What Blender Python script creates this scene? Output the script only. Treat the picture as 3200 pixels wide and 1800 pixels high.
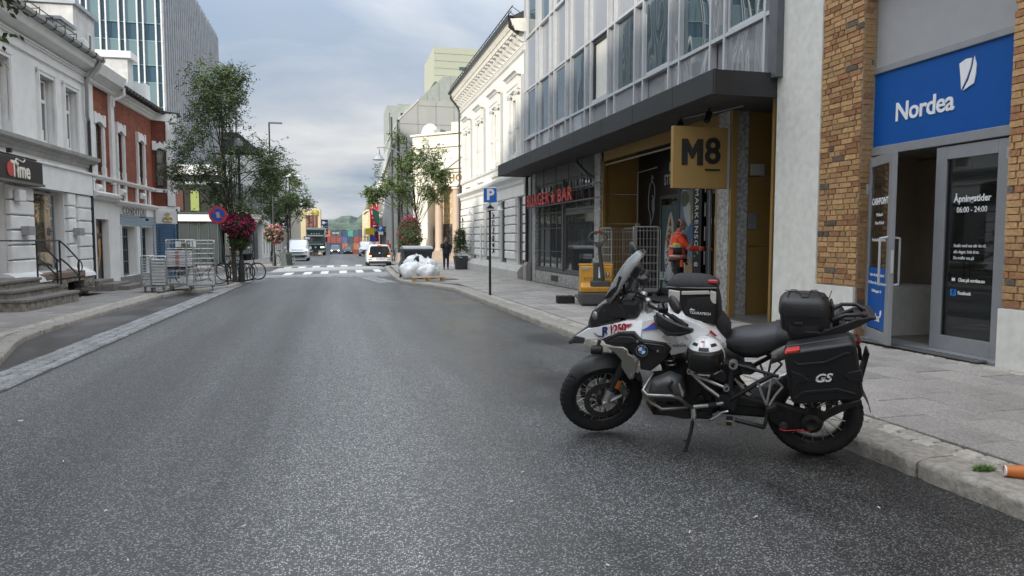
import bpy, bmesh, math, random
import numpy as np
from mathutils import Vector, Matrix
R=math.radians; PI=math.pi
rnd=random.Random(11)
scene=bpy.context.scene
for o in list(bpy.data.objects): bpy.data.objects.remove(o)
COL=scene.collection
# ------------------------------------------------------------------ camera
cam=bpy.data.cameras.new('camera'); camo=bpy.data.objects.new('camera',cam); COL.objects.link(camo)
cam.sensor_width=36; cam.lens=36*2218.6/3200; cam.clip_start=.05; cam.clip_end=6000
camo.location=(0,0,1.5); camo.rotation_euler=(R(90)-math.atan(155/2218.6),0,-R(13.89))
scene.camera=camo
# ------------------------------------------------------------------ sky, sun, exposure
SUN_EL,SUN_AZ=R(18),R(232)      # azimuth clockwise from +Y: the sun stands behind the camera on the left
w=bpy.data.worlds.new('World'); scene.world=w; w.use_nodes=True
nt=w.node_tree; nt.nodes.clear(); N=nt.nodes.new; L=nt.links.new
out=N('ShaderNodeOutputWorld'); mix=N('ShaderNodeMixShader'); bg1=N('ShaderNodeBackground'); bg2=N('ShaderNodeBackground')
sky=N('ShaderNodeTexSky'); sky.sky_type='NISHITA'; sky.sun_disc=False; sky.sun_elevation=SUN_EL; sky.sun_rotation=SUN_AZ
L(sky.outputs[0],bg1.inputs[0]); bg1.inputs[1].default_value=.06
tc=N('ShaderNodeTexCoord'); sep=N('ShaderNodeSeparateXYZ'); L(tc.outputs['Generated'],sep.inputs[0])
def wm(op,a,b,c=False):
    n=N('ShaderNodeMath'); n.operation=op; n.use_clamp=c
    for i,x in enumerate((a,b)):
        if hasattr(x,'links'): L(x,n.inputs[i])
        else: n.inputs[i].default_value=x
    return n.outputs[0]
zc=wm('MAXIMUM',sep.outputs[2],.0); den=wm('ADD',zc,.16)
cmb=N('ShaderNodeCombineXYZ'); L(wm('DIVIDE',sep.outputs[0],den),cmb.inputs[0]); L(wm('DIVIDE',sep.outputs[1],den),cmb.inputs[1])
n1=N('ShaderNodeTexNoise'); n1.inputs['Scale'].default_value=.9; n1.inputs['Detail'].default_value=6; n1.inputs['Roughness'].default_value=.5; n1.inputs['Distortion'].default_value=.35
n2=N('ShaderNodeTexNoise'); n2.inputs['Scale'].default_value=.5; n2.inputs['Detail'].default_value=4; n2.inputs['Roughness'].default_value=.5
mp=N('ShaderNodeMapping'); mp.inputs['Location'].default_value=(3.1,1.7,0); L(cmb.outputs[0],mp.inputs[0]); L(mp.outputs[0],n1.inputs[0]); L(cmb.outputs[0],n2.inputs[0])
r1=N('ShaderNodeValToRGB'); L(n1.outputs[0],r1.inputs[0])
r1.color_ramp.elements[0].position=.36; r1.color_ramp.elements[0].color=(.215,.262,.33,1)
r1.color_ramp.elements[1].position=.64; r1.color_ramp.elements[1].color=(.46,.465,.47,1)
grad=wm('ADD',wm('MULTIPLY',wm('MULTIPLY',zc,zc),2.6),.58)      # an overcast dome is brighter overhead than at the horizon
L(r1.outputs[0],bg2.inputs[0]); L(grad,bg2.inputs[1])
r2=N('ShaderNodeValToRGB'); L(n2.outputs[0],r2.inputs[0]); r2.color_ramp.elements[0].position=.34; r2.color_ramp.elements[0].color=(.45,.45,.45,1); r2.color_ramp.elements[1].position=.47
L(r2.outputs[0],mix.inputs[0]); L(bg1.outputs[0],mix.inputs[1]); L(bg2.outputs[0],mix.inputs[2]); L(mix.outputs[0],out.inputs[0])
sun=bpy.data.lights.new('sun','SUN'); sun.energy=1.5; sun.angle=R(3); sun.color=(1,.93,.80)
suno=bpy.data.objects.new('sun',sun); COL.objects.link(suno)
suno.rotation_euler=(R(90)-SUN_EL,0,-SUN_AZ+PI) ; suno.location=(-20,-20,40)
vs=scene.view_settings; vs.view_transform='Standard'; vs.look='None'; vs.gamma=1; vs.use_curve_mapping=False; vs.exposure=1.45
scene.render.engine='CYCLES'
# ------------------------------------------------------------------ materials
MATS={}
def mat(name,col,rough=.6,metal=0,var=.10,vs=5,bump=0,bs=80,rand=0,spec=.5,coat=0,dirt=0,trans=0,alpha=1,emit=0,det=4,stretch=None):
    if name in MATS: return MATS[name]
    m=bpy.data.materials.new(name); m.use_nodes=True; t=m.node_tree; b=t.nodes['Principled BSDF']; N=t.nodes.new; L=t.links.new
    b.inputs['Roughness'].default_value=rough; b.inputs['Metallic'].default_value=metal; b.inputs['Specular IOR Level'].default_value=spec
    b.inputs['Coat Weight'].default_value=coat; b.inputs['Transmission Weight'].default_value=trans; b.inputs['Alpha'].default_value=alpha
    tc=N('ShaderNodeTexCoord'); src=tc.outputs['Object']
    if stretch:
        mp=N('ShaderNodeMapping'); mp.inputs['Scale'].default_value=stretch; L(src,mp.inputs[0]); src=mp.outputs[0]
    n=N('ShaderNodeTexNoise'); n.inputs['Scale'].default_value=vs; n.inputs['Detail'].default_value=det; L(src,n.inputs[0])
    mr=N('ShaderNodeMapRange'); mr.inputs[1].default_value=.3; mr.inputs[2].default_value=.7; mr.inputs[3].default_value=1-var*1.5; mr.inputs[4].default_value=1+var; L(n.outputs[0],mr.inputs[0])
    f=mr.outputs[0]
    if rand:
        oi=N('ShaderNodeObjectInfo'); m2=N('ShaderNodeMapRange'); m2.inputs[3].default_value=1-rand; m2.inputs[4].default_value=1+rand; L(oi.outputs['Random'],m2.inputs[0])
        mu=N('ShaderNodeMath'); mu.operation='MULTIPLY'; L(f,mu.inputs[0]); L(m2.outputs[0],mu.inputs[1]); f=mu.outputs[0]
    if dirt:
        n3=N('ShaderNodeTexNoise'); n3.inputs['Scale'].default_value=1.3; n3.inputs['Detail'].default_value=8; n3.inputs['Roughness'].default_value=.7
        mp2=N('ShaderNodeMapping'); mp2.inputs['Scale'].default_value=(1,1,.35); L(tc.outputs['Object'],mp2.inputs[0]); L(mp2.outputs[0],n3.inputs[0])
        m3=N('ShaderNodeMapRange'); m3.inputs[1].default_value=.5; m3.inputs[2].default_value=.78; m3.inputs[3].default_value=1; m3.inputs[4].default_value=1-dirt; L(n3.outputs[0],m3.inputs[0])
        mu=N('ShaderNodeMath'); mu.operation='MULTIPLY'; L(f,mu.inputs[0]); L(m3.outputs[0],mu.inputs[1]); f=mu.outputs[0]
    vm=N('ShaderNodeVectorMath'); vm.operation='SCALE'; vm.inputs[0].default_value=col; L(f,vm.inputs['Scale']); L(vm.outputs[0],b.inputs['Base Color'])
    if bump:
        nb=N('ShaderNodeTexNoise'); nb.inputs['Scale'].default_value=bs; nb.inputs['Detail'].default_value=3; L(src,nb.inputs[0])
        bp=N('ShaderNodeBump'); bp.inputs['Strength'].default_value=bump; bp.inputs['Distance'].default_value=.01; L(nb.outputs[0],bp.inputs['Height']); L(bp.outputs[0],b.inputs['Normal'])
    if emit: b.inputs['Emission Color'].default_value=(*col,1); b.inputs['Emission Strength'].default_value=emit
    MATS[name]=m; return m
def glassmat(name,tint=(.02,.025,.028),rough=.03,wave=.0,ws=1.2,alpha=.55,spec=1.0,strx=(1,1,.25)):
    """window glass: dark, glossy, partly see-through; wave gives the wobbly reflections of old or tensioned panes"""
    if name in MATS: return MATS[name]
    m=bpy.data.materials.new(name); m.use_nodes=True; t=m.node_tree; t.nodes.clear(); N=t.nodes.new; L=t.links.new
    o=N('ShaderNodeOutputMaterial'); g=N('ShaderNodeBsdfGlossy'); g.inputs['Roughness'].default_value=rough; g.inputs[0].default_value=(.92,.95,.96,1)
    d=N('ShaderNodeBsdfDiffuse'); d.inputs[0].default_value=(*tint,1); tr=N('ShaderNodeBsdfTransparent'); tr.inputs[0].default_value=(.75,.8,.8,1)
    m1=N('ShaderNodeMixShader'); m1.inputs[0].default_value=alpha; L(tr.outputs[0],m1.inputs[1]); L(d.outputs[0],m1.inputs[2])
    fr=N('ShaderNodeFresnel'); fr.inputs[0].default_value=1.5+spec*.45
    m2=N('ShaderNodeMixShader'); L(fr.outputs[0],m2.inputs[0]); L(m1.outputs[0],m2.inputs[1]); L(g.outputs[0],m2.inputs[2]); L(m2.outputs[0],o.inputs[0])
    if wave:
        tc=N('ShaderNodeTexCoord'); mp=N('ShaderNodeMapping'); mp.inputs['Scale'].default_value=strx; n=N('ShaderNodeTexNoise'); n.inputs['Scale'].default_value=ws; n.inputs['Detail'].default_value=1
        L(tc.outputs['Object'],mp.inputs[0]); L(mp.outputs[0],n.inputs[0]); bp=N('ShaderNodeBump'); bp.inputs['Strength'].default_value=1; bp.inputs['Distance'].default_value=wave
        L(n.outputs[0],bp.inputs['Height']); L(bp.outputs[0],g.inputs['Normal'])
    MATS[name]=m; return m
def flat(name,col,rough=.5,metal=0,emit=0,**k): return mat(name,col,rough,metal,var=.03,emit=emit,**k)
# ------------------------------------------------------------------ mesh builder
class MB:
    def __init__(s): s.v=[]; s.f=[]; s.mi=[]; s.c=0
    def add(s,vs,fs):
        k=len(s.v); s.v+= [tuple(p) for p in vs]; s.f+=[tuple(k+i for i in q) for q in fs]; s.mi+=[s.c]*len(fs); return s
    def box(s,x0,x1,y0,y1,z0,z1):
        return s.add([(x0,y0,z0),(x1,y0,z0),(x1,y1,z0),(x0,y1,z0),(x0,y0,z1),(x1,y0,z1),(x1,y1,z1),(x0,y1,z1)],
          [(0,3,2,1),(4,5,6,7),(0,1,5,4),(1,2,6,5),(2,3,7,6),(3,0,4,7)])
    def obox(s,c,sz,rot=(0,0,0)):
        from mathutils import Euler
        m=Euler(rot).to_matrix(); c=Vector(c); a,b,d=[q/2 for q in sz]
        P=[c+m@Vector(q) for q in [(-a,-b,-d),(a,-b,-d),(a,b,-d),(-a,b,-d),(-a,-b,d),(a,-b,d),(a,b,d),(-a,b,d)]]
        return s.add(P,[(0,3,2,1),(4,5,6,7),(0,1,5,4),(1,2,6,5),(2,3,7,6),(3,0,4,7)])
    def prism(s,pts,axis,a,b,b_pts=None):
        n=len(pts); q=b_pts or pts
        fn={'x':lambda p,t:(t,p[0],p[1]),'y':lambda p,t:(p[0],t,p[1]),'z':lambda p,t:(p[0],p[1],t)}[axis]
        V=[fn(p,a) for p in pts]+[fn(p,b) for p in q]
        return s.add(V,[tuple(range(n))[::-1],tuple(range(n,2*n))]+[(i,(i+1)%n,n+(i+1)%n,n+i) for i in range(n)])
    def loft(s,rings,cap=True,closed=False):
        n=len(rings[0]); V=[p for r in rings for p in r]; F=[]
        m=len(rings)
        for i in range(m if closed else m-1):
            j=(i+1)%m
            for k in range(n): F.append((i*n+k,i*n+(k+1)%n,j*n+(k+1)%n,j*n+k))
        if cap and not closed: F+=[tuple(range(n))[::-1],tuple(range((m-1)*n,m*n))]
        return s.add(V,F)
    def tube(s,pts,r,n=8,closed=False,cap=True):
        P=[Vector(p) for p in pts]; m=len(P); rr=r if isinstance(r,(list,tuple)) else [r]*m; rings=[]; up=None
        for i in range(m):
            if closed: d=P[(i+1)%m]-P[i-1]
            else: d=P[min(i+1,m-1)]-P[max(i-1,0)]
            d.normalize()
            if up is None: up=Vector((0,0,1)) if abs(d.z)<.9 else Vector((1,0,0))
            a=d.cross(up)
            if a.length<1e-5: a=d.cross(Vector((0,1,0)))
            a.normalize(); b=a.cross(d).normalized(); up=b
            rings.append([P[i]+(a*math.cos(2*PI*k/n)+b*math.sin(2*PI*k/n))*rr[i] for k in range(n)])
        return s.loft(rings,cap,closed)
    def cyl(s,p0,p1,r0,r1=None,n=12): return s.tube([p0,p1],[r0,r0 if r1 is None else r1],n)
    def lathe(s,prof,n=24,c=(0,0,0),ax='z',cap=False):
        rings=[]
        for r,h in prof:
            g=[]
            for k in range(n):
                a=2*PI*k/n; x,y=r*math.cos(a),r*math.sin(a)
                g.append({'z':(c[0]+x,c[1]+y,c[2]+h),'y':(c[0]+x,c[1]+h,c[2]+y),'x':(c[0]+h,c[1]+x,c[2]+y)}[ax])
            rings.append(g)
        return s.loft(rings,cap)
    def torus(s,c,Rr,r,ax='y',n=32,m=8):
        pts=[]
        for k in range(n):
            a=2*PI*k/n; x,y=Rr*math.cos(a),Rr*math.sin(a)
            pts.append({'z':(c[0]+x,c[1]+y,c[2]),'y':(c[0]+x,c[1],c[2]+y),'x':(c[0],c[1]+x,c[2]+y)}[ax])
        return s.tube(pts,r,m,closed=True)
    def ell(s,c,rx,ry,rz,nu=12,nv=8):
        rings=[]
        for j in range(nv+1):
            t=-PI/2+PI*j/nv; t=max(min(t,PI/2-.02),-PI/2+.02)
            rings.append([(c[0]+rx*math.cos(t)*math.cos(2*PI*k/nu),c[1]+ry*math.cos(t)*math.sin(2*PI*k/nu),c[2]+rz*math.sin(t)) for k in range(nu)])
        return s.loft(rings)
    def quad(s,*p): return s.add(p,[tuple(range(len(p)))])
    def mesh(s,name):
        me=bpy.data.meshes.new(name); me.from_pydata(s.v,[],s.f)
        if any(s.mi): me.polygons.foreach_set('material_index',s.mi)
        if len(s.f)<60000:
            b=bmesh.new(); b.from_mesh(me); bmesh.ops.recalc_face_normals(b,faces=b.faces); b.to_mesh(me); b.free()
        me.update(); return me
    def build(s,name,m,par=None,smooth=0,bev=0,sub=0,loc=None,rot=None,seg=2):
        me=s.mesh(name)
        for q in (m if isinstance(m,(list,tuple)) else [m]): me.materials.append(q)
        return obj(name,me,par,smooth,bev,sub,loc,rot,seg)
def obj(name,me,par=None,smooth=0,bev=0,sub=0,loc=None,rot=None,seg=2):
    o=bpy.data.objects.new(name,me); COL.objects.link(o)
    if par: o.parent=par
    if loc: o.location=loc
    if rot: o.rotation_euler=rot
    if smooth: me.shade_smooth(); me.set_sharp_from_angle(angle=R(smooth))
    if bev:
        q=o.modifiers.new('bevel','BEVEL'); q.width=bev; q.segments=seg; q.limit_method='ANGLE'; q.angle_limit=R(35)
    if sub:
        q=o.modifiers.new('subdivision','SUBSURF'); q.levels=q.render_levels=sub
    return o
def empty(name,loc=(0,0,0),rz=0,par=None,rot=None):
    o=bpy.data.objects.new(name,None); COL.objects.link(o); o.location=loc; o.rotation_euler=rot or (0,0,rz); o.empty_display_size=.2
    if par: o.parent=par
    return o
def tag(o,label=None,cat=None,group=None,kind=None):
    if label: o['label']=label
    if cat: o['category']=cat
    if group: o['group']=group
    if kind: o['kind']=kind
    return o
KIDS={}
def copy_tree(o,loc=None,rz=None,label=None,par=None):
    c=o.copy(); COL.objects.link(c)
    if par: c.parent=par
    if loc is not None: c.location=loc
    if rz is not None: c.rotation_euler=(o.rotation_euler[0],o.rotation_euler[1],rz)
    if label: c['label']=label
    for ch in list(o.children): copy_tree(ch,par=c)
    return c
def text(name,body,size,m,par,loc,rot=(R(90),0,0),depth=.01,align='CENTER',sx=1,bold=0,shear=0,space=1,ls=1,width=None):
    cu=bpy.data.curves.new(name,'FONT'); cu.body=body; cu.size=size; cu.extrude=depth; cu.align_x=align; cu.align_y='CENTER'; cu.offset=bold; cu.shear=shear
    cu.space_character=space; cu.space_line=ls; cu.resolution_u=3
    t=bpy.data.objects.new(name,cu); COL.objects.link(t); dg=bpy.context.evaluated_depsgraph_get()
    me=bpy.data.meshes.new_from_object(t.evaluated_get(dg)); bpy.data.objects.remove(t); me.materials.clear(); me.materials.append(m)
    o=bpy.data.objects.new(name,me); COL.objects.link(o); o.parent=par; o.location=loc; o.rotation_euler=rot; o.scale=((width/max(o.dimensions.x,1e-3)) if width else sx,1,1)
    return o
def gz(y): return -.0078*y if y<108 else -.8424-.0246*(y-108)
def pieces(par,name,places,m,box,limit=300,bev=.0,jit=0,tri=None):
    """alike pieces: shared unit mesh; the nearest `limit` are objects, the rest one stuff mesh"""
    sx,sy,sz=box; mb=MB()
    b=bev
    if b: # chamfered top, 10 faces
        a=[(-.5,-.5),(.5,-.5),(.5,.5),(-.5,.5)]
        lo=[(x*sx,y*sy,0) for x,y in a]; mi=[(x*sx,y*sy,sz-b) for x,y in a]; hi=[(x*(sx-2*b),y*(sy-2*b),sz) for x,y in a]
        mb.loft([lo,mi,hi],cap=False); mb.add(hi,[(0,1,2,3)])
    else: mb.box(-sx/2,sx/2,-sy/2,sy/2,0,sz)
    me=mb.mesh(name); me.materials.append(m)
    places=sorted(places,key=lambda p:p[0]**2+p[1]**2)
    for p in places[:limit]:
        o=bpy.data.objects.new(name,me); COL.objects.link(o); o.parent=par
        o.location=p[:3]; o.rotation_euler=(rnd.uniform(-jit,jit),rnd.uniform(-jit,jit),p[3] if len(p)>3 else 0)
        if len(p)>4: o.scale=(p[4],p[5],1)
    if len(places)>limit:
        q=MB()
        for p in places[limit:]:
            c,s_=math.cos(p[3] if len(p)>3 else 0),math.sin(p[3] if len(p)>3 else 0); ax,ay=(p[4],p[5]) if len(p)>4 else (1,1)
            q.add([(p[0]+c*v.co.x*ax-s_*v.co.y*ay,p[1]+s_*v.co.x*ax+c*v.co.y*ay,p[2]+v.co.z) for v in me.vertices],[tuple(f.vertices) for f in me.polygons])
        o=q.build('far_'+name+'s',m,par); o['kind']='stuff'
# ================================================================== ground
def asphalt(name,dark,light,wet=.5,sc=150,patch=True):
    m=bpy.data.materials.new(name); m.use_nodes=True; t=m.node_tree; b=t.nodes['Principled BSDF']; N=t.nodes.new; L=t.links.new
    tc=N('ShaderNodeTexCoord'); C=tc.outputs['Object']
    v=N('ShaderNodeTexVoronoi'); v.inputs['Scale'].default_value=sc; L(C,v.inputs[0])
    n=N('ShaderNodeTexNoise'); n.inputs['Scale'].default_value=sc*.55; n.inputs['Detail'].default_value=3; L(C,n.inputs[0])
    st=N('ShaderNodeSeparateColor'); L(v.outputs['Color'],st.inputs[0])
    def mth(op,a,c,cl=False):
        q=N('ShaderNodeMath'); q.operation=op; q.use_clamp=cl
        for i,x in enumerate((a,c)):
            if hasattr(x,'links'): L(x,q.inputs[i])
            else: q.inputs[i].default_value=x
        return q.outputs[0]
    def rng(x,a,bb,c,d):
        q=N('ShaderNodeMapRange'); L(x,q.inputs[0])
        for i,k in enumerate((a,bb,c,d)): q.inputs[i+1].default_value=k
        return q.outputs[0]
    stone=mth('MULTIPLY',rng(st.outputs[0],.42,.95,0,1),rng(v.outputs['Distance'],.62,.25,0,1))   # pale chips of aggregate
    # broad wear: wheel tracks along the street and cloudy damp patches
    def nz(scale,str_,det=4,off=0):
        mp=N('ShaderNodeMapping'); mp.inputs['Scale'].default_value=str_; mp.inputs['Location'].default_value=(off,off*2,0); L(C,mp.inputs[0]); q=N('ShaderNodeTexNoise'); q.inputs['Scale'].default_value=scale; q.inputs['Detail'].default_value=det; q.inputs['Roughness'].default_value=.6; L(mp.outputs[0],q.inputs[0]); return q.outputs[0]
    tracks=nz(1.1,(1,.05,1),3,3.3); blot=nz(.75,(1,.55,1),6,1.2); fine=nz(9,(1,1,1),4)
    damp=mth('MULTIPLY',rng(blot,.42,.56,0,1),1.0)                  # 1 = damp
    if patch:
        sx=N('ShaderNodeSeparateXYZ'); L(C,sx.inputs[0])
        side=rng(sx.outputs[0],.3,2.2,.12,1)                       # the kerb side under the parked bike stays wetter
        damp=mth('MULTIPLY',damp,side)
    k=mth('MULTIPLY',rng(tracks,.35,.65,.76,1.2),rng(fine,.3,.7,.88,1.1))
    k=mth('MULTIPLY',k,rng(damp,0,1,1.08,.50))
    if patch:
        lane=N('ShaderNodeValToRGB'); L(rng(mth('ADD',sx.outputs[0],mth('MULTIPLY',fine,.25)),-3.4,3.6,0,1),lane.inputs[0]); cr=lane.color_ramp; cr.elements[0].position=0; cr.elements[0].color=(.40,.40,.40,1); cr.elements[1].position=1; cr.elements[1].color=(.28,.28,.28,1)
        for q_,v_ in ((.30,.37),(.40,.31),(.45,.44),(.54,.56),(.62,.50),(.72,.36),(.86,.27)): e_=cr.elements.new(q_); e_.color=(v_,v_,v_,1)
        k=mth('MULTIPLY',k,mth('MULTIPLY',lane.outputs[0],2.3))
    mx=N('ShaderNodeMix'); mx.data_type='RGBA'; mx.inputs[6].default_value=(*dark,1); mx.inputs[7].default_value=(*light,1); L(stone,mx.inputs[0])
    sc_=N('ShaderNodeVectorMath'); sc_.operation='SCALE'; L(mx.outputs[2],sc_.inputs[0]); L(k,sc_.inputs['Scale']); L(sc_.outputs[0],b.inputs['Base Color'])
    L(rng(damp,0,1,.54,.34),b.inputs['Roughness']); b.inputs['Specular IOR Level'].default_value=.5
    bp=N('ShaderNodeBump'); bp.inputs['Strength'].default_value=.55; bp.inputs['Distance'].default_value=.006
    h=mth('ADD',stone,mth('MULTIPLY',n.outputs[0],.6)); L(h,bp.inputs['Height']); L(bp.outputs[0],b.inputs['Normal'])
    return m
ASPH=asphalt('asphalt',(.058,.059,.058),(.52,.52,.50),sc=100)
ASPH2=asphalt('parking_asphalt',(.075,.072,.07),(.21,.20,.195),sc=130,patch=False)
GRAN=mat('granite_kerb',(.31,.285,.245),.72,var=.22,vs=22,bump=.6,bs=55,rand=.10,dirt=.25,det=8)
SLAB=mat('pavement_slab',(.34,.315,.29),.7,var=.24,vs=60,bump=.35,bs=120,rand=.17,dirt=.4,det=8)
SLABL=mat('pavement_slab_brown',(.27,.25,.23),.74,var=.2,vs=40,bump=.3,bs=100,rand=.13,dirt=.3,det=8)
SETT=mat('granite_sett',(.40,.37,.32),.7,var=.22,vs=25,bump=.5,bs=70,rand=.22,det=6)
SETTG=mat('grey_sett',(.27,.272,.27),.66,var=.2,vs=25,bump=.5,bs=70,rand=.2,det=6)
JOINT=mat('joint_sand',(.085,.078,.066),.95,var=.3,vs=40,bump=.4,bs=90)
PAINT=mat('white_paint',(.74,.74,.72),.6,var=.06,vs=10,dirt=.18)
SL=-.0078
def sheet(name,poly,z,m,ys=None):
    mb=MB(); mb.add([(x,y,z) for x,y in poly],[tuple(range(len(poly)))]); o=mb.build(name,m); o.rotation_euler=(SL,0,0); o['kind']='structure'; return o
def slabbed(name,poly,z0,z1,m):
    mb=MB(); mb.prism(poly,'z',z0,z1); o=mb.build(name,m); o.rotation_euler=(SL,0,0); o['kind']='structure'; return o
# one ground sheet to the horizon (it drops to the harbour after the crest)
mb=MB()
prof=[(-60,gz(-60)-.03),(0,-.03),(108,gz(108)-.03),(140,gz(140)-.03),(326,gz(326)-.03),(420,gz(326)-.1),(5000,gz(326)-.1)]
for (y0,z0),(y1,z1) in zip(prof,prof[1:]): mb.quad((-3000,y0,z0),(3000,y0,z0),(3000,y1,z1),(-3000,y1,z1))
tag(mb.build('ground',mat('ground_grey',(.16,.16,.155),.85,var=.15,vs=1)),kind='structure')
o=sheet('road',[(-3.45,-12),(3.62,-12),(3.62,24),(3.2,35),(3.2,46),(4.0,47.5),(4.0,60),(5,62.5),(5,108),(-3.5,108),(-3.5,60),(-3.5,33)],0,ASPH)
mb=MB(); zs=[(y,gz(y)) for y in (108,112,118,128,200,326)]
for (y0,z0),(y1,z1) in zip(zs,zs[1:]): mb.quad((-6,y0,z0),(9,y0,z0),(9,y1,z1),(-6,y1,z1))
tag(mb.build('road_to_harbour',ASPH),kind='structure')
sheet('parking_lane',[(-4.9,11.5),(-3.84,9),(-3.84,26),(-3.84,33),(-4.9,30)],.004,ASPH2)
sheet('side_street',[(-60,34.5),(-3.5,34.5),(-3.5,49.3),(-60,49.3)],.004,ASPH2)
# ---- right pavement
KR=[(3.58,-10),(3.58,22.4),(3.15,24.4),(2.62,26.3),(2.36,27.7),(2.42,33.5),(2.62,38),(2.85,44.5),(3.2,46.2),(3.85,47.2),(3.85,60),(4.9,62.5),(4.9,108)]
base=slabbed('right_pavement',[(x+.15,y) for x,y in KR]+[(13,108),(13,-10)],-.05,.105,JOINT)
def along(poly,step,off=0,start=0):
    out=[]; acc=start
    for (x0,y0),(x1,y1) in zip(poly,poly[1:]):
        d=math.hypot(x1-x0,y1-y0); t=acc
        while t<d:
            a=math.atan2(y1-y0,x1-x0); x=x0+(x1-x0)*t/d; y=y0+(y1-y0)*t/d
            out.append((x+math.sin(a)*off,y-math.cos(a)*off,a)); t+=step
        acc=t-d
    return out
# kerb stones: long granite blocks with a rough face
def kerb(par,poly,length,width,top,depth,m,seed,side=1,limit=300):
    r=random.Random(seed); i=0
    for (x0,y0),(x1,y1) in zip(poly,poly[1:]):
        d=math.hypot(x1-x0,y1-y0); n=max(1,round(d/length)); a=math.atan2(y1-y0,x1-x0)
        for k in range(n):
            l=d/n; cx=x0+(x1-x0)*(k+.5)/n+math.sin(a)*side*width/2; cy=y0+(y1-y0)*(k+.5)/n-math.cos(a)*side*width/2
            near=(cx*cx+cy*cy)<600; nu=14 if near else 3; nv=5 if near else 2
            rings=[]
            for j in range(nu+1):
                u=-l/2+.006+(l-.012)*j/nu; e=.02 if j in (0,nu) else 0
                j1=(lambda s:r.uniform(-s,s)) if near else (lambda s:0)
                f=-side*-1
                pf=[(-depth,0),( -.09,.0),(top-.035,.0),(top-.012-e*.4,.012),(top-e*.3,.045),(top,width*.5),(top,width),(-depth,width)]
                rings.append([(u,(-width/2+q+(j1(.009) if 0<ii<4 else 0)+e*.5*(ii<5))*-side*1.0,zq+(j1(.004) if ii in(3,4) else 0)) for ii,(zq,q) in enumerate(pf)])
            mb=MB(); mb.loft(rings)
            o=mb.build('kerbstone',m,par,smooth=50,loc=(cx,cy,0),rot=(0,0,a)); i+=1
kerb(base,KR,1.25,.30,.12,.06,GRAN,3)
places=[]
for row,(off,st) in enumerate(((.365,0),(.475,.06))):
    for x,y,a in along(KR[:6],.165,off,st):
        if y>-1: places.append((x+rnd.uniform(-.006,.006),y+rnd.uniform(-.012,.012),.06+rnd.uniform(-.004,.003),a+rnd.uniform(-.06,.06),rnd.uniform(.86,1.04),rnd.uniform(.88,1.04)))
pieces(base,'sett',places,SETT,(.155,.10,.06),260,bev=.012,jit=.025)
# slabs
places=[]
xs=[4.13+i*.465 for i in range(6)]
for i,x in enumerate(xs):
    y=-1.2+(i%2)*.37+rnd.uniform(-.1,.1)
    while y<41:
        l=rnd.choice((.70,.74,.78)); places.append((x+.2325,y+l/2,.062+rnd.uniform(-.003,.003),rnd.uniform(-.004,.004),1,(l-.014)/.74)); y+=l
pieces(base,'paving_slab',places,SLAB,(.451,.74,.06),280,bev=.006,jit=.005)
places=[]
for row in range(2):
    y=0
    while y<10.4: places.append((6.99+row*.11,y+row*.07,.06+rnd.uniform(-.004,.003),rnd.uniform(-.05,.05)+PI/2,rnd.uniform(.85,1.05),1)); y+=.165
pieces(base,'wall_sett',places,SETT,(.155,.10,.06),150,bev=.012,jit=.02)
sheet('far_right_paving',[(3.2,41),(12.9,41),(12.9,107.8),(5.25,107.8),(5.25,62.7),(4.2,60.2),(4.2,46.9),(3.3,45.8)],.122,SLAB); sheet('plaza_paving',[(7.0,41.2),(12.9,41.2),(12.9,46),(7,46)],.126,SLAB)
sheet('bulge_paving',[(3.0,26.5),(4.1,24.2),(4.1,41),(3.1,41),(2.95,36),(2.8,28)],.116,SLAB)
# manhole on the right pavement
mh=empty('manhole_cover',(4.25,27.3,gz(27.3)+.13)); mb=MB(); mb.lathe([(.3,0),(.3,.012),(.26,.014),(.26,.008),(0.01,.008)],24); mb.build('lid',flat('iron',(.05,.05,.05),.6),mh)
mb=MB(); mb.lathe([(.36,0),(.36,.010),(.31,.012),(.31,0)],24); mb.build('rim',flat('iron2',(.12,.12,.12),.6),mh); tag(mh,'round iron manhole cover in the pavement behind the pallet','manhole cover')
# ---- left pavement
KL=[(-3.44,8.2),(-3.9,9.4),(-4.55,11.7),(-4.72,12.5),(-4.78,13.4),(-4.78,21.8),(-4.6,23.1),(-4.1,24.4),(-3.5,25.7),(-3.45,27),(-3.45,33.4)]
KL0=[(-3.44,-10)]+KL
base=slabbed('left_pavement',[(x-.12,y) for x,y in KL0]+[(-3.7,34.4),(-12,34.4),(-12,-10)],-.05,.085,JOINT)
kerb(base,[(-3.44,2),(-3.44,8.2)]+KL[1:],1.0,.24,.10,.06,GRAN,5,side=-1)
places=[]
for i in range(5):
    x=-7.35+i*.42; y=3+(i%2)*.3
    while y<33.5:
        l=rnd.choice((.62,.66,.7)); places.append((x+.21,y+l/2,.042+rnd.uniform(-.003,.003),rnd.uniform(-.004,.004),1,(l-.008)/.66)); y+=l
pieces(base,'paving_slab',places,SLABL,(.412,.66,.06),240,bev=.005,jit=.005)
places=[]
for row in range(2):
    y=9.
    while y<24: places.append((-5.2+row*.11,y+row*.07,.045+rnd.uniform(-.004,.003),PI/2+rnd.uniform(-.06,.06),rnd.uniform(.8,1.05),rnd.uniform(.85,1.05))); y+=.165
pieces(base,'sett',places,SETT,(.155,.10,.06),200,bev=.012,jit=.03)
sheet('bay_end_paving',[(-5.0,23.6),(-4.15,25),(-3.75,26.2),(-3.75,34.3),(-5.0,34.3)],.108,SLABL)
sheet('bay_start_paving',[(-5.0,2),(-3.75,2),(-3.75,8.5),(-4.2,9.6),(-4.8,11.8),(-5.0,12.6)],.108,SLABL)
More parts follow.
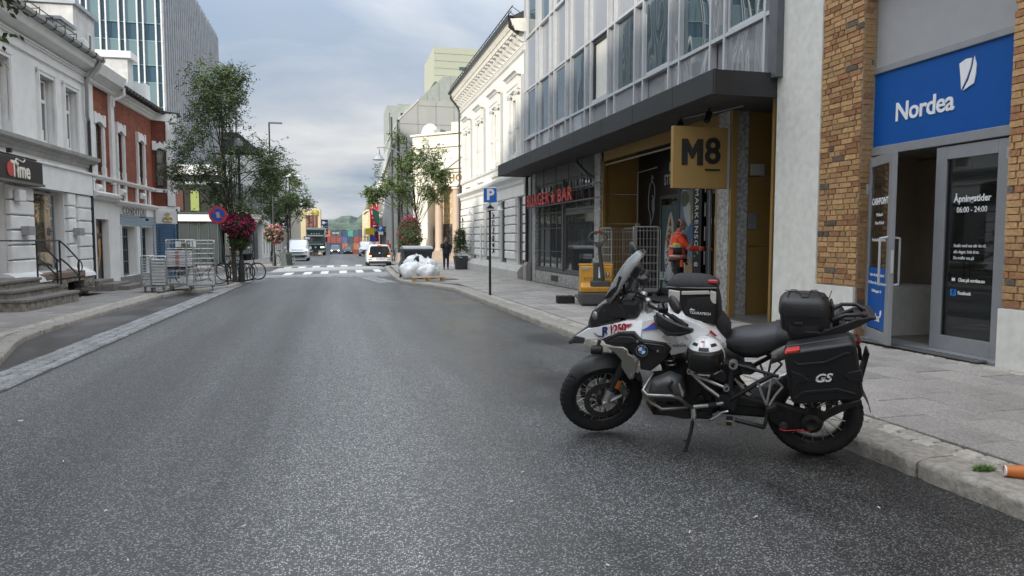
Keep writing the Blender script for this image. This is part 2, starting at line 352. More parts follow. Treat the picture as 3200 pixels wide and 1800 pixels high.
base=slabbed('far_left_pavement',[(-3.55,49.6),(-3.1,51),(-3.0,58),(-3.6,62),(-4.6,64),(-4.6,108),(-14,108),(-14,49.6)],-.05,.11,SLABL)
kerb(base,[(-3.9,49.55),(-3.12,51),(-3.02,58),(-3.6,62),(-4.6,64),(-4.6,108)],1.4,.24,.12,.06,GRAN,6,side=-1)
# ---- strip of grey setts between road and parking lane
strip=sheet('sett_strip',[(-3.87,8.6),(-3.32,6.6),(-3.32,34),(-3.87,34)],.006,JOINT)
places=[]
for row in range(3):
    x=-3.76+row*.165; y=7.2+row*.12-(row-1)*.6
    while y<34:
        l=rnd.uniform(.2,.30); places.append((x+rnd.uniform(-.01,.01),y+l/2,-.035+rnd.uniform(-.004,.006),rnd.uniform(-.05,.05),rnd.uniform(.92,1.03),(l-.014)/.25)); y+=l
pieces(strip,'sett',places,SETTG,(.15,.25,.06),300,bev=.014,jit=.02)
# ---- raised crossing: sett table with two rows of white slabs
xr=sheet('crossing_table',[(-3.5,33.2),(2.4,33.6),(2.95,46),(3.0,53),(-3.2,50.5),(-3.5,49.5)],.010,SETTG)
places=[]
for j in range(95):
    y=32.9+j*.19
    for i in range(26):
        x=-3.3+i*.23+(j%2)*.11
        sk=(x+3.5)*.55
        if (35.2+sk<y<38.9+sk) or (45.8+sk<y<48.8+sk) or y>50.2+sk*.8: continue
        if x<2.45+(y-33)*.03: places.append((x+rnd.uniform(-.015,.015),y+rnd.uniform(-.01,.01),-.032+rnd.uniform(-.006,.006),rnd.uniform(-.08,.08),rnd.uniform(.85,1.05),rnd.uniform(.85,1.05)))
pieces(xr,'sett',places,SETTG,(.2,.165,.06),220,bev=.015,jit=.03)
nb=sheet('crossing_band',[(-3.45,35.2),(2.6,38.5),(2.75,42.4),(-3.45,38.9)],.016,ASPH); fb=sheet('far_crossing_band',[(-3.45,45.8),(3.0,49.3),(3.0,52.4),(-3.45,48.8)],.016,ASPH)
for i,x in enumerate((-2.35,-1.45,-.62,.33,1.2,2.2)):
    y=34.5+(x+2.5)*.87; mb=MB(); mb.prism([(x-.19,y),(x+.19,y+.25),(x+.22,y+4.0),(x-.17,y+3.7)],'z',.012,.022); mb.build('white_crossing_slab',PAINT,nb)
for i,x in enumerate((-3.0,-2.15,-1.3,-.4,.5,1.5)):
    y=45.3+(x+3.3)*.9; mb=MB(); mb.prism([(x-.22,y),(x+.22,y+.25),(x+.24,y+2.6),(x-.2,y+2.4)],'z',.012,.022); mb.build('white_crossing_slab',PAINT,fb)
# drain-side long stones beside the right bulge
places=[(2.9+i*.21+.02*(i%2)-(y-25.5)*.12,y,-.035,rnd.uniform(-.03,.03)+.1,1,1) for i in range(-5,-1) for y in np.arange(27.9,33,.55)]
pieces(xr,'channel_stone',places,SETTG,(.18,.52,.06),60,bev=.012,jit=.02)
# litter on the road: small white stubs, chewing-gum bits
for k,(px,py,a) in enumerate([(-2.62,6.75,.3),(-1.28,4.32,1.2),(-1.66,3.1,.2),(-.98,3.6,2.),(1.16,4.4,.6),(.36,3.3,1.1),(.96,3.9,.4),(-1.85,5.4,1.9),(1.75,3.25,.9),(2.2,3.35,.3),(2.95,3.3,1.4),(1.2,3.0,2.2),(2.3,10.2,.4),(-.5,3.9,.9)]):
    mb=MB(); big=k==0; l=.035 if big else rnd.uniform(.016,.028); mb.cyl((-l/2,0,.007),(l/2,0,.007),.007 if big else .004,n=6)
    o=mb.build('litter_scrap',PAINT,None,loc=(px,py,gz(py)+.004),rot=(0,0,a))
    tag(o,['white cigarette stub lying on the asphalt nearest the left sett strip','pale litter scrap on the road left of the centre, third row from the bottom','pale litter scrap on the road near the bottom left corner','pale litter scrap on the road, lower left, right of the corner scrap','pale litter scrap on the road straight ahead, nearest the motorcycle front wheel','pale litter scrap at the bottom middle of the road','pale litter scrap on the road right of the middle, below the front wheel','pale litter scrap on the left road half above the other left scraps','pale litter scrap on the road at the bottom, right of the middle','pale litter scrap on the road below the side stand','pale litter scrap on the road below the rear wheel near the kerb','pale litter scrap at the bottom edge right of the middle scrap','pale litter scrap lying far ahead near the right kerb','pale litter scrap on the road slightly left of the bottom middle'][k],'litter','scraps of litter on the road')
# wet sett grass tuft at a kerb joint
def grass_tuft(name,c,n,rad,h,m,label):
    mb=MB()
    for i in range(n):
        a=rnd.uniform(0,2*PI); r=rad*math.sqrt(rnd.random()); x,y=c[0]+r*math.cos(a)*1.2,c[1]+r*math.sin(a)*.6; l=h*rnd.uniform(.5,1.2); b=rnd.uniform(0,2*PI); w=.0025
        t=(x+math.cos(b)*l*.6,y+math.sin(b)*l*.6,c[2]+l*.8); dx,dy=-math.sin(b)*w,math.cos(b)*w
        mb.add([(x-dx,y-dy,c[2]),(x+dx,y+dy,c[2]),t],[(0,1,2)])
    return tag(mb.build(name,m),label,'grass',kind='stuff')
grass_tuft('grass_tuft',(3.80,3.42,gz(3.4)+.115),420,.062,.05,mat('grass_green',(.10,.20,.035),.6,var=.3,vs=40),'small tuft of green grass growing at the kerb joint')
# ================================================================== shared building helpers
WHITE=mat('white_render',(.79,.80,.79),.75,var=.05,vs=2.5,bump=.12,bs=120,dirt=.10)
WHITE2=mat('white_trim',(.76,.765,.755),.65,var=.05,vs=3,dirt=.08)
CREAM=mat('cream_render',(.74,.71,.635),.75,var=.05,vs=2,dirt=.08,bump=.1,bs=100)
STONE=mat('plinth_stone',(.24,.22,.19),.8,var=.35,vs=9,bump=.9,bs=22,det=8)
STEP=mat('step_stone',(.20,.185,.17),.75,var=.2,vs=20,bump=.4,bs=60,dirt=.2)
DARKM=mat('dark_metal',(.025,.026,.028),.45,var=.1)
ROOFD=mat('dark_roof',(.045,.046,.05),.6,var=.2,vs=8)
ZINC=mat('zinc_sheet',(.36,.38,.41),.5,metal=.35,var=.12,vs=3,dirt=.2)
GREYF=mat('grey_frame',(.30,.31,.32),.45,var=.05)
ALU=mat('aluminium',(.58,.59,.605),.38,metal=.4,var=.04)
GL=glassmat('window_glass',(.05,.06,.06),wave=.012,ws=1.5,alpha=.92)
GLC=glassmat('curtained_glass',(.13,.135,.13),wave=.012,ws=1.5,alpha=.95,spec=.7)
GLD=glassmat('dark_shop_glass',(.015,.017,.018),wave=.01,alpha=.8)
def brickmat(name,c1,c2,mortar,scale=1,bw=.25,bh=.075,ax='xz'):
    m=bpy.data.materials.new(name); m.use_nodes=True; t=m.node_tree; b=t.nodes['Principled BSDF']; N=t.nodes.new; L=t.links.new
    tc=N('ShaderNodeTexCoord'); sp=N('ShaderNodeSeparateXYZ'); cb=N('ShaderNodeCombineXYZ'); L(tc.outputs['Object'],sp.inputs[0])
    L(sp.outputs['XYZ'.index(ax[0].upper())],cb.inputs[0]); L(sp.outputs['XYZ'.index(ax[1].upper())],cb.inputs[1])
    k=N('ShaderNodeTexBrick'); L(cb.outputs[0],k.inputs[0]); k.inputs['Scale'].default_value=1; k.inputs['Brick Width'].default_value=bw; k.inputs['Row Height'].default_value=bh
    k.inputs['Mortar Size'].default_value=.007; k.inputs['Color1'].default_value=(*c1,1); k.inputs['Color2'].default_value=(*c2,1); k.inputs['Mortar'].default_value=(*mortar,1)
    n=N('ShaderNodeTexNoise'); n.inputs['Scale'].default_value=2.5; n.inputs['Detail'].default_value=8; L(tc.outputs['Object'],n.inputs[0])
    mr=N('ShaderNodeMapRange'); mr.inputs[1].default_value=.3; mr.inputs[2].default_value=.7; mr.inputs[3].default_value=.72; mr.inputs[4].default_value=1.2; L(n.outputs[0],mr.inputs[0])
    v=N('ShaderNodeVectorMath'); v.operation='SCALE'; L(k.outputs[0],v.inputs[0]); L(mr.outputs[0],v.inputs['Scale']); L(v.outputs[0],b.inputs['Base Color'])
    b.inputs['Roughness'].default_value=.85; bp=N('ShaderNodeBump'); bp.inputs['Strength'].default_value=.6; bp.inputs['Distance'].default_value=.01; bp.invert=True; L(k.outputs['Fac'],bp.inputs['Height']); L(bp.outputs[0],b.inputs['Normal'])
    return m
def wall(par,x0,x1,z0,z1,ops,m,y=0,dep=.2,body=0,name='wall',bodytop=None):
    xs=sorted({x0,x1,*[v for o in ops for v in o[:2] if x0<v<x1]}); zs=sorted({z0,z1,*[v for o in ops for v in o[2:4] if z0<v<z1]}); mb=MB()
    for a,b in zip(xs,xs[1:]):
        for c,d in zip(zs,zs[1:]):
            if any(o[0]<=(a+b)/2<=o[1] and o[2]<=(c+d)/2<=o[3] for o in ops): continue
            mb.quad((a,y,c),(b,y,c),(b,y,d),(a,y,d))
    for a,b,c,d in [o[:4] for o in ops]:
        mb.quad((a,y,c),(a,y+dep,c),(a,y+dep,d),(a,y,d)); mb.quad((b,y,c),(b,y,d),(b,y+dep,d),(b,y+dep,c))
        mb.quad((a,y,d),(b,y,d),(b,y+dep,d),(a,y+dep,d)); mb.quad((a,y,c),(a,y+dep,c),(b,y+dep,c),(b,y,c))
    if body: mb.quad((x0,y,z0),(x0,y,z1),(x0,y+body,z1),(x0,y+body,z0)); mb.quad((x1,y,z0),(x1,y+body,z0),(x1,y+body,z1),(x1,y,z1)); mb.quad((x0,y,z1),(x1,y,z1),(x1,y+body,z1),(x0,y+body,z1)); mb.quad((x0,y+body,z0),(x0,y+body,z1),(x1,y+body,z1),(x1,y+body,z0)); mb.box(x0+.05,x1-.05,y+dep+.12,y+dep+.2,z0,z1-.02)
    me=bpy.data.meshes.new(name); me.from_pydata(mb.v,[],mb.f); me.materials.append(m); return obj(name,me,par)
def window(par,x0,x1,z0,z1,y,fm,gm,fr=.05,vb=(),hb=(),dep=.05,bar=None,name='window'):
    """frame (part) with glass pane (sub-part); vb/hb: fractions where bars stand"""
    mb=MB(); b=bar or fr*.7
    mb.box(x0,x0+fr,y,y+dep,z0,z1); mb.box(x1-fr,x1,y,y+dep,z0,z1); mb.box(x0+fr,x1-fr,y,y+dep,z0,z0+fr); mb.box(x0+fr,x1-fr,y,y+dep,z1-fr,z1)
    for h in hb: zz=z0+(z1-z0)*h; mb.box(x0+fr,x1-fr,y-.004,y+dep-.002,zz-b/2,zz+b/2)
    for v in vb: xx=x0+(x1-x0)*v; mb.box(xx-b/2,xx+b/2,y-.002,y+dep-.004,z0+fr,z1-fr)
    f=mb.build(name,fm,par); mb=MB(); mb.box(x0+fr*.5,x1-fr*.5,y+dep*.55,y+dep*.75,z0+fr*.5,z1-fr*.5); mb.build('pane',gm,f); return f
def molding(par,name,x0,x1,prof,m,y=0,ends=True):
    """cornice: prof = [(out,z)...] run along x"""
    mb=MB(); mb.prism([(y+.02,prof[0][1])]+[(y-o,z) for o,z in prof]+[(y+.02,prof[-1][1])],'x',x0,x1); return mb.build(name,m,par)
def rustic(par,x0,x1,z0,z1,h,out,m,y=0,gap=.03,name='rustic_block'):
    n=max(1,round((z1-z0)/h)); hh=(z1-z0)/n
    for k in range(n):
        a,b=z0+k*hh+gap/2,z0+(k+1)*hh-gap/2; mb=MB(); e=.028
        mb.loft([[(x0,y+.02,a),(x1,y+.02,a),(x1,y+.02,b),(x0,y+.02,b)],[(x0,y-out+e,a),(x1,y-out+e,a),(x1,y-out+e,b),(x0,y-out+e,b)],[(x0+e*.6,y-out,a+e),(x1-e*.6,y-out,a+e),(x1-e*.6,y-out,b-e),(x0+e*.6,y-out,b-e)]])
        mb.build(name,m,par)
def building(name,loc,rz,label,cat='building',group=None): return tag(empty(name,loc,rz),label,cat,group)
# ================================================================== left: white rendered corner shop
B=building('white_shop_building',(-7.3,26,0),R(88),'white rendered two storey building with black shop sign and iron stair railing')
ops=[(-6.9-.95,-6.42,4.05,5.78),(-4.78,-3.90,4.05,5.78),(-3.15,-2.28,4.05,5.78)]
wall(B,-13,-1.5,3.95,6.6,ops,WHITE,dep=.22,body=7,name='upper_wall')
wall(B,-13,-1.5,-.2,3.95,[(-9,-6.85,-.2,2.8),(-5.6,-3.5,.62,2.8)],WHITE,dep=.32,body=7,name='ground_floor_wall')
for a,b,c,d in ops:
    w=window(B,a+.1,b-.08,c+.03,d-.06,.14,WHITE2,GLC,fr=.055,hb=(.66,),bar=.09)
    mb=MB(); t=.13
    for xx0,xx1 in ((a-t,a),(b,b+t)):
        mb.box(xx0,xx1,-.05,.02,c-.05,d+t); mb.box(xx0+.03,xx1-.03,-.07,-.045,c+.3,d+t*.6); mb.box(xx0-.02,xx1+.02,-.075,.02,c-.05,c+.28)
    mb.box(a-t,b+t,-.052,.02,d,d+t); mb.box(a-t-.02,b+t+.02,-.075,.02,d+t-.04,d+t+.02); mb.build('window_surround',WHITE2,B)
molding(B,'ledge',-13,-1.32,[(.02,3.62),(.06,3.66),(.06,3.72),(.16,3.78),(.16,3.82),(.27,3.86),(.29,3.95),(.05,4.0)],mat('ledge_grey',(.42,.42,.40),.7,dirt=.3),-.02)
molding(B,'frieze_molding',-13,-1.52,[(.0,6.13),(.06,6.15),(.06,6.21),(.0,6.24)],WHITE2)
molding(B,'dentil_molding',-13,-1.52,[(.0,6.40),(.05,6.41),(.05,6.45),(.09,6.46),(.09,6.5),(.0,6.51)],WHITE2)
molding(B,'cornice',-13,-1.45,[(.05,6.55),(.22,6.64),(.33,6.66),(.36,6.76),(.42,6.86),(.05,6.9)],WHITE2)
mb=MB(); mb.prism([(-.56,6.98),(-.55,6.9),(-.5,6.86),(-.44,6.86),(-.40,6.9),(-.39,6.98),(-.41,6.98),(-.43,6.9),(-.5,6.89),(-.53,6.92),(-.54,6.98)],'x',-13,-1.35); g=mb.build('gutter',mat('gutter_grey',(.33,.34,.34),.45,metal=.4),B)
for k in range(20):
    mb=MB(); x=-12.4+k*.57; mb.tube([(x,-.38,7.02),(x,-.38,6.9),(x,-.45,6.845),(x,-.52,6.86),(x,-.57,6.92),(x,-.57,7.0)],.011,5); mb.build('gutter_bracket',DARKM,g)
mb=MB(); mb.prism([(-.4,6.95),(2.2,8.6),(4.8,6.95)],'x',-13,-1.6); mb.build('roof',ROOFD,B)
mb=MB()
for zz,yy in ((7.2,-.2),(7.38,-.18)): mb.cyl((-9,yy,zz),(-2.6,yy,zz),.014,n=5)
for k in range(9): x=-9+k*.8; mb.cyl((x,-.2,6.98),(x,-.2,7.42),.012,n=5); mb.cyl((x,-.2,7.38),(x,.35,7.35),.01,n=5)
mb.build('snow_guard',DARKM,B)
mb=MB(); mb.tube([(-1.62,-.46,6.88),(-1.62,-.46,6.78),(-1.72,-.12,6.25),(-1.72,-.1,5.2),(-1.62,-.1,5.1)],.05,8); mb.build('downpipe',mat('gutter_grey',(.33,.34,.34)),B,smooth=40)
mb=MB(); mb.cyl((-1.6,-.1,5.1),(-1.6,-.1,.1),.045,n=8); mb.build('black_downpipe',DARKM,B,smooth=40)
# ground floor piers of rusticated blocks
rustic(B,-6.85,-5.62,.62,2.78,.37,.12,WHITE); rustic(B,-3.46,-2.93,.62,2.78,.37,.12,WHITE); rustic(B,-2.66,-1.68,.1,2.78,.37,.10,WHITE)
mb=MB(); mb.box(-6.95,-1.6,-.14,.02,2.8,3.42); mb.build('fascia',WHITE,B); molding(B,'fascia_molding',-13,-1.6,[(.14,3.40),(.19,3.43),(.19,3.48),(.14,3.5)],WHITE2)
sh=window(B,-5.6,-3.82,.62,2.72,.10,GREYF,glassmat('bright_shop_glass',(.05,.05,.045),wave=.006,alpha=1,spec=4),fr=.05,name='shop_window')

mb=MB(); mb.box(-5.95,-3.4,-.46,.0,.44,.60); mb.build('sill_slab',mat('red_granite',(.22,.16,.13),.6,var=.25,vs=30),B,bev=.015)
mb=MB()
mb.prism([(0,.42),(-.46,.42),(-.42,.52),(-.16,.66),(0,.68)],'x',-7.2,-5.62); mb.build('plinth_cap',WHITE2,B); mb=MB(); mb.prism([(0,.42),(-.46,.42),(-.42,.52),(-.16,.66),(0,.68)],'x',-3.40,-2.55); mb.build('plinth_cap',WHITE2,B)
# rough stones of the plinth, with basement opening
for k,(a,b,c,d) in enumerate([(-7.0,-6.2,-.15,.44),(-6.2,-5.45,.14,.43),(-6.2,-5.6,-.15,.14),(-5.6,-4.9,-.15,.14),(-5.45,-4.5,.14,.43),(-4.9,-4.5,-.15,.14),(-4.5,-3.35,.30,.43),(-3.35,-2.55,.12,.43),(-3.35,-2.55,-.2,.12)]):
    mb=MB(); n=8; r2=random.Random(k); rings=[]
    g=[]
    for i in range(n+1):
        for j in range(5):
            ed=(i in(0,n)) or (j in(0,4)); g.append((a+.008+(b-a-.016)*i/n,-.40-(0 if ed else r2.uniform(.01,.05)),c+.006+(d-c-.012)*j/4))
    mb.add(g,[(i*5+j,(i+1)*5+j,(i+1)*5+j+1,i*5+j+1) for i in range(n) for j in range(4)]); mb.box(a+.008,b-.008,-.399,-.1,c+.006,d-.006); mb.build('plinth_stone',STONE,B)
mb=MB(); mb.box(-4.6,-3.3,-.12,.0,-.2,.32); mb.build('basement_recess',flat('deep_black',(.006,.006,.006),.9),B)
mb=MB(); mb.box(-4.55,-3.2,-.95,-.42,.075,.10); 
for k in range(9): mb.box(-4.5+k*.14,-4.44+k*.14,-.93,-.44,.10,.112)
mb.build('cellar_grate',mat('rusty_grate',(.10,.085,.07),.7),B)
mb=MB(); mb.box(-6.72,-6.38,-.27,-.13,2.38,2.66); mb.build('wall_box',flat('box_white',(.7,.7,.7)),B,bev=.03)
for x in (-6.4,-3.22): mb=MB(); mb.box(x,x+.36,-.30,-.12,1.58,1.80); mb.build('wall_lamp',mat('lamp_grey',(.30,.30,.30),.5),B,bev=.01)
mb=MB(); mb.box(-2.86,-2.72,-.03,.02,.7,2.7); mb.build('niche_strip',WHITE2,B)
mb=MB(); mb.box(-2.95,-2.9,-.06,.0,3.62,3.72); 
sg=empty('shop_sign',(0,0,0),0,B); mb=MB(); mb.box(-13,-5.50,-.30,-.13,2.86,3.40); mb.build('sign_board',mat('sign_black',(.014,.014,.013),.5,var=.2),sg,bev=.01)
mb=MB(); mb.box(-13,-5.46,-.33,-.12,2.80,2.86); mb.build('sign_trim',flat('sign_trim',(.13,.125,.115),.5),sg)
CRM=flat('letter_cream',(.78,.74,.64),.5)
text('sign_lettering','Time',.52,CRM,sg,(-6.72,-.31,3.10),depth=.012,bold=.012,width=.95)
mb=MB(); mb.tube([(-6.9,-.315,3.18),(-7.0,-.315,3.28),(-6.93,-.315,3.36),(-6.75,-.315,3.33),(-6.6,-.315,3.31),(-6.5,-.315,3.36),(-6.52,-.315,3.41)],.016,6); mb.build('sign_flourish',CRM,sg)
mb=MB(); mb.lathe([(.01,-.02),(.17,-.02),(.17,0)],20,(-7.22,-.30,3.1),'y'); mb.build('sign_red_dot',flat('sign_red',(.5,.06,.05)),sg)
mb=MB(); mb.cyl((-13,-.2,3.46),(-5.6,-.2,3.46),.02,n=6); mb.box(-7.0,-6.92,-.24,-.14,3.5,3.6); mb.build('cable_lamp',DARKM,B)
# roof furniture
mb=MB(); mb.box(-2.7,-1.65,.2,2.2,6.9,7.75); mb.build('party_wall',mat('weathered_white',(.62,.62,.60),.8,var=.15,vs=2,dirt=.4),B); mb=MB(); mb.box(-2.78,-1.6,.12,2.3,7.75,7.84); mb.build('party_wall_coping',ZINC,B)
mb=MB(); mb.box(-2.05,-1.72,-.22,.1,6.98,7.42); mb.build('heat_pump',flat('box_white',(.7,.7,.7)),B,bev=.02)
# stairs with iron railing (left edge of the view), then small steps by the neighbour door
st=tag(empty('stone_steps',(-7.3,26,0),R(88)),'grey stone entrance steps with iron railing below the black shop sign','steps')
for k,(x0,x1,yo,z1) in enumerate([(-9.2,-6.35,-1.30,.22),(-9.0,-6.62,-.98,.40),(-8.8,-6.85,-.66,.58)]):
    mb=MB(); mb.box(x0,x1,yo,-.02,-.2,z1-.07); mb.build('riser',STONE,st); mb=MB(); mb.box(x0-.03,x1+.03,yo-.04,-.02,z1-.065,z1); mb.build('tread',STEP,st,bev=.012)
rl=empty('stair_railing',(0,0,0),0,st); IR=mat('wrought_iron',(.018,.018,.02),.45)
def bars(name,lst,r,par,m=IR):
    for q in lst: mb=MB(); mb.tube(q,r,6); mb.build(name,m,par,smooth=40)
def curl(x,y,z,s=1): return [(x+.13*s*math.cos(t)*(1-t*.06),y,z+.13*math.sin(t)*(1-t*.06)) for t in np.linspace(1.2,-5.0,18)]
for yy,dx in ((-1.12,-.9),(-.5,0)):
    pts=[(-8.4+dx,yy,1.45),(-6.55+dx*.35,yy,1.45),(-6.1+dx*.35,yy,1.28),(-5.35+dx*.35,yy,.92)]
    bars('rail',[pts,[(p[0],p[1],p[2]-.42) for p in pts[1:]]],.02,rl); bars('scroll',[[(-5.35+dx*.35,yy,.92)]+curl(-5.33+dx*.35,yy,.79)],.016,rl)
    for x,z0,z1 in ((-6.55,.4,1.45),(-5.42,.0,.95)): bars('post',[[(x+dx*.35,yy,z0),(x+dx*.35,yy,z1)]],.022,rl)
st=tag(empty('door_steps',(-7.3,26,0),R(88)),'three low dark stone steps in front of the arched brown door','steps')
for (x0,x1,y0,z0,z1) in ((-2.5,-1.2,-.5,-.2,.24),(-2.35,-.75,-.86,-.2,.13),(-1.9,-.3,-1.15,-.2,.045)): mb=MB(); mb.box(x0,x1,y0,-.03,z0,z1); mb.build('step',STEP,st,bev=.015)
# ================================================================== left: red brick pastry shop
B=building('brick_pastry_shop',(-7.3,26,0),R(88),'red brick two storey shop with white trim and CONDITORI lettering')
BR=brickmat('red_brick',(.30,.075,.032),(.22,.05,.026),(.22,.10,.07))
wins=[(-.97,-.28),(1.15,1.72),(3.45,4.12)]
ops=[(a,b,3.62,5.2) for a,b in wins]
wall(B,-1.5,5.4,3.3,6.3,ops,BR,dep=.2,body=7,name='brick_wall'); wall(B,-1.5,5.4,2.75,3.32,[],BR,dep=.2,body=7,name='brick_apron')
wall(B,-1.5,5.4,-.35,2.75,[(-1.05,.1,-.1,2.12),(1.40,2.95,.16,1.93),(3.70,5.1,.16,1.93)],WHITE,dep=.28,body=7,name='ground_floor_wall')
def hood(x0,x1,z,par,y=0,yo=.1):
    c=(x0+x1)/2; w=(x1-x0)/2
    lo=[(c+w*t,z-.02+.10*(1-t*t)) for t in np.linspace(-1,1,9)]; hi=[(c+w*t,z+.20+.10*(1-t*t)+(.05 if abs(t)<.15 else 0)) for t in np.linspace(1,-1,9)]
    mb=MB(); mb.prism(lo+hi,'y',y-yo,y+.03); mb.box(x0-.15,x0+.01,y-yo-.015,y+.02,z-.02,z+.34); mb.box(x1-.01,x1+.15,y-yo-.015,y+.02,z-.02,z+.34); return mb.build('window_hood',WHITE2,par)
for a,b in wins:
    hood(a,b,5.12,B); mb=MB()
    for x0,x1 in ((a-.14,a),(b,b+.14)): mb.box(x0,x1,-.07,.02,3.55,5.1); mb.box(x0-.02,x1+.02,-.085,.02,3.5,3.8); mb.box(x0+.04,x1-.04,-.09,-.06,3.9,5.0)
    mb.build('window_surround',WHITE2,B); window(B,a,b,3.62,5.17,.05,mat('brown_frame',(.035,.03,.025),.4),GLC,fr=.045,hb=(.62,),bar=.07)
for x in (-1.42,.5): mb=MB(); mb.box(x-.05,x+.27,-.09,.02,3.3,6.28); mb.build('pilaster',WHITE2,B)
molding(B,'sill_band',-1.5,5.42,[(.03,3.36),(.08,3.38),(.08,3.42),(.13,3.44),(.13,3.5),(.03,3.52)],WHITE2,-.01)
molding(B,'lower_cornice',-1.5,.75,[(.03,2.72),(.10,2.76),(.10,2.8),(.2,2.84),(.22,2.92),(.03,3.0)],WHITE2,-.05); molding(B,'shop_cornice',.75,5.5,[(.03,2.62),(.09,2.66),(.09,2.70),(.16,2.73),(.16,2.79),(.03,2.82)],WHITE2,-.02)
for x in (-1.35,-.42,.62,1.0,1.75,3.05,4.05,4.62): mb=MB(); mb.box(x,x+.16,-.075,.02,2.82,3.36); mb.build('apron_strip',WHITE2,B)
for x in (-1.1,1.2,3.5):
    mb=MB(); mb.loft([[(x+.05,.0,3.0),(x+.58,.0,3.0),(x+.58,.0,3.22),(x+.05,.0,3.22)],[(x+.05,-.05,3.0),(x+.58,-.05,3.0),(x+.58,-.05,3.22),(x+.05,-.05,3.22)],[(x+.18,-.13,3.09),(x+.45,-.13,3.09),(x+.45,-.13,3.13),(x+.18,-.13,3.13)]]); mb.build('diamond_block',WHITE2,B)
molding(B,'cornice',-1.55,.7,[(.03,6.25),(.09,6.3),(.09,6.36),(.3,6.5),(.36,6.52),(.42,6.7),(.46,6.82),(.05,6.86)],WHITE2,-.08); molding(B,'eaves_cornice',.7,5.6,[(.03,6.22),(.08,6.26),(.08,6.32),(.14,6.36),(.14,6.42),(.30,6.48),(.05,6.52)],WHITE2)
mb=MB(); mb.prism([(-.5,6.62),(-.48,6.53),(-.4,6.5),(-.33,6.53),(-.32,6.62),(-.36,6.6),(-.45,6.6)],'x',.75,5.9); g=mb.build('gutter',DARKM,B)
for k in range(14): x=.9+k*.36; mb=MB(); mb.tube([(x,-.3,6.62),(x,-.32,6.52),(x,-.4,6.48),(x,-.49,6.52),(x,-.51,6.63)],.012,5); mb.build('gutter_bracket',DARKM,g)
mb=MB(); mb.tube([(.75,-.42,6.55),(.76,-.42,6.3),(.72,-.25,6.18),(.62,-.13,6.12),(.62,-.12,5.9)],.05,8); mb.build('drain_elbow',WHITE2,B,smooth=40)
mb=MB(); mb.prism([(-.42,6.58),(2.6,8.35),(2.6,6.58)],'x',.72,5.7); mb.build('metal_roof',ZINC,B)
for k in range(5): x=1.2+k*1.0; mb=MB(); mb.obox((x,1.09,7.485),(.03,3.45,.04),(math.atan2(1.77,3.02),0,0)); mb.build('roof_seam',ZINC,B)
mb=MB(); mb.box(.72,5.5,-.45,.1,6.60,6.66); mb.build('slate_edge',ROOFD,B)
mb=MB(); mb.box(-1.5,.25,.25,2.6,6.84,8.55); d=mb.build('dormer',mat('weathered_white',(.62,.62,.60)),B); mb=MB(); mb.box(-1.58,.33,.15,2.7,8.55,8.66); mb.build('dormer_coping',ZINC,d)
window(d,-.45,-.12,7.0,8.0,.2,WHITE2,GL,fr=.04); mb=MB(); mb.box(.25,.72,.35,2.6,6.84,7.55); mb.build('dormer_wing',WHITE,d); mb=MB(); mb.box(.22,.76,.3,2.6,7.55,7.62); mb.build('wing_coping',ZINC,d)
ch=None; mb=MB(); mb.box(4.1,4.75,.4,1.6,6.9,8.3); ch=mb.build('chimney',mat('chimney_white',(.6,.6,.58),.8,dirt=.3),B); mb=MB(); mb.box(3.98,4.85,.25,1.75,8.3,8.55); mb.build('chimney_cap',WHITE2,ch); mb=MB(); mb.box(4.9,5.45,.0,.9,6.5,7.55); mb.build('end_parapet',WHITE,ch)
# projecting end bay with fluted pilaster, blue boards and pretzel sign
E=empty('end_bay',(5.4,0,0),0,B)
def bay(name,x0,x1,z0,z1,m,y0=-.02,y1=-.68,d=.5): mb=MB(); mb.prism([(x0,y0),(x1,y1),(x1+d,y1+.1),(x1+d,y0+.6),(x0,y0+.6)],'z',z0,z1); return mb.build(name,m,E)
bay('bay_brick',0,.42,2.75,6.25,brickmat('bay_brick_red',(.20,.045,.024),(.15,.035,.02),(.16,.07,.05))); bay('bay_ground',0,.42,-.35,2.75,WHITE); bay('bay_cornice',-.05,.48,6.22,6.55,WHITE2,-.06,-.84,.6); bay('bay_band',-.02,.46,3.36,3.5,WHITE2,-.06,-.78,.55); bay('bay_sill',-.02,.5,2.62,2.8,WHITE2,-.06,-.82,.6); bay('bay_eaves',-.1,.6,6.55,6.62,DARKM,-.15,-.95,.7)
# direction along the bay front
bx,by=.42,-.66; bl=math.hypot(bx,by); ba=math.atan2(by,bx)
F=empty('bay_front',(5.4,-.035,0),ba,B)
mb=MB(); mb.box(.50,.80,-.06,.05,2.82,6.22)
for k in range(5): mb.box(.53+k*.055,.555+k*.055,-.085,-.05,3.6,5.9)
mb.build('fluted_pilaster',WHITE2,F)
window(F,.1,.42,3.6,5.1,-.03,mat('brown_frame',(.035,.03,.025)),GLC,fr=.04,hb=(.6,)); hood(.1,.42,5.05,F,-.02,.06)
BLUE=mat('blue_boards',(.07,.145,.26),.6,var=.12,vs=6,stretch=(1,1,12))
for k in range(22): mb=MB(); mb.box(.02,.80,-.06,.02,-.3+k*.108,-.3+k*.108+.1); mb.build('blue_board',BLUE,F,bev=.006,seg=1)
mb=MB(); mb.box(.0,.82,-.08,.02,2.10,2.62); mb.build('sign_plate',WHITE2,F)
GOLD=mat('gold',(.52,.40,.16),.4,metal=.5)
mb=MB(); mb.torus((.36,-.12,2.28),.085,.026,'y',20,6); mb.torus((.52,-.12,2.28),.085,.026,'y',20,6); mb.torus((.44,-.12,2.25),.05,.02,'y',16,6)
for k in range(5): mb.tube([(.44+(k-2)*.025,-.12,2.40),(.44+(k-2)*.05,-.12,2.52+(.03 if k==2 else 0))],.011,5)
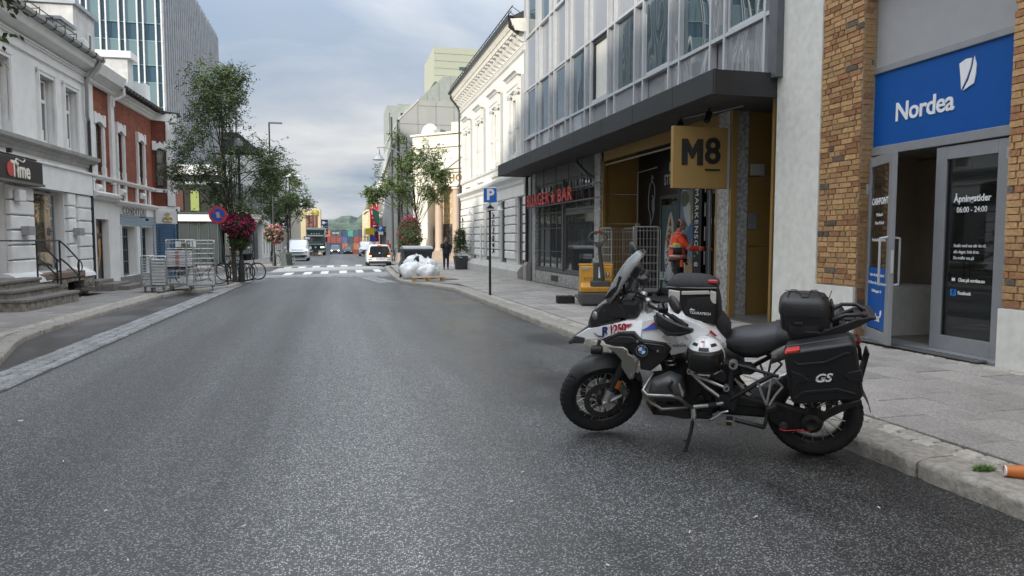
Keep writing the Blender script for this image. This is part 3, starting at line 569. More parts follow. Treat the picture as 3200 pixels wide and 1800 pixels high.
mb.tube([(.37,-.12,2.41),(.51,-.12,2.41)],.015,5); mb.build('gold_pretzel_crown',GOLD,F,smooth=50)
mb=MB()
for k in range(26): 
    for xx in (.12,.7): mb.obox((xx+rnd.uniform(-.01,.01),-.068,-.1+k*.08),(.05,.006,.035),(0,rnd.uniform(-.6,.6),0))
mb.build('leaf_garland',flat('garland_navy',(.015,.03,.06)),F)
# ground floor fittings
DOORB=mat('brown_door',(.055,.045,.035),.4); OCH=mat('ochre_panel',(.42,.24,.10),.5)
dr=window(B,-1.0,.02,-.08,2.1,.18,DOORB,mat('door_dark',(.05,.045,.04),.3),fr=.07,hb=(.78,),bar=.12,name='door')
mb=MB(); mb.prism([(-.9,1.5),(-.78,1.5),(-.62,1.0),(-.66,.55),(-.55,.2),(-.5,.32),(-.12,.95),(-.1,1.5),(-.2,1.5),(-.34,1.42),(-.28,.95),(-.5,.45),(-.5,.95),(-.6,1.45)],'y',.195,.215); mb.build('wood_inlay',OCH,dr); mb=MB(); mb.lathe([(.01,0),(.2,0)],14,(-.42,.2,1.72),'y'); mb.box(-.92,-.7,.19,.21,1.68,2.0); mb.build('fanlight_panel',OCH,dr)
text('door_lettering','GEWI',.15,OCH,dr,(-.45,.165,.14),depth=.004,bold=.004); mb=MB(); mb.cyl((-.82,.1,.86),(-.72,.1,.86),.014,n=6); mb.box(-.84,-.8,.11,.18,.8,1.0); mb.build('door_handle',ALU,dr)
for a,b in ((1.45,2.42),(3.74,4.55)):
    window(B,a,b,.2,1.9,.12,mat('navy_frame',(.03,.045,.06),.4),GL,fr=.05,vb=(.25,.5,.75),hb=(.28,.52,.80),bar=.04)
mb=MB(); mb.box(3.72,3.98,.1,.4,.16,1.9); mb.build('open_doorway',flat('deep_black',(.006,.006,.006)),B)
PALEB=mat('pale_blue_board',(.25,.33,.40),.6,var=.08,vs=5)
for k in range(3): mb=MB(); mb.box(1.25,5.3,-.03,.02,1.98+k*.125,2.095+k*.125); mb.build('fascia_board',PALEB,B)
for x in (1.22,2.98,3.52,5.12): mb=MB(); mb.box(x,x+.09,-.035,.02,.16,1.97); mb.build('pale_post',PALEB if x>3 else WHITE2,B)
text('wall_lettering','CONDITORI',.36,mat('letter_dark',(.05,.05,.05),.4),B,(2.75,-.06,2.46),depth=.006,bold=.0,width=2.7,space=1.2)
mb=MB(); mb.tube([(3.35,-.05,2.28),(3.35,-.25,2.3),(3.35,-.28,2.22)],.02,6); mb.ell((3.35,-.3,2.2),.05,.07,.05,8,6); mb.build('spot_lamp',DARKM,B)
for k in range(6):
    mb=MB(); a=1.1+k*.72; mb.box(a,a+.715,-.06,.05,-.35,.16-.002*k); mb.build('base_stone',mat('base_stone',(.22,.21,.20),.8,var=.2,vs=14,rand=.12),B,bev=.01)
mb=MB(); mb.tube([(5.85,-.75,2.7),(5.85,-.75,-.2)],.035,8); mb.build('corner_pipe',DARKM,B)
# ================================================================== left: glass office tower on a podium
B=building('glass_tower',(-10.6,50.5,0),0,'tall glass office tower with white fins and a silver slatted side')
TG=glassmat('teal_glass',(.14,.215,.23),wave=.02,ws=.6,alpha=1,spec=.9,strx=(1,1,1)); TD=glassmat('teal_spandrel',(.035,.085,.12),wave=.02,ws=.6,alpha=1,spec=.5,strx=(1,1,1))
FIN=mat('white_fin',(.75,.76,.76),.4); SIL=mat('silver_slat',(.46,.475,.495),.42,metal=.25,var=.12,vs=2)
mb=MB(); mb.box(-26,-.05,.05,22.4,5.5,20.2); mb.build('tower_core',TD,B)
fl=[6.2+2.62*k for k in range(6)]
for k,z in enumerate(fl):
    for j in range(12):
        x=-.35-1.07*j; mb=MB(); mb.box(x-1.04+.36,x-.0,-.03,.05,z+1.12,min(z+2.6,20.2)); mb.build('window_pane',TG,B)
    mb=MB(); mb.box(-14,-.0,-.045,.0,z+1.08,z+1.13); mb.box(-14,0,-.045,0,z-.02,z+.03); mb.build('floor_transom',mat('teal_frame',(.25,.36,.38),.4),B)
for j in range(13):
    for dx in (0,.34): x=-.33-1.07*j+dx; mb=MB(); mb.box(x-.04,x+.04,-.16,.0,5.5,20.3); mb.build('white_fin',FIN,B)
mb=MB(); mb.box(-26,.05,-.1,22.5,20.2,20.45); mb.build('roof_edge',SIL,B)
for j in range(64):
    y=.1+j*.35; mb=MB(); mb.box(-.05,.10+(j%2)*.08,y,y+.13,5.5,20.3); mb.build('silver_slat',SIL,B)
for k in range(6):
    for j in range(0,22): mb=MB(); y=.2+j*1.0+(k%2)*.5; mb.box(.02,.06,y,y+.55,6.0+k*2.62,6.0+k*2.62+1.5); mb.build('side_pane',TG if (j+k)%7==0 else TD,B)
# podium facing the side street
B=building('podium_building',(-7.4,50,0),0,'low glass podium with white bands at the side street corner')
PG=glassmat('podium_glass',(.05,.055,.05),wave=.05,ws=.8,alpha=1)
mb=MB(); mb.box(-19,-.02,.05,6,-.4,6.2); mb.build('core',PG,B)
BAND=mat('band_white',(.78,.78,.76),.5)
for z0,z1,o in ((5.6,6.25,.3),(2.6,3.05,.28),(5.0,5.16,.1)): mb=MB(); mb.box(-19,.1,-o,6,z0,z1); mb.build('white_band',BAND,B,bev=.02)
for k in range(16): x=-.1-k*1.2; window(B,x-1.16,x,3.12,4.98,-.06,mat('podium_frame',(.10,.14,.13),.4),PG,fr=.05); window(B,x-1.16,x,-.35,2.58,-.04,mat('podium_frame',(.10,.14,.13)),PG,fr=.04,vb=(.5,))
for k in range(5):
    mb=MB(); x=-1.2-k*.95; mb.box(x-.5,x,-.10,-.08,3.3,4.6); mb.build('interior_panel',[flat('int_green',(.30,.36,.10)),flat('int_brown',(.10,.04,.03)),flat('int_blue',(.2,.27,.36)),flat('int_brown',(.1,.04,.03)),flat('int_green',(.3,.36,.1))][k],B)
# ================================================================== left: shop with folded mirror front
B=building('mirror_front_shop',(-7.2,51,0),R(90),'shop building with rippled mirror facade above a beige lettered band')
MIR=glassmat('mirror_front',(.10,.12,.13),rough=.04,wave=.10,ws=2.2,alpha=1,spec=3.2,strx=(1,1,.12))
mb=MB(); mb.box(0,24,.3,7,-.6,5.9); mb.build('core',GREYF,B)
for k in range(24):
    x=k*1.0; mb=MB(); mb.prism([(x+.01,.30),(x+.01,.0),(x+.5,-.10),(x+.99,.0),(x+.99,.30)],'z',3.75,5.6+.02*k); mb.build('mirror_panel',MIR,B)
mb=MB(); mb.box(-.1,24.2,-.12,.3,3.0,3.75); mb.build('beige_band',mat('beige_band',(.62,.56,.46),.6),B)
text('band_lettering','SOULES',.55,mat('letter_dark',(.05,.05,.05)),B,(12.5,-.14,3.38),depth=.02,bold=.01)
for k in range(14):
    if k<11: window(B,.3+k*1.5,.3+k*1.5+1.45,-.45,2.95,.05,GREYF,PG,fr=.06)
mb=MB(); mb.box(17,20,-.02,.2,-.6,3.0); mb.build('dark_pier',flat('pier_black',(.02,.022,.026),.5),B)
# ================================================================== right: bank with ochre brick piers
Y0=10.6
B=building('bank_building',(7.2,Y0,0),-R(90),'ochre brick bank front with concrete pier and blue Nordea sign over grey doors')
CONC=mat('rough_concrete',(.74,.735,.68),.85,var=.07,vs=8,bump=.5,bs=140,dirt=.12,det=8)
mb=MB(); mb.prism([(0,-.1),(0,6.5),(1.1,6.5),(1.1,.80),(1.93,.80),(1.93,-.1)],'y',-.03,1.5); mb.build('concrete_pier',CONC,B)
mb=MB(); mb.box(1.1,1.95,.005,.5,.8,6.5); mb.box(1.70,1.95,.005,.5,.0,.8); mb.box(4.27,8,.005,.5,.72,6.5); mb.build('mortar_backing',mat('mortar',(.33,.25,.17),.9,var=.2,vs=20),B)
mb=MB(); mb.box(4.25,8,-.05,.5,.06,.72); mb.build('concrete_base',CONC,B); mb=MB(); mb.box(4.25,8,-.08,.5,-.05,.06); mb.build('base_flashing',flat('flashing',(.10,.105,.11),.5),B)
OB=[mat('ochre_brick_a',(.46,.275,.125),.85,var=.18,vs=30,bump=.5,bs=90,rand=.22),mat('ochre_brick_b',(.34,.165,.075),.85,var=.2,vs=30,bump=.5,bs=90,rand=.2),mat('ochre_brick_c',(.13,.105,.085),.85,var=.2,vs=30,bump=.5,bs=90,rand=.2)]
def brickrow(fn,n,length,z0,z1,limit,par,axis):
    h=.0785; k=0; cnt=0; far=MB(); me={}
    for r in range(int((z1-z0)/h)):
        z=z0+r*h; x=-.065 if r%2 else -.0; x-= (r*37%5)*.012
        while x<length:
            a=max(x,0); l=rnd.choice((.235,.225,.24,.11)); b=min(x+l,length)
            if b-a>.03:
                q=rnd.random(); m=OB[0 if q<.76 else 1 if q<.965 else 2]; mb=MB(); o=rnd.uniform(-.004,.004)
                mb.box(*fn(a+.006,b-.006,o),z+.006,z+h-.006)
                if cnt<limit: mb.build('brick',m,par,bev=.004,seg=1)
                else: far.c=OB.index(m); far.box(*fn(a+.006,b-.006,o),z+.006,z+h-.006)
                cnt+=1
            x+=l+.011
    if far.v: far.build('upper_bricks',OB,par)['kind']='stuff'
brickrow(lambda a,b,o:(1.1+a,1.1+b,-.012-o,.1),0,.853,.82,5.6,245,B,'x')
brickrow(lambda a,b,o:(4.25+a,4.25+b,-.012-o,.1),0,1.1,.74,5.6,55,B,'x')
brickrow(lambda a,b,o:(1.85,1.957+o,.015+a,.015+b),0,.17,.0,5.6,0,B,'y')
FR=mat('grey_door_frame',(.30,.31,.325),.42,metal=.3,var=.05,dirt=.1)
# frame work of the portal
for nm,q in (('frame_post',(1.70,1.84,.16,.36,.05,5.3)),('frame_post',(1.84,1.90,.20,.36,.05,5.3)),('frame_post',(4.10,4.20,.18,.36,.05,5.3)),('frame_transom',(1.90,4.10,.18,.34,2.66,2.78)),('frame_transom',(1.90,4.10,.18,.34,3.79,3.88)),('frame_transom',(1.90,4.10,.16,.34,4.86,4.98)),('frame_transom',(1.6,4.3,.0,.34,5.05,5.3)),('threshold',(1.7,4.2,.0,.4,.04,.10))):
    mb=MB(); mb.box(*q); mb.build(nm,FR,B,bev=.006,seg=1)
mb=MB(); mb.box(1.90,4.10,.22,.30,3.88,4.86); mb.build('grey_panel',mat('panel_grey',(.36,.36,.365),.6,var=.03),B)
s=empty('nordea_sign',(0,0,0),0,B); s.name='bank_sign'
mb=MB(); mb.box(1.90,4.10,.21,.30,2.78,3.79); mb.build('sign_panel',mat('nordea_blue',(.004,.085,.34),.55,var=.03,spec=.25),s)
LW=flat('letter_white',(.82,.83,.84),.4)
text('sign_lettering','Nordea',.345,LW,s,(2.345,.205,3.19),depth=.006,bold=.006,align='LEFT',sx=.92,space=.95)
mb=MB(); mb.prism([(3.40,3.30),(3.385,3.45),(3.36,3.62),(3.45,3.655),(3.535,3.65),(3.52,3.55),(3.47,3.42)],'y',.195,.207); mb.prism([(3.425,3.285),(3.50,3.40),(3.55,3.55),(3.565,3.665),(3.60,3.56),(3.595,3.44),(3.575,3.345)],'y',.195,.207); mb.build('sail_emblem',LW,s)
DG=glassmat('door_glass',(.02,.022,.02),rough=.02,alpha=.35,spec=.6)
def leaf(name,par,w,h,fr=.16,lines=(),blue=False,handle=1,ox=0):
    mb=MB(); mb.box(0,fr,0,.06,0,h); mb.box(w-fr,w,0,.06,0,h); mb.box(fr,w-fr,0,.06,0,fr*1.15); mb.box(fr,w-fr,0,.06,h-fr,h); f=mb.build('leaf_frame',FR,par,bev=.004,seg=1)
    mb=MB(); mb.box(fr,w-fr,.024,.036,fr*1.15,h-fr); mb.build('pane',DG,par)
    if handle:
        for yy in (-.09,.15):
            mb=MB(); hx=w-.10; mb.tube([(hx,.03,.78),(hx,yy,.80),(hx,yy,.84),(hx,yy,1.36),(hx,yy,1.40),(hx,.03,1.42)],.016,8); mb.build('pull_handle',ALU,par,smooth=40)
        mb=MB(); mb.box(w-.005,w+.012,.015,.045,.95,1.25); mb.build('lock_plate',ALU,par)
    for t,x,z,sz,bd,*w_ in lines: text('door_lettering',t,sz,LW,par,(x,.018,z),depth=.001,align='LEFT',bold=bd,width=w_[0] if w_ else None)
    return f
# closed right leaf
D=empty('door',(3.07,.20,.10),0,B)
leaf('r',D,1.03,2.54,lines=[('Åpningstider',.275,1.88,.115,.0025,.52),('06:00 - 24:00',.32,1.745,.095,.0006,.42),('Snakk med oss når du vil,',.30,1.31,.055,.0003,.45),('alle dager, hele året.',.30,1.235,.055,.0003,.36),('Du treffer oss på',.30,1.16,.055,.0003,.29),('Chat på nordea.no',.385,.89,.06,.0016,.37),('Facebook',.385,.73,.06,.0016,.19)],handle=0)
mb=MB(); mb.lathe([(.001,0),(.042,0),(.042,.004),(.001,.004)],18,(.325,.014,.89),'y'); mb.build('chat_badge',flat('badge_black',(.01,.01,.01),.5),D); mb=MB(); mb.box(.302,.346,.008,.014,.875,.912); mb.build('chat_bubble',LW,D)
mb=MB(); mb.box(.283,.365,.012,.02,.69,.775); mb.build('social_badge',flat('badge_blue',(.02,.17,.55),.5),D); text('badge_letter','f',.09,flat('badge_navy',(.004,.02,.10)),D,(.324,.010,.735),depth=.001,bold=.003)
for zz in (1.36,.80): mb=MB(); mb.cyl((.17,.13,zz),(.28,.13,zz),.012,n=6); mb.build('inner_handle',ALU,D)
for zz in (2.3,.12): mb=MB(); mb.box(1.0,1.09,-.03,.02,zz,zz+.14); mb.build('hinge',mat('hinge_grey',(.45,.45,.46),.4,metal=.5),D)
# open left leaf, swung out over the pavement
D=empty('open_door',(1.93,.16,.10),-R(24),B)
leaf('l',D,1.0,2.52,fr=.13,lines=[('CASHPOINT',.165,1.90,.125,.003,.66),('Minibank',.36,1.72,.065,0,.26),('Post til bank',.32,1.61,.065,0,.36),('Innskuddsautomat',.22,1.38,.065,0,.55)])
mb=MB(); mb.box(.135,.865,.014,.020,.17,1.0); mb.build('blue_film',mat('nordea_blue',(.004,.075,.29)),D)
for t,z in (('Leter du etter banken?',.90),('Da finner du oss på torvet,',.79),('Rådhusgata 10',.68)): text('film_lettering',t,.06,LW,D,(.5,.010,z),depth=.001,bold=.0006,width=.022*len(t)+.1)
text('film_logo','Nordea',.15,LW,D,(.42,.010,.32),depth=.001,bold=.003); mb=MB(); mb.prism([(.66,.33),(.67,.42),(.72,.44),(.73,.39),(.70,.34)],'y',.008,.012); mb.build('film_emblem',LW,D)
for zz in (2.02,.1): mb=MB(); mb.box(-.06,.04,-.03,.03,zz,zz+.15); mb.build('hinge',mat('hinge_grey',(.45,.45,.46)),D)
# lobby behind the doors
INT=mat('lobby_wall',(.42,.36,.28),.8,var=.05); mb=MB(); mb.box(1.2,4.9,3.2,3.3,.05,3); mb.box(1.2,1.3,.4,3.2,.05,3); mb.box(4.8,4.9,.4,3.2,.05,3); mb.box(1.2,4.9,.4,3.3,2.72,2.8); mb.build('lobby_walls',INT,B); mb=MB(); mb.box(1.2,4.9,.36,3.3,.0,.08); mb.build('lobby_floor',mat('lobby_floor',(.20,.18,.15),.6),B)
mb=MB(); mb.box(1.3,2.6,1.6,1.75,.08,2.7); mb.build('lobby_partition',INT,B)
mb=MB(); mb.box(1.9,4.1,-.14,.02,.085,.10)
for k in range(22): mb.box(1.92+k*.1,1.98+k*.1,-.13,.0,.10,.106)
mb.build('door_grate',mat('steel_grate',(.22,.22,.22),.5,metal=.6),B)
# ================================================================== right: glass office with dark canopy, M8 entrance and burger bar
Y0=26.95; XX=lambda y:Y0-y
B=building('glass_office',(7.2,Y0,0),-R(90),'silver framed glass office above a dark canopy with gold entrance')
FG=glassmat('facade_glass',(.05,.075,.085),rough=.012,wave=.012,ws=.9,alpha=1,spec=3.4,strx=(1,1,.5)); SG=glassmat('spandrel_glass',(.25,.25,.26),rough=.02,wave=.018,ws=1.1,alpha=1,spec=1.6,strx=(1,1,.4))
mb=MB(); mb.box(.1,16.2,.12,9,4.3,12.8); mb.build('core',flat('core_dark',(.03,.03,.03)),B)
ed=[XX(y) for y in [26.95,26.66,25.3,24.85,23.63,23.1,21.85,21.33,20.05,19.56,18.25,17.75,16.47,15.96,14.61,14.11,12.81,12.29,10.98,10.68]]
zr=[4.25,5.30,7.13,9.08,10.9,12.8]
for i,(a,b) in enumerate(zip(ed,ed[1:])):
    wide=b-a>.8
    for k,(c,d) in enumerate(zip(zr,zr[1:])):
        vis=k in (1,3)
        if wide and i==9 and k==1: continue
        mb=MB(); mb.box(a+.03,b-.03,.03,.06,c+.03,d-.03)
        o=mb.build('glass_pane' if vis and wide else 'spandrel_pane',FG if vis and wide else SG,B); o.rotation_euler=(rnd.uniform(-.004,.004),0,rnd.uniform(-.004,.004))
        if wide and vis and i%4==1 : window(B,a+.05,b-.05,c+.05,d-.05,-.01,ALU,FG,fr=.055,name='sash')
# one window tilted open with a pale panel inside
a,b=ed[9],ed[10]; mb=MB(); mb.box(a+.03,b-.03,.085,.11,5.33,7.1); mb.build('pale_blind',flat('pale_blind',(.72,.70,.64)),B); mb=MB(); mb.box(a+.0,a+.10,.02,.085,5.33,7.1); mb.box(a,b,.02,.085,7.0,7.12); mb.build('opening_lining',DARKM,B); mb=MB(); mb.box(a+.04,b-.04,-.03,.04,5.31,5.42); mb.build('opening_sill',ALU,B)
for x in ed: mb=MB(); mb.box(x-.032,x+.032,-.06,.08,4.2,12.85); mb.build('mullion',ALU,B)
for z in zr: mb=MB(); mb.box(0,ed[-1],-.055,.07,z-.035,z+.035); mb.build('transom',ALU,B)
mb=MB(); mb.box(ed[-1]-.01,ed[-1]+.22,-.16,.3,4.15,12.9); mb.build('end_flashing',mat('end_flashing',(.13,.135,.145),.5,metal=.3),B)
# canopy with jointed dark fascia
CAN=mat('canopy_black',(.022,.023,.025),.5,var=.12,vs=3); c0,c1=XX(26.5),XX(10.62)
cn=empty('canopy',(0,0,0),0,B); mb=MB(); mb.box(c0+.02,c1-.02,-1.14,1.2,3.87,4.22); mb.build('canopy_body',mat('soffit_dark',(.05,.05,.048),.8,var=.15,vs=4),cn)
js=[XX(y) for y in (26.5,24.2,21.9,19.8,17.7,15.7,13.9,12.1,10.62)]
for a,b in zip(js,js[1:]): mb=MB(); mb.box(a+.006,b-.006,-1.19,-1.13,3.86,4.26); mb.build('fascia_panel',CAN,cn,bev=.006,seg=1)
mb=MB(); mb.box(c1-.03,c1+.02,-1.19,.1,3.84,4.24); mb.build('end_fascia',CAN,cn); mb=MB(); mb.box(c0-.02,c0+.03,-1.19,.1,3.84,4.24); mb.build('end_fascia',CAN,cn)
for yy in (11.9,13.0):
    mb=MB(); x=XX(yy); mb.cyl((x,-.55,3.87),(x,-.55,3.78),.02,n=6); mb.cyl((x,-.55,3.79),(x+.04,-.62,3.62),.06,n=10); mb.build('spotlight',flat('spot_black',(.01,.01,.01),.4),cn,smooth=40)
mb=MB(); mb.tube([(XX(13.0),-.5,3.86),(XX(12.4),-.35,3.86),(XX(12.2),-.25,3.855),(XX(11.5),-.1,3.86)],.008,5); mb.build('soffit_cable',flat('cable_grey',(.4,.4,.4)),cn)
# ground floor structure
MARB=mat('grey_marble',(.34,.335,.32),.4,var=.38,vs=14,det=10,dirt=.2); GOLD2=mat('gold_panel',(.30,.185,.055),.45,metal=.25,var=.06,vs=1.5,coat=.1); BLK=flat('black_front',(.012,.012,.013),.4)
for a,b,d in ((25.75,25.35,.35),(19.15,18.72,.4),(12.42,12.02,.35)): mb=MB(); mb.box(XX(a),XX(b),-.05,d,-.2,3.88); mb.build('marble_pier',MARB,B)
mb=MB(); mb.box(XX(25.35),XX(19.15),-.03,.3,-.2,.36); 
for k in range(3): pass
mb.build('marble_base',MARB,B); mb=MB(); mb.box(XX(23.4),XX(22.6),-.04,-.02,.05,.25)
for k in range(4): mb.box(XX(23.35),XX(22.65),-.055,-.038,.07+k*.045,.095+k*.045)
mb.build('vent_grille',flat('vent_dark',(.05,.05,.05)),B)
mb=MB(); mb.box(0,.6,.06,.4,-.3,3.9); mb.build('corner_return',GREYF,B)
BGL=glassmat('bar_glass',(.03,.032,.032),wave=.01,ws=1,alpha=.9,spec=1.0); WF=mat('bar_frame',(.09,.09,.09),.45)
a,m_,b=XX(25.3),XX(22.2),XX(19.2)
window(B,a,m_-.06,.4,3.4,.04,WF,BGL,fr=.10,vb=(.25,.5,.75),hb=(.22,.48,.66,.9),bar=.022,name='bar_window'); window(B,m_+.06,b,.4,2.35,.04,WF,BGL,fr=.10,name='bar_window'); window(B,m_+.06,b,2.38,3.4,.04,WF,BGL,fr=.08,vb=(.2,.4,.6,.8),hb=(.6,),bar=.022,name='bar_window')
mb=MB(); mb.box(m_-.06,m_+.06,-.02,.1,.38,3.42); mb.box(a-.1,b+.02,-.03,.1,.34,.42); mb.box(a-.1,b,-.02,.1,3.40,3.88); mb.build('window_surround',WF,B)
sg=empty('burger_sign',(0,0,0),0,B); mb=MB()
for z in (2.92,3.02): pass
mb.box(XX(25.7),XX(17.9),-.26,-.23,2.60,2.64); mb.box(XX(25.7),XX(17.9),-.26,-.23,3.0,3.04); mb.build('sign_rails',WF,sg)
for y in (25.2,23.6,22.2,20.9,19.7): mb=MB(); mb.box(XX(y)-.012,XX(y)+.012,-.26,-.23,2.7,3.87); mb.build('sign_hanger',WF,sg)
RED=flat('sign_letter_red',(.55,.085,.075),.5)
def starpts(cx,cz,r): return [(cx+r*(1 if k%2==0 else .42)*math.sin(k*PI/5),cz+r*(1 if k%2==0 else .42)*math.cos(k*PI/5)) for k in range(10)]
text('sign_lettering','BURGER',.60,RED,sg,(XX(24.17),-.30,2.84),depth=.02,bold=.005,width=2.8,space=1.12)
text('sign_lettering','BAR',.60,RED,sg,(XX(21.1),-.30,2.84),depth=.02,bold=.005,width=1.4,space=1.12)
mb=MB(); mb.prism(starpts(XX(22.28),2.84,.24),'y',-.335,-.265); mb.build('sign_star',RED,sg)
mb=MB(); mb.tube([(XX(20.0),-.3,3.86),(XX(20.0),-.3,3.72),(XX(19.3),-.2,3.3),(XX(19.2),.05,3.2)],.055,8); mb.build('drain_pipe',mat('pipe_dark',(.08,.08,.08),.4),B,smooth=40)
mb=MB(); mb.cyl((XX(26.35),-.10,3.9),(XX(26.35),-.10,.5),.06,n=10); mb.build('downpipe',BLK,B,smooth=40); mb=MB(); mb.prism([(-.2,-.15),(-.2,.45),(-.14,.6),(0,.6),(0,-.15)],'x',XX(26.55),XX(26.12)); mb.build('pipe_guard',mat('guard_taupe',(.30,.28,.25),.6),B)
# entrance recess
mb=MB(); mb.box(XX(18.72),XX(12.42),1.1,1.25,-.2,3.9); mb.build('recess_back',BLK,B)
for z0,z1 in ((-.1,1.9),(1.92,2.72),(2.74,3.88)): mb=MB(); mb.box(XX(18.72)-.04,XX(18.72)+.012,.02,1.1,z0,z1); mb.build('gold_panel',GOLD2,B)
mb=MB(); mb.box(XX(18.72),XX(18.6),.0,.08,-.1,3.88); mb.build('gold_trim',GOLD2,B); mb=MB(); mb.box(XX(18.7),XX(12.45),.0,.06,3.62,3.88); mb.build('gold_header',GOLD2,B); mb=MB(); mb.box(XX(18.7),XX(12.45),.05,.08,3.5,3.54); mb.build('header_pipe',mat('pipe_tan',(.35,.31,.25),.5),B)
mb=MB(); mb.box(XX(12.55),XX(12.42),-.02,.9,-.1,3.6); mb.build('gold_trim',GOLD2,B); mb=MB(); mb.box(XX(12.01),XX(11.95),-.04,.08,-.1,3.88); mb.build('gold_trim',GOLD2,B)
mb=MB(); mb.box(XX(18.7),XX(12.1),.06,1.1,.03,.045); mb.build('entrance_mat',mat('ribbed_mat',(.05,.05,.05),.9,stretch=(60,1,1),var=.5,vs=2),B)
mb=MB(); mb.tube([(XX(18.3),.9,1.9),(XX(18.3),.9,3.3),(XX(17.2),.95,3.35)],.02,6); mb.box(XX(18.4),XX(18.2),.86,.94,1.82,1.92); mb.build('conduit',mat('pipe_tan',(.35,.31,.25)),B)
# street food doors (back of the recess)
y=1.06
d=window(B,XX(17.15),XX(16.1),.05,2.6,y-.05,mat('door_frame_dark',(.05,.055,.055),.4),GLD,fr=.09,name='poster_door'); d2=window(B,XX(16.1),XX(15.3),.05,2.75,y-.05,mat('door_frame_dark',(.05,.055,.055)),GLD,fr=.06,name='poster_door')
TEAL=flat('poster_teal',(.045,.085,.09),.5); mb=MB(); mb.box(XX(17.06),XX(16.2),y-.03,y-.025,.15,2.35); mb.build('poster_sheet',TEAL,d)
def blob(par,name,cx,cz,rx,rz,rot,m,yy,n=24,wob=.06,d=.003):
    r2=random.Random(int(abs(cx*100+cz*37))); pts=[]
    for k in range(n):
        t=2*PI*k/n; w=1+r2.uniform(-wob,wob); u,v=rx*math.cos(t)*w,rz*math.sin(t)*w; pts.append((cx+u*math.cos(rot)-v*math.sin(rot),cz+u*math.sin(rot)+v*math.cos(rot)))
    mb=MB(); mb.prism(pts,'y',yy-d,yy); return mb.build(name,m,par)
cxw=XX(16.62); WR=flat('wrap_beige',(.46,.38,.30),.6)
blob(d,'poster_wrap',cxw,1.35,.22,.80,-.12,WR,y-.031); blob(d,'poster_paper',cxw-.02,.85,.18,.5,.25,flat('wrap_paper',(.5,.53,.55)),y-.035)
for k in range(34):
    t=rnd.uniform(-1,1); blob(d,'poster_filling',cxw-.02+t*.08+rnd.uniform(-.10,.10)*(1-t*t*.6),1.38+t*.62,.045,.03,rnd.uniform(0,3),[flat('fill_green',(.10,.13,.03)),flat('fill_red',(.35,.06,.03)),flat('fill_cream',(.5,.45,.30)),flat('fill_dark',(.06,.05,.03))][k%4],y-.040-.0006*k,n=9,wob=.25,d=.0005)
text('poster_lettering','BURGER',.30,flat('poster_pale',(.5,.56,.57)),d,(XX(16.66),y-.06,.52),depth=.001,bold=.008,sx=.74); text('poster_lettering','Bordello',.22,flat('poster_pale',(.5,.56,.57)),d,(XX(16.58),y-.062,.30),depth=.001,shear=.4,sx=.85)
mb=MB(); mb.box(XX(16.04),XX(15.36),y-.035,y-.03,.12,2.66); mb.build('poster_sheet',flat('poster_blue',(.12,.20,.27)),d2)
for (yy,z,a,b,r,c) in ((15.62,2.1,.20,.38,.5,(.45,.48,.5)),(15.6,1.5,.14,.5,-.5,(.06,.13,.24)),(15.8,2.45,.2,.18,0,(.10,.10,.05)),(15.85,1.0,.16,.7,.1,(.52,.5,.47)),(15.5,.6,.22,.5,.3,(.32,.22,.12)),(15.46,2.3,.05,.5,0,(.25,.20,.03))): blob(d2,'poster_shape',XX(yy),z,a,b,r,flat('ps%.2f'%c[0]+str(yy),c),y-.036-.001*rnd.random())
for yy in (16.28,): mb=MB(); mb.tube([(XX(yy),y-.05,.75),(XX(yy),y-.14,.78),(XX(yy),y-.14,1.62),(XX(yy),y-.05,1.65)],.013,6); mb.build('pull_handle',ALU,d,smooth=40)
text('door_banner','STREET FOOD',.36,flat('banner_grey',(.38,.38,.37)),B,(XX(16.95),y-.03,2.98),depth=.004,align='LEFT',bold=.008,sx=.72)
mb=MB(); mb.box(XX(16.7),XX(15.0),y-.02,y-.01,3.2,3.42); mb.build('fanlight_glow',mat('fanlight_glow',(.5,.48,.42),.4),B)
# painted face on the black wall
cx,cz=XX(17.8),2.25; mb=MB(); bone=flat('mural_white',(.33,.33,.33))
for q in ([(cx-.18,.55),(cx-.12,.72),(cx+.02,.78),(cx+.14,.66),(cx+.17,.45),(cx+.12,.2),(cx+.15,.02),(cx+.05,-.2),(cx-.05,-.35)],[(cx-.18,.55),(cx-.22,.3),(cx-.2,.05),(cx-.1,-.1),(cx-.08,-.4)],[(cx+.0,.4),(cx+.06,.35),(cx+.1,.28),(cx+.06,.22),(cx,.25)],[(cx+.03,.05),(cx+.13,.04)],[(cx-.05,.78),(cx+.0,.95),(cx+.08,.85)]): mb.tube([(a,y+.035,cz+b) for a,b in q],.014,5)
mb.build('mural_line',bone,B); blob(B,'mural_face',cx+.06,cz+.12,.07,.22,0,flat('mural_grey',(.20,.20,.20)),y+.036)
# market sign and door being opened
mb=MB(); mb.box(XX(15.3),XX(14.9),y-.08,y,.05,3.4); mb.build('market_panel',BLK,B); text('market_lettering','MARKENSGT. 8',.24,LW,B,(XX(15.12),y-.09,1.75),rot=(R(90),R(90),0),depth=.002,align='CENTER',space=1.15)
for z in (2.55,2.0,1.45,.9): mb=MB(); mb.box(XX(14.80),XX(14.76),y-.06,y-.04,z,z+.32); mb.build('panel_strip',flat('strip_grey',(.35,.35,.36)),B)
od=window(B,XX(14.7),XX(13.75),.05,2.6,y-.06,mat('door_frame_dark',(.05,.055,.055)),GLD,fr=.1,name='entrance_door'); mb=MB(); hx=XX(13.84); mb.tube([(hx,y-.06,.95),(hx,y-.16,.96),(hx,y-.16,1.42),(hx,y-.06,1.43)],.016,6); mb.build('pull_handle',mat('brass',(.45,.40,.30),.3,metal=.8),od,smooth=40); mb=MB(); mb.box(XX(14.55),XX(14.5),y-.09,y-.05,.05,2.6); mb.build('door_edge',mat('edge_grey',(.25,.25,.25),.4),od)
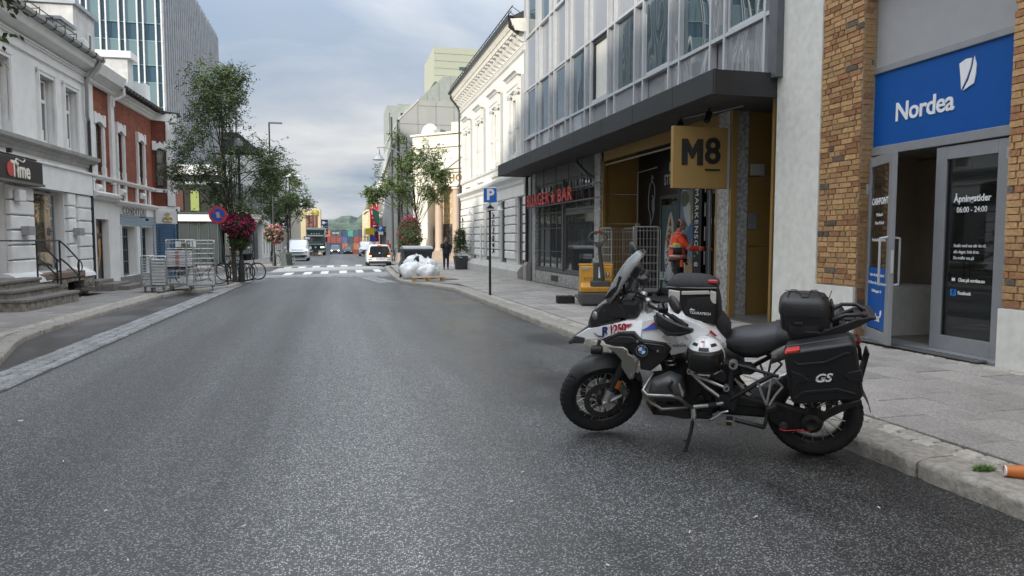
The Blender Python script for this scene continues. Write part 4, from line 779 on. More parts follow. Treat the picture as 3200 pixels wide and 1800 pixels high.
# second recess with gold boards facing the street end
for k,(z0,z1) in enumerate(((-.1,1.34),(1.36,2.66),(2.68,3.88))):
    mb=MB(); mb.box(XX(12.06)-.05,XX(12.06),.36,1.9,z0,z1); g=mb.build('gold_panel',GOLD2,B)
    for yy in (.45,1.1,1.75): mb=MB(); mb.cyl((XX(12.06)-.002,yy,z1-.05),(XX(12.06)+.006,yy,z1-.05),.012,n=8); mb.build('rivet',GOLD2,g)
mb=MB(); mb.box(XX(12.06),XX(12.06)+.04,.42,.70,2.69,2.90); mb.build('meter_box',flat('meter_grey',(.36,.36,.33)),B); mb=MB(); mb.box(XX(12.06),XX(12.06)+.03,.20+.18,.38+.18,1.68,1.98); mb.build('intercom_plate',mat('intercom',(.35,.36,.37),.35,metal=.5),B)
mb=MB(); mb.box(XX(10.7),XX(10.6),.0,2.0,-.1,3.88); mb.box(XX(12.1),XX(10.6),1.9,2.0,-.1,3.88); mb.build('recess_wall',BLK,B); mb=MB(); mb.box(XX(10.72),XX(10.66),-.03,.05,-.1,3.88); mb.build('gold_trim',GOLD2,B)
mb=MB(); mb.box(XX(12.02),XX(10.72),.02,1.9,.02,.048)
for i in range(13):
    for j in range(16): mb.obox((XX(11.95)+i*.1,.1+j*.115,.05),(.07,.018,.008),(0,0,.785 if (i+j)%2 else -.785))
mb.build('floor_plate',mat('chequer_plate',(.16,.15,.14),.5,metal=.5),B)
# M8 sign box
S=tag(empty('projecting_sign',(5.97,11.95,2.42)),'square gold projecting sign with black M8 under the canopy','sign')
mb=MB(); mb.box(0,1.10,0,.10,0,1.12); mb.build('sign_box',mat('gold_sign',(.36,.23,.075),.45,metal=.2,var=.05,vs=1.2),S,bev=.006); text('sign_lettering','8',.66,BLK,S,(.79,-.012,.66),depth=.012,bold=.012); mb=MB(); mb.prism([(.17,.42),(.28,.42),(.28,.70),(.36,.54),(.40,.54),(.48,.70),(.48,.42),(.59,.42),(.59,.89),(.48,.89),(.38,.70),(.28,.89),(.17,.89)],'y',-.024,0); mb.build('sign_lettering',BLK,S); mb=MB(); mb.box(.64,.94,-.02,0,.325,.355); mb.build('sign_underline',BLK,S); mb=MB(); mb.box(1.10,1.16,.02,.08,-.0,1.12); mb.build('mount_bracket',ALU,S)
# ================================================================== right: white classical house
Y0=41.3; XX3=lambda y:Y0-y
B=building('white_classical_house',(7.2,Y0,0),-R(90),'white classical house with rusticated ground floor and bracketed cornice')
gw=[(38.0,37.1),(34.65,33.75),(31.25,30.1),(28.15,26.65)]; uw=[(39.75,38.75),(36.25,35.25),(32.75,31.5),(29.25,27.9)]
WG=mat('classical_white',(.70,.69,.655),.75,var=.05,vs=3,dirt=.12,bump=.08)
ops=[(XX3(a),XX3(b),.42,3.17) for a,b in gw]; wall(B,0,14.4,-.3,4.3,ops,WG,dep=.3,body=10,name='ground_floor_wall')
GRW=mat('classical_grey',(.42,.415,.40),.75,var=.05,vs=3,dirt=.1)
ops2=[(XX3(a)+.25,XX3(b)-.25,4.95,7.15) for a,b in uw]; wall(B,0,14.4,4.3,9.3,ops2,WG,dep=.3,body=10,name='upper_wall')
for (a,b) in gw: window(B,XX3(a),XX3(b),.42,3.17,.08,mat('taupe_frame',(.13,.12,.11),.5),GL,fr=.07,vb=(.33,.66),hb=(.2,.4,.6,.8),bar=.022)
for (a,b) in uw:
    x0,x1=XX3(a)+.25,XX3(b)-.25; window(B,x0,x1,4.95,7.15,.1,mat('taupe_frame',(.13,.12,.11)),GL,fr=.06,hb=(.65,)); ae=empty('window_surround',(0,0,0),0,B)
    for p in (x0-.2,x1+.2):
        mb=MB(); mb.box(p-.15,p+.15,-.16,.02,4.72,4.95); mb.box(p-.11,p+.11,-.12,.02,4.95,7.2); mb.box(p-.13,p+.13,-.14,.02,5.9,5.98); mb.build('pilaster',WG,ae)
        mb=MB(); mb.cyl((p-.13,-.10,7.32),(p-.13,-.17,7.32),.075,n=10); mb.cyl((p+.13,-.10,7.32),(p+.13,-.17,7.32),.075,n=10); mb.box(p-.16,p+.16,-.17,.02,7.33,7.45); mb.build('ionic_capital',WG,ae)
    mb=MB(); mb.prism([(.02,7.45),(-.14,7.45),(-.14,7.55),(-.18,7.6),(-.18,7.64),(.02,7.64)],'x',x0-.42,x1+.42); mb.box(x0-.40,x1+.40,-.12,.02,7.64,8.0); mb.prism([(.02,7.98),(-.16,7.98),(-.2,8.05),(-.3,8.1),(-.3,8.2),(.02,8.24)],'x',x0-.55,x1+.55); mb.build('window_entablature',WG,ae)
    mb=MB(); mb.box(x0-.5,x1+.5,-.13,.02,4.32,4.5); mb.build('window_pedestal',WG,ae)
    mb=MB(); mb.box(x1+.52,x1+1.02,-.012,.02,4.72,7.9); mb.build('grey_wall_panel',GRW,B)
xs=[0]+[v for a,b in gw for v in (XX3(a),XX3(b))]+[14.35]
for a,b in zip(xs[::2],xs[1::2]): rustic(B,a+.05,b-.06 if b-a>.3 else b,.62,3.15,.37,.10,WG,gap=.045)
mb=MB(); mb.prism([(.02,-.3),(-.34,-.3),(-.34,.2),(-.16,.42),(.02,.44)],'x',-.05,14.4); mb.build('plinth',mat('plinth_grey',(.44,.43,.40),.8,var=.08,dirt=.2),B)
molding(B,'string_course',-.15,14.4,[(.03,3.62),(.10,3.7),(.10,3.82),(.2,3.9),(.28,3.95),(.3,4.05),(.03,4.12)],WG); molding(B,'sill_course',0,14.4,[(.03,4.58),(.1,4.62),(.12,4.7),(.03,4.74)],WG); molding(B,'lintel_band',0,14.4,[(.0,3.2),(.06,3.2),(.06,3.62),(.0,3.62)],WG)
molding(B,'dentil_course',-.1,14.4,[(.03,8.72),(.08,8.76),(.08,8.82),(.03,8.84)],WG); molding(B,'cornice',-.45,14.4,[(.05,9.42),(.42,9.45),(.46,9.6),(.5,9.62),(.58,9.8),(.62,9.86),(.05,9.92)],mat('sunlit_cornice',(.76,.73,.65),.7)); molding(B,'cornice_bed',-.1,14.4,[(.03,8.9),(.1,8.94),(.1,9.0),(.03,9.04)],WG)  # warm sunlight on the cornice is put into its cream colour
mb=MB()
for k in range(120): x=.05+k*.12; mb.box(x,x+.06,-.10,.0,8.84,8.90)
mb.build('dentils',WG,B)['kind']='stuff'
br=MB(); br.prism([(.0,9.42),(-.4,9.42),(-.40,9.34),(-.3,9.3),(-.24,9.18),(-.12,9.1),(0,9.08)],'x',-.1,.1); bm_=br.mesh('cornice_bracket'); bm_.materials.append(WG)
for k in range(24): o=bpy.data.objects.new('cornice_bracket',bm_); COL.objects.link(o); o.parent=B; o.location=(.1+k*.61,0,0)
mb=MB(); mb.box(-.5,14.4,-.72,-.5,9.86,9.98); mb.build('gutter',BLK,B); mb=MB(); mb.prism([(-.6,9.95),(4.5,12.6),(9,9.95)],'x',-.3,14.3); mb.build('roof',ROOFD,B)
mb=MB()
for k in range(26): x=-.2+k*.57; mb.tube([(x,-.55,10.0),(x,-.62,10.2),(x,-.45,10.42),(x,-.1,10.2)],.016,4)
for y_,z_ in ((-.55,10.18),(-.5,10.38)): mb.cyl((-.3,y_,z_),(14.3,y_,z_),.018,n=5)
mb.build('snow_guard',BLK,B)
mb=MB(); mb.tube([(-.2,-.6,9.86),(-.2,-.6,9.6),(-.15,-.2,9.1),(-.1,-.12,8.8),(-.1,-.12,-.1)],.06,8); mb.build('downpipe',BLK,B,smooth=40); mb=MB(); mb.tube([(14.3,-.6,9.9),(14.25,-.6,9.6),(14.3,-.25,9.35)],.07,8); mb.build('downpipe_elbow',BLK,B,smooth=40)
mb=MB(); mb.box(-.45,-.05,-.35,.0,-.3,.62); mb.build('pipe_guard',mat('guard_taupe',(.3,.28,.25)),B)
for y_,z_ in ((40.4,2.6),(32.2,2.9)): text('vertical_sign','AUNGER'.replace('AUNGER','YUNGER') if 0 else 'AUNGER',.42,BLK,B,(XX3(y_),-.14,1.75),rot=(R(90),R(90),0),depth=.015,space=1.12,sx=1.05)
for y_ in (36.6,29.6):
    mb=MB(); x=XX3(y_); mb.tube([(x,-.1,3.0),(x,-.25,3.12),(x,-.42,3.0),(x,-.42,2.86)],.015,6); mb.lathe([(.04,.16),(.07,.1),(.17,.0),(.16,.0)],14,(x,-.42,2.7)); mb.build('wall_lamp',mat('lamp_white',(.6,.6,.58),.4),B,smooth=50)
mb=MB(); mb.tube([(XX3(35.1),-.14,2.2),(XX3(35.1),-.14,.45),(XX3(35.2),-.3,.2),(XX3(35.2),-.3,-.1)],.04,8); mb.build('drain_pipe',WG,B,smooth=40)
# ================================================================== right: theatre set back at an angle, facing the corner
B=building('theatre_building',(8.5,60,gz(60)),-R(45),'cream theatre with columned portico, wide steps and stone shell on its parapet')
# local x runs from far-left to near-right of the front
TW=mat('theatre_cream',(.76,.72,.62),.75,var=.05,vs=2,dirt=.08); YST=mat('yellow_stone',(.58,.46,.27),.85,var=.3,vs=5,bump=.6,bs=14,det=8); PINKG=mat('pink_granite',(.50,.385,.30),.6,var=.18,vs=30)
mb=MB(); mb.box(-2.6,-1.05,-.25,6,.9,10.6); mb.build('left_wing',TW,B); mb=MB(); mb.box(4.4,8,-.25,6,.9,11.5); mb.build('right_wing',TW,B)
mb=MB(); mb.box(-1.05,4.4,1.0,6,.9,6.6); mb.build('back_wall',YST,B)
mb=MB(); mb.box(-1.05,4.4,-.2,6,6.4,10.75); mb.build('entablature_wall',TW,B); mb=MB(); mb.box(1.55,8,-.3,6,10.6,11.5); mb.build('raised_parapet',TW,B)
for z,h,o in ((6.4,.18,.4),(7.45,.15,.45),(9.55,.15,.42),(10.6,.15,.45)): mb=MB(); mb.box(-2.7,4.6,-o,6,z,z+h); mb.build('cornice',TW,B)
for x in (-.05,1.75,3.55):
    mb=MB(); mb.lathe([(.42,.9),(.42,1.05),(.36,1.1),(.345,1.2),(.34,3.8),(.31,6.0),(.33,6.02),(.36,6.1),(.44,6.3),(.46,6.4)],20,(x,.05,0)); c=mb.build('column',PINKG,B,smooth=40)
    mb=MB(); mb.torus((x,.05,6.12),.34,.09,'z',16,6); mb.box(x-.46,x+.46,-.42,.5,6.28,6.42); mb.build('capital',TW,c)
mb=MB(); mb.prism([(.9,7.75),(3.3,9.0),(5.7,7.75)],'y',-.44,-.25); mb.build('pediment',TW,B); mb=MB(); mb.prism([(.6,7.6),(3.3,9.15),(6.0,7.6),(5.6,7.6),(3.3,8.95),(1.0,7.6)],'y',-.6,-.2); mb.build('pediment_molding',TW,B)
text('frieze_lettering','CHO',.78,mat('bronze_letter',(.30,.17,.07),.5),B,(1.55,-.24,6.95),depth=.03,bold=.015,space=1.25)
for k in range(9): mb=MB(); z=.9-k*.1; mb.box(-2.4-.0*k,6.2,-.3-.3*(k+1),-.3-.3*k,-.3,z); mb.build('step',mat('step_pink',(.36,.29,.23),.75,var=.12,vs=8),B)
mb=MB(); mb.box(-2.6,8,-.3,6,-.3,.9); mb.build('podium',mat('step_pink',(.36,.29,.23)),B); mb=MB(); mb.box(-3.6,-1.2,-3.0,-.2,-.3,.75); mb.build('step_cheek',mat('step_pink',(.36,.29,.23)),B)
for a,b in ((-1.0,-.42),(.35,1.38),(2.15,3.2)):
    n=int((b-a)/.12); g=empty('iron_gate',(0,0,0),0,B)
    for k in range(n+1): x=a+(b-a)*k/n; mb=MB(); mb.cyl((x,.5,.9),(x,.5,3.0),.018,n=4); mb.build('gate_bar',DARKM,g)
    mb=MB(); mb.box(a,b,.48,.52,2.7,2.76); mb.box(a,b,.48,.52,1.1,1.16); mb.build('gate_rail',DARKM,g)
    mb=MB(); mb.cyl((a,.46,2.7),(b,.46,1.1),.025,n=5); mb.cyl((b,.46,2.7),(a,.46,1.1),.025,n=5); mb.build('gate_brace',DARKM,g)
mb=MB(); mb.box(-1.0,4.3,.9,.98,.9,3.2); mb.build('door_panel',flat('theatre_door',(.10,.08,.06)),B)
mb=MB(); mb.tube([(-1.6,-2.9,.55),(-1.6,-2.9,1.15),(-1.1,-.4,2.0),(-1.1,-.4,.95)],.03,6); mb.build('handrail',DARKM,B,smooth=40)
mb=MB(); rings=[]
for j in range(8):
    t=j/7*PI/2; rings.append([(-1.2+(.75*math.cos(t))*(1+.10*(k%2))*math.cos(2*PI*k/24),.4+(.6*math.cos(t))*(1+.10*(k%2))*math.sin(2*PI*k/24),10.75+.95*math.sin(t)) for k in range(24)])
mb.loft(rings); mb.build('stone_shell',TW,B,smooth=60); mb=MB(); mb.box(-.6,.1,.1,.9,10.75,11.1); mb.build('parapet_block',flat('block_grey',(.3,.3,.29)),B)
# ================================================================== right: grey hotel block with slats and gables
B=building('grey_slatted_block',(6.9,79,gz(79)),-R(90),'grey modern block with sloped seam roof, camera facing gable and dark vertical slats')
# local x = 79-Y (negative away), y into building
GP=mat('grey_cladding',(.36,.36,.335),.6,var=.04,vs=1); SEAM=mat('seam_roof',(.36,.385,.34),.5,metal=.3,var=.06,vs=2); GRN=mat('pale_green_clad',(.40,.41,.32),.6,var=.04); LT=mat('light_clad',(.52,.52,.50),.6,var=.04)
g=MB(); g.prism([(-.0,-.6),(0,15.0),(2.2,17.2),(16,17.2),(16,-.6)],'x',-26,0); g.build('main_volume',GP,B)
for yy in (2.0,4.0,6.0,8.2): mb=MB(); mb.box(0,.03,yy,yy+.02,8,17.1); mb.build('cladding_joint',flat('joint_grey',(.2,.2,.19)),B)
for z in (12.0,14.6,16.6): mb=MB(); mb.box(0,.03,.1 if z<15 else 2,16,z,z+.02); mb.build('cladding_joint',flat('joint_grey',(.2,.2,.19)),B)
mb=MB(); mb.prism([(-.12,14.9),(-.12,15.1),(2.2,17.45),(2.2,17.2)],'x',-26,.05); mb.build('verge_flashing',LT,B)
mb=MB(); mb.prism([(2.0,17.2),(5.0,20.0),(16,20.0),(16,17.2)],'x',-12,0,); mb.build('seam_roof',SEAM,B)
for k in range(8): mb=MB(); mb.box(.0,.05,3+k*1.3,3.05+k*1.3,17.25,min(18.0+k*1.2,19.9)); mb.build('roof_seam',SEAM,B)
mb=MB(); mb.box(-10,-1,4.0,14,19.5,23.3); t=mb.build('penthouse',GRN,B)
for k in range(4): mb=MB(); mb.box(-1.0,-.97,4.0,14,20.2+k*.8,20.23+k*.8); mb.build('penthouse_joint',flat('joint_green',(.25,.26,.19)),t)
mb=MB(); mb.box(-.98,-.95,6.8,8.6,20.9,21.25); mb.build('penthouse_window',flat('slot_glass',(.06,.10,.12),.2),t)
for k in range(22):
    y=k*1.15; mb=MB(); mb.box(-y-.8,-y-.2,-.35,.0,-.4,13.5 if k<20 else 12); mb.build('slat_panel',LT,B); mb=MB(); mb.box(-y-.2,-y+.05,-.2,.02,-.4,13.3); mb.build('dark_gap',BLK,B)
for (a,b,z) in ((-4,-.5,16.8),(-24,-17,19.6),(-12,-6,17.6)): mb=MB(); mb.box(a,b,-.1,3,12.5,z); mb.build('gable_dormer',SEAM,B); mb=MB(); mb.box(b-.02,b+.04,.2,1.4,13.5,z-1.0); mb.build('dormer_window',BLK,B)
mb=MB(); mb.prism([(-.5,12.6),(-.5,13.6),(-24,11.2),(-24,10.2)],'y',-.6,-.3); mb.build('slope_band',LT,B)
mb=MB(); mb.cyl((.1,-.2,15),(.1,-.2,-.3),.09,n=8); mb.build('downpipe',DARKM,B)
B=building('white_hotel',(6.9,105,gz(105)),-R(90),'white hotel building with tall red HOTEL sign and black entrance canopy')
HW=mat('hotel_white',(.72,.70,.64),.7,var=.05); mb=MB(); mb.box(-24,0,0,12,-1,11.5); mb.build('wall',HW,B)
s=empty('hotel_sign',(-9,-1.0,0),0,B); mb=MB(); mb.box(-.12,.12,-.65,.65,1.8,8.4); mb.build('sign_box',flat('hotel_red',(.55,.012,.025),.4),s)
for k,ch in enumerate('HOTEL'): text('sign_letter',ch,1.35,LW,s,(.13,0,7.6-k*1.25),rot=(R(90),0,R(90)),depth=.01,bold=.02,sx=.9)
for k in range(9):
    for j in range(3): window(B,-1.5-k*2.5-1.1,-1.5-k*2.5,3.9+j*2.5,5.6+j*2.5,-.05,mat('taupe_frame',(.13,.12,.11)),GL,fr=.08)
mb=MB(); mb.box(-8,8,-1.9,.2,2.9,3.9); c=mb.build('black_canopy',BLK,B); text('canopy_lettering','HOTEL',.75,flat('pale_letters',(.5,.5,.5)),c,(8.02,-1.0,3.4),rot=(R(90),0,R(90)),depth=.01)
for k in range(10): mb=MB(); mb.box(-7.5+k*1.6,-7.2+k*1.6,-.3,0,-1,2.9); mb.build('white_column',HW,B)
mb=MB(); mb.box(-8,8,-.15,-.05,-1,2.9); mb.build('dark_front',BLK,B)
fl=empty('flag_row',(6,-.2,5.2),0,B)
for k,c in enumerate(((.5,.03,.03),(.03,.10,.35),(.45,.02,.05),(.05,.2,.1))):
    mb=MB(); mb.tube([(k*.9,0,0),(k*.9,-2.0,1.2)],.035,5); p=mb.build('flag_pole',HW,fl); mb=MB()
    mb.add([(k*.9,-1.9,1.1),(k*.9,-1.1,.65),(k*.9+.1,-1.0,-1.0),(k*.9+.2,-1.6,-.8)],[(0,1,2,3)]); mb.build('flag_cloth',flat('flag%d'%k,c,.8),p)
B=building('yellow_corner_house',(6.5,150,gz(150)),-R(90),'yellow house with brown mansard roof beyond the hotel')
YEL=mat('yellow_render',(.66,.55,.30),.8,var=.06); mb=MB(); mb.box(-34,0,0,14,-4,9.2); mb.build('wall',YEL,B)
mb=MB(); mb.prism([(-.3,9.2),(1.2,12.6),(.9,12.9),(3.5,15.2),(14,15.2),(14,9.2)],'x',-20,0); mb.build('mansard_roof',mat('brown_tiles',(.17,.13,.07),.8,var=.2,vs=3),B)
mb=MB(); mb.box(-20.2,.2,-.4,.2,9.0,9.3); mb.box(-20.2,.2,1.0,1.3,12.5,12.8); mb.build('white_cornice',HW,B)
for k in range(6):
    for j in range(4): window(B,-1.2-k*3-1.2,-1.2-k*3,-1.0+j*2.6,.8+j*2.6,-.04,HW,GL,fr=.1)
mb=MB(); mb.box(-.02,.05,.5,1.7,1,8); mb.build('gable_window_strip',flat('pale_win',(.45,.42,.33)),B)
mb=MB(); mb.box(-6,-.1,-.9,0,3.6,3.75); mb.build('balcony',DARKM,B)
# ================================================================== left far row
def farhouse(name,y0,y1,h,m,label,nw,fl,wc,cor=True,x=-7.2):
    B=building(name,(x,y0,gz(y0)),R(90),label); L_=y1-y0; mb=MB(); mb.box(0,L_,0,9,-1.2,h); mb.build('wall',m,B); dx=L_/nw
    for k in range(nw):
        for z0,z1 in fl: window(B,k*dx+dx*.25,k*dx+dx*.75,z0,z1,-.05,wc,GL,fr=.08,hb=(.6,))
    if cor:
        for z,o in ((3.5,.3),(h-.9,.25),(h-.35,.5)): mb=MB(); mb.box(-.3,L_+.1,-o,.1,z,z+.3); mb.build('cornice',m,B)
    return B
B=farhouse('white_classical_terrace',75.2,104,10.6,mat('far_white',(.66,.655,.63),.75,var=.05),'white classical terrace with moulded bands behind the second left tree',9,((.4,2.9),(4.6,6.9)),WHITE2)
mb=MB(); mb.prism([(-.5,10.3),(2,12.5),(9,12.5),(9,10.3)],'x',0,28.8); mb.build('roof',ROOFD,B)
B2=building('beige_pilaster_block',(-6.7,104.5,gz(105)),R(90),'beige block with tall narrow pilasters along the left side'); mb=MB(); mb.box(0,38,0,10,-2,9.0); mb.build('wall',mat('far_beige',(.55,.52,.45),.75,var=.05),B2)
for k in range(24): mb=MB(); mb.box(k*1.6,k*1.6+.35,-.2,.05,1.2,8.7); mb.build('pilaster',mat('far_beige2',(.62,.59,.52),.7),B2)
for k in range(24): mb=MB(); mb.box(k*1.6+.45,k*1.6+1.5,-.04,.02,1.5,8.3); mb.build('window',GL,B2)
B=building('brown_tower_block',(-4.7,150,gz(150)),R(90),'red brown ribbed block with yellow emblem tower at the far left'); mb=MB(); mb.box(4,16,-1.6,8,-6,9.6); mb.build('beige_tower',mat('tower_beige',(.60,.52,.33),.7),B)
for k in range(3): mb=MB(); mb.cyl((1,-.7+k*.75,-4),(1,-.7+k*.75,8.2-k*.05),.45,n=12); mb.build('brown_rib',mat('rib_brown',(.22,.10,.085),.7),B,smooth=40)
e=empty('tower_emblem',(3.9,-.55,8.6),0,B); mb=MB(); mb.box(-.1,0,-.55,.55,-.55,.55); mb.build('emblem_plate',flat('emblem_green',(.12,.22,.05)),e); mb=MB(); mb.lathe([(.01,-.13),(.5,-.13),(.5,-.1)],20,(0,0,0),'x'); mb.build('emblem_disc',flat('emblem_yellow',(.60,.52,.03)),e); text('emblem_letters','FLA',.5,flat('emblem_dark',(.05,.12,.02)),e,(-.15,0,0),rot=(R(90),0,-R(90)),depth=.01,bold=.01,sx=.9)
mb=MB(); mb.box(0,8,-2.2,-1.4,3.6,5.0); mb.build('white_sign_arm',HW,B)
S=tag(empty('blue_road_sign',(-2.2,140,gz(140))),'dark blue sign board on white post near the harbour','sign'); mb=MB(); mb.box(-.5,.75,0,.15,5.4,6.7); mb.build('upper_board',flat('sign_navy',(.02,.035,.11)),S); mb=MB(); mb.box(-.2,.75,0,.15,3.9,5.3); mb.build('lower_board',flat('sign_navy',(.02,.035,.11)),S); mb=MB(); mb.cyl((-.3,.05,0),(-.3,.05,5.6),.12,n=8); mb.build('post',HW,S); mb=MB(); mb.lathe([(.01,-.03),(.3,-.03)],14,(-.05,0,6.1),'y'); mb.box(.25,.6,-.03,0,6.05,6.15); mb.box(-.05,.6,-.03,0,4.9,5.0); mb.box(-.05,.6,-.03,0,4.3,4.4); mb.build('board_marks',LW,S)
# unseen block added behind the camera on the left to shade the near street
B=building('added_shade_block',(-8.2,-32,0),R(90),'unseen pale block added behind the viewpoint to shade the street'); wall(B,0,47.3,-.3,13.2,[(2+k*3,3.6+k*3,z,z+1.8) for k in range(15) for z in (4.5,7.8,10.6)],WHITE,dep=.2,body=10,name='wall')
for k in range(15): mb=MB(); mb.box(2+k*3,3.6+k*3,.18,.25,4.5,12.4); mb.build('window_strip',GL,B)
B=building('right_neighbour',(7.2,4.9,0),-R(90),'ochre brick facade continuing the bank behind the viewpoint'); mb=MB(); mb.box(0,34,0,10,-.3,14); mb.build('wall',brickmat('ochre_far',(.42,.24,.1),(.33,.16,.07),(.3,.23,.16)),B); mb=MB(); mb.box(-5.7,0,.55,10,5.3,14); mb.build('upper_wall',brickmat('ochre_far2',(.42,.24,.1),(.33,.16,.07),(.3,.23,.16)),B)
# ================================================================== containers, harbour, hills
cb=MB(); W_,H_,D_=2.44,2.9,6.0
cb.box(-W_/2+.02,W_/2-.02,.06,D_,.02,H_-.02); bme=cb.mesh('container_body')
fr=MB(); fr.box(-W_/2,-W_/2+.13,-.02,.1,0,H_); fr.box(W_/2-.13,W_/2,-.02,.1,0,H_); fr.box(-W_/2+.13,W_/2-.13,-.02,.1,H_-.16,H_); fr.box(-W_/2+.13,W_/2-.13,-.02,.1,0,.16); fme=fr.mesh('container_frame')
rd=MB(); rd.cyl((0,0,.1),(0,0,H_-.1),.035,n=5); rme=rd.mesh('lock_rod')
CC=dict(o=(.50,.14,.06),g=(.05,.075,.09),n=(.025,.05,.11),t=(.08,.30,.25),s=(.075,.105,.13),r=(.26,.05,.04),b=(.05,.11,.30),k=(.03,.05,.07),c=(.42,.14,.06),m=(.19,.05,.045))
CN=dict(o='orange red',g='dark grey',n='navy',t='teal green',s='slate grey',r='brick red',b='bright blue',k='blackish',c='rust orange',m='maroon')
rows=['sknsrmks','nnncscgk','rrrbkrrc','oggntsnnr'][::1]
ROD=mat('rod_grey',(.35,.36,.37),.5)
ordn=['bottom','second','third','top']
for r_,row in enumerate(rows):
    for c_,ch in enumerate(row):
        x=-3.65+c_*2.47; T=empty('shipping_container',(x,326,gz(326)-.2+r_*2.92)); cm=mat('container_'+CN[ch].replace(' ','_'),CC[ch],.55,var=.2,vs=1.2,dirt=.2)
        m1=bme.copy(); m1.materials.append(cm); o=obj('body',m1,T); m2=fme.copy(); m2.materials.append(cm); obj('door_frame',m2,T)
        if ch in 'nkbrg':
            for q in (-.75,-.25,.25,.75): m3=rme.copy(); m3.materials.append(ROD); obj('lock_rod',m3,T,loc=(q,.02,0))
        col=['leftmost','second','third','fourth','fifth','sixth','seventh','eighth','ninth'][c_]
        tag(T,f'{CN[ch]} shipping container, {col} from left in the {ordn[r_]} tier of the stack','container','shipping containers stacked in the harbour')
        if r_==3 and c_==1: text('container_lettering','CMA CGM',.62,LW,T,(1.1,-.04,1.5),depth=.01,bold=.02)
def hill(name,y,x0,x1,hs,m,seed,label):
    r2=random.Random(seed); n=140; mb=MB(); V=[]
    for i in range(n+1):
        x=x0+(x1-x0)*i/n; h=np.interp(i/n,[q[0] for q in hs],[q[1] for q in hs])+r2.uniform(-2.5,2.5)
        for j,(dy,f) in enumerate(((0,0),(60,.35),(140,.75),(220,1.0),(330,.8))): V.append((x+r2.uniform(-6,6),y+dy+r2.uniform(-12,12),-9+(h+9)*f+(r2.uniform(-3,3) if 0<j else 0)))
    mb.add(V,[(i*5+j,(i+1)*5+j,(i+1)*5+j+1,i*5+j+1) for i in range(n) for j in range(4)]); return tag(mb.build(name,m),kind='structure')
FOR=mat('far_forest',(.075,.105,.085),.9,var=.45,vs=.06,det=8,bump=1,bs=.1)  # greyed green stands in for the haze over the hills
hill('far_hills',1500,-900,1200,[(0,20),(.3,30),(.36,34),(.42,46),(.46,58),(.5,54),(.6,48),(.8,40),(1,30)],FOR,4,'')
hill('near_wooded_hill',900,-500,700,[(0,14),(.33,20),(.42,24),(.46,30),(.5,26),(.6,22),(1,16)],mat('near_forest',(.06,.09,.06),.9,var=.5,vs=.09,det=8,bump=1,bs=.15),8,'')
# ================================================================== trees
BARK=mat('bark',(.075,.062,.05),.9,var=.3,vs=12,bump=.8,bs=30)
def leafmat(name,c): 
    m=mat(name,c,.55,var=.25,vs=3,spec=.35); return m
def leaves(C,n,size,rng,asp=2.4,droop=.5,per=9,spread=.22):
    """C: (k,3) cluster centres -> n leaf quads in sprays"""
    k=len(C); idx=rng.integers(0,k,n//per); V=np.zeros((n//per*per,4,3)); j=0
    base=C[idx]; d=rng.normal(size=(len(idx),3)); d[:,2]-=droop; d/=np.linalg.norm(d,axis=1)[:,None]
    for q in range(per):
        t=(q//2+.6)/(per/2)*spread*1.6
        side=np.cross(d,[0,0,1.0]); side/=np.linalg.norm(side,axis=1)[:,None]+1e-6
        sg=1 if q%2 else -1
        ld=d*.55+side*sg*.75+rng.normal(size=d.shape)*.25; ld[:,2]-=.25; ld/=np.linalg.norm(ld,axis=1)[:,None]
        p=base+d*t+rng.normal(size=d.shape)*.02; l=size*rng.uniform(.7,1.25,(len(idx),1)); nn=rng.normal(size=d.shape); w=np.cross(ld,nn); w/=np.linalg.norm(w,axis=1)[:,None]+1e-6; w*=l/asp/1.0*.5
        r=slice(q*len(idx),(q+1)*len(idx)); V[r,0]=p; V[r,1]=p+ld*l*.45+w; V[r,2]=p+ld*l; V[r,3]=p+ld*l*.45-w
    return V
def quadmesh(name,V,mats,mi=None):
    n=len(V); me=bpy.data.meshes.new(name); me.vertices.add(n*4); me.loops.add(n*4); me.polygons.add(n)
    me.vertices.foreach_set('co',V.reshape(-1)); me.loops.foreach_set('vertex_index',np.arange(n*4,dtype=np.int32)); me.polygons.foreach_set('loop_start',np.arange(0,n*4,4,dtype=np.int32)); me.polygons.foreach_set('loop_total',np.full(n,4,dtype=np.int32))
    for m in mats: me.materials.append(m)
    if mi is not None: me.polygons.foreach_set('material_index',mi.astype(np.int32))
    me.update(); me.validate(); return me
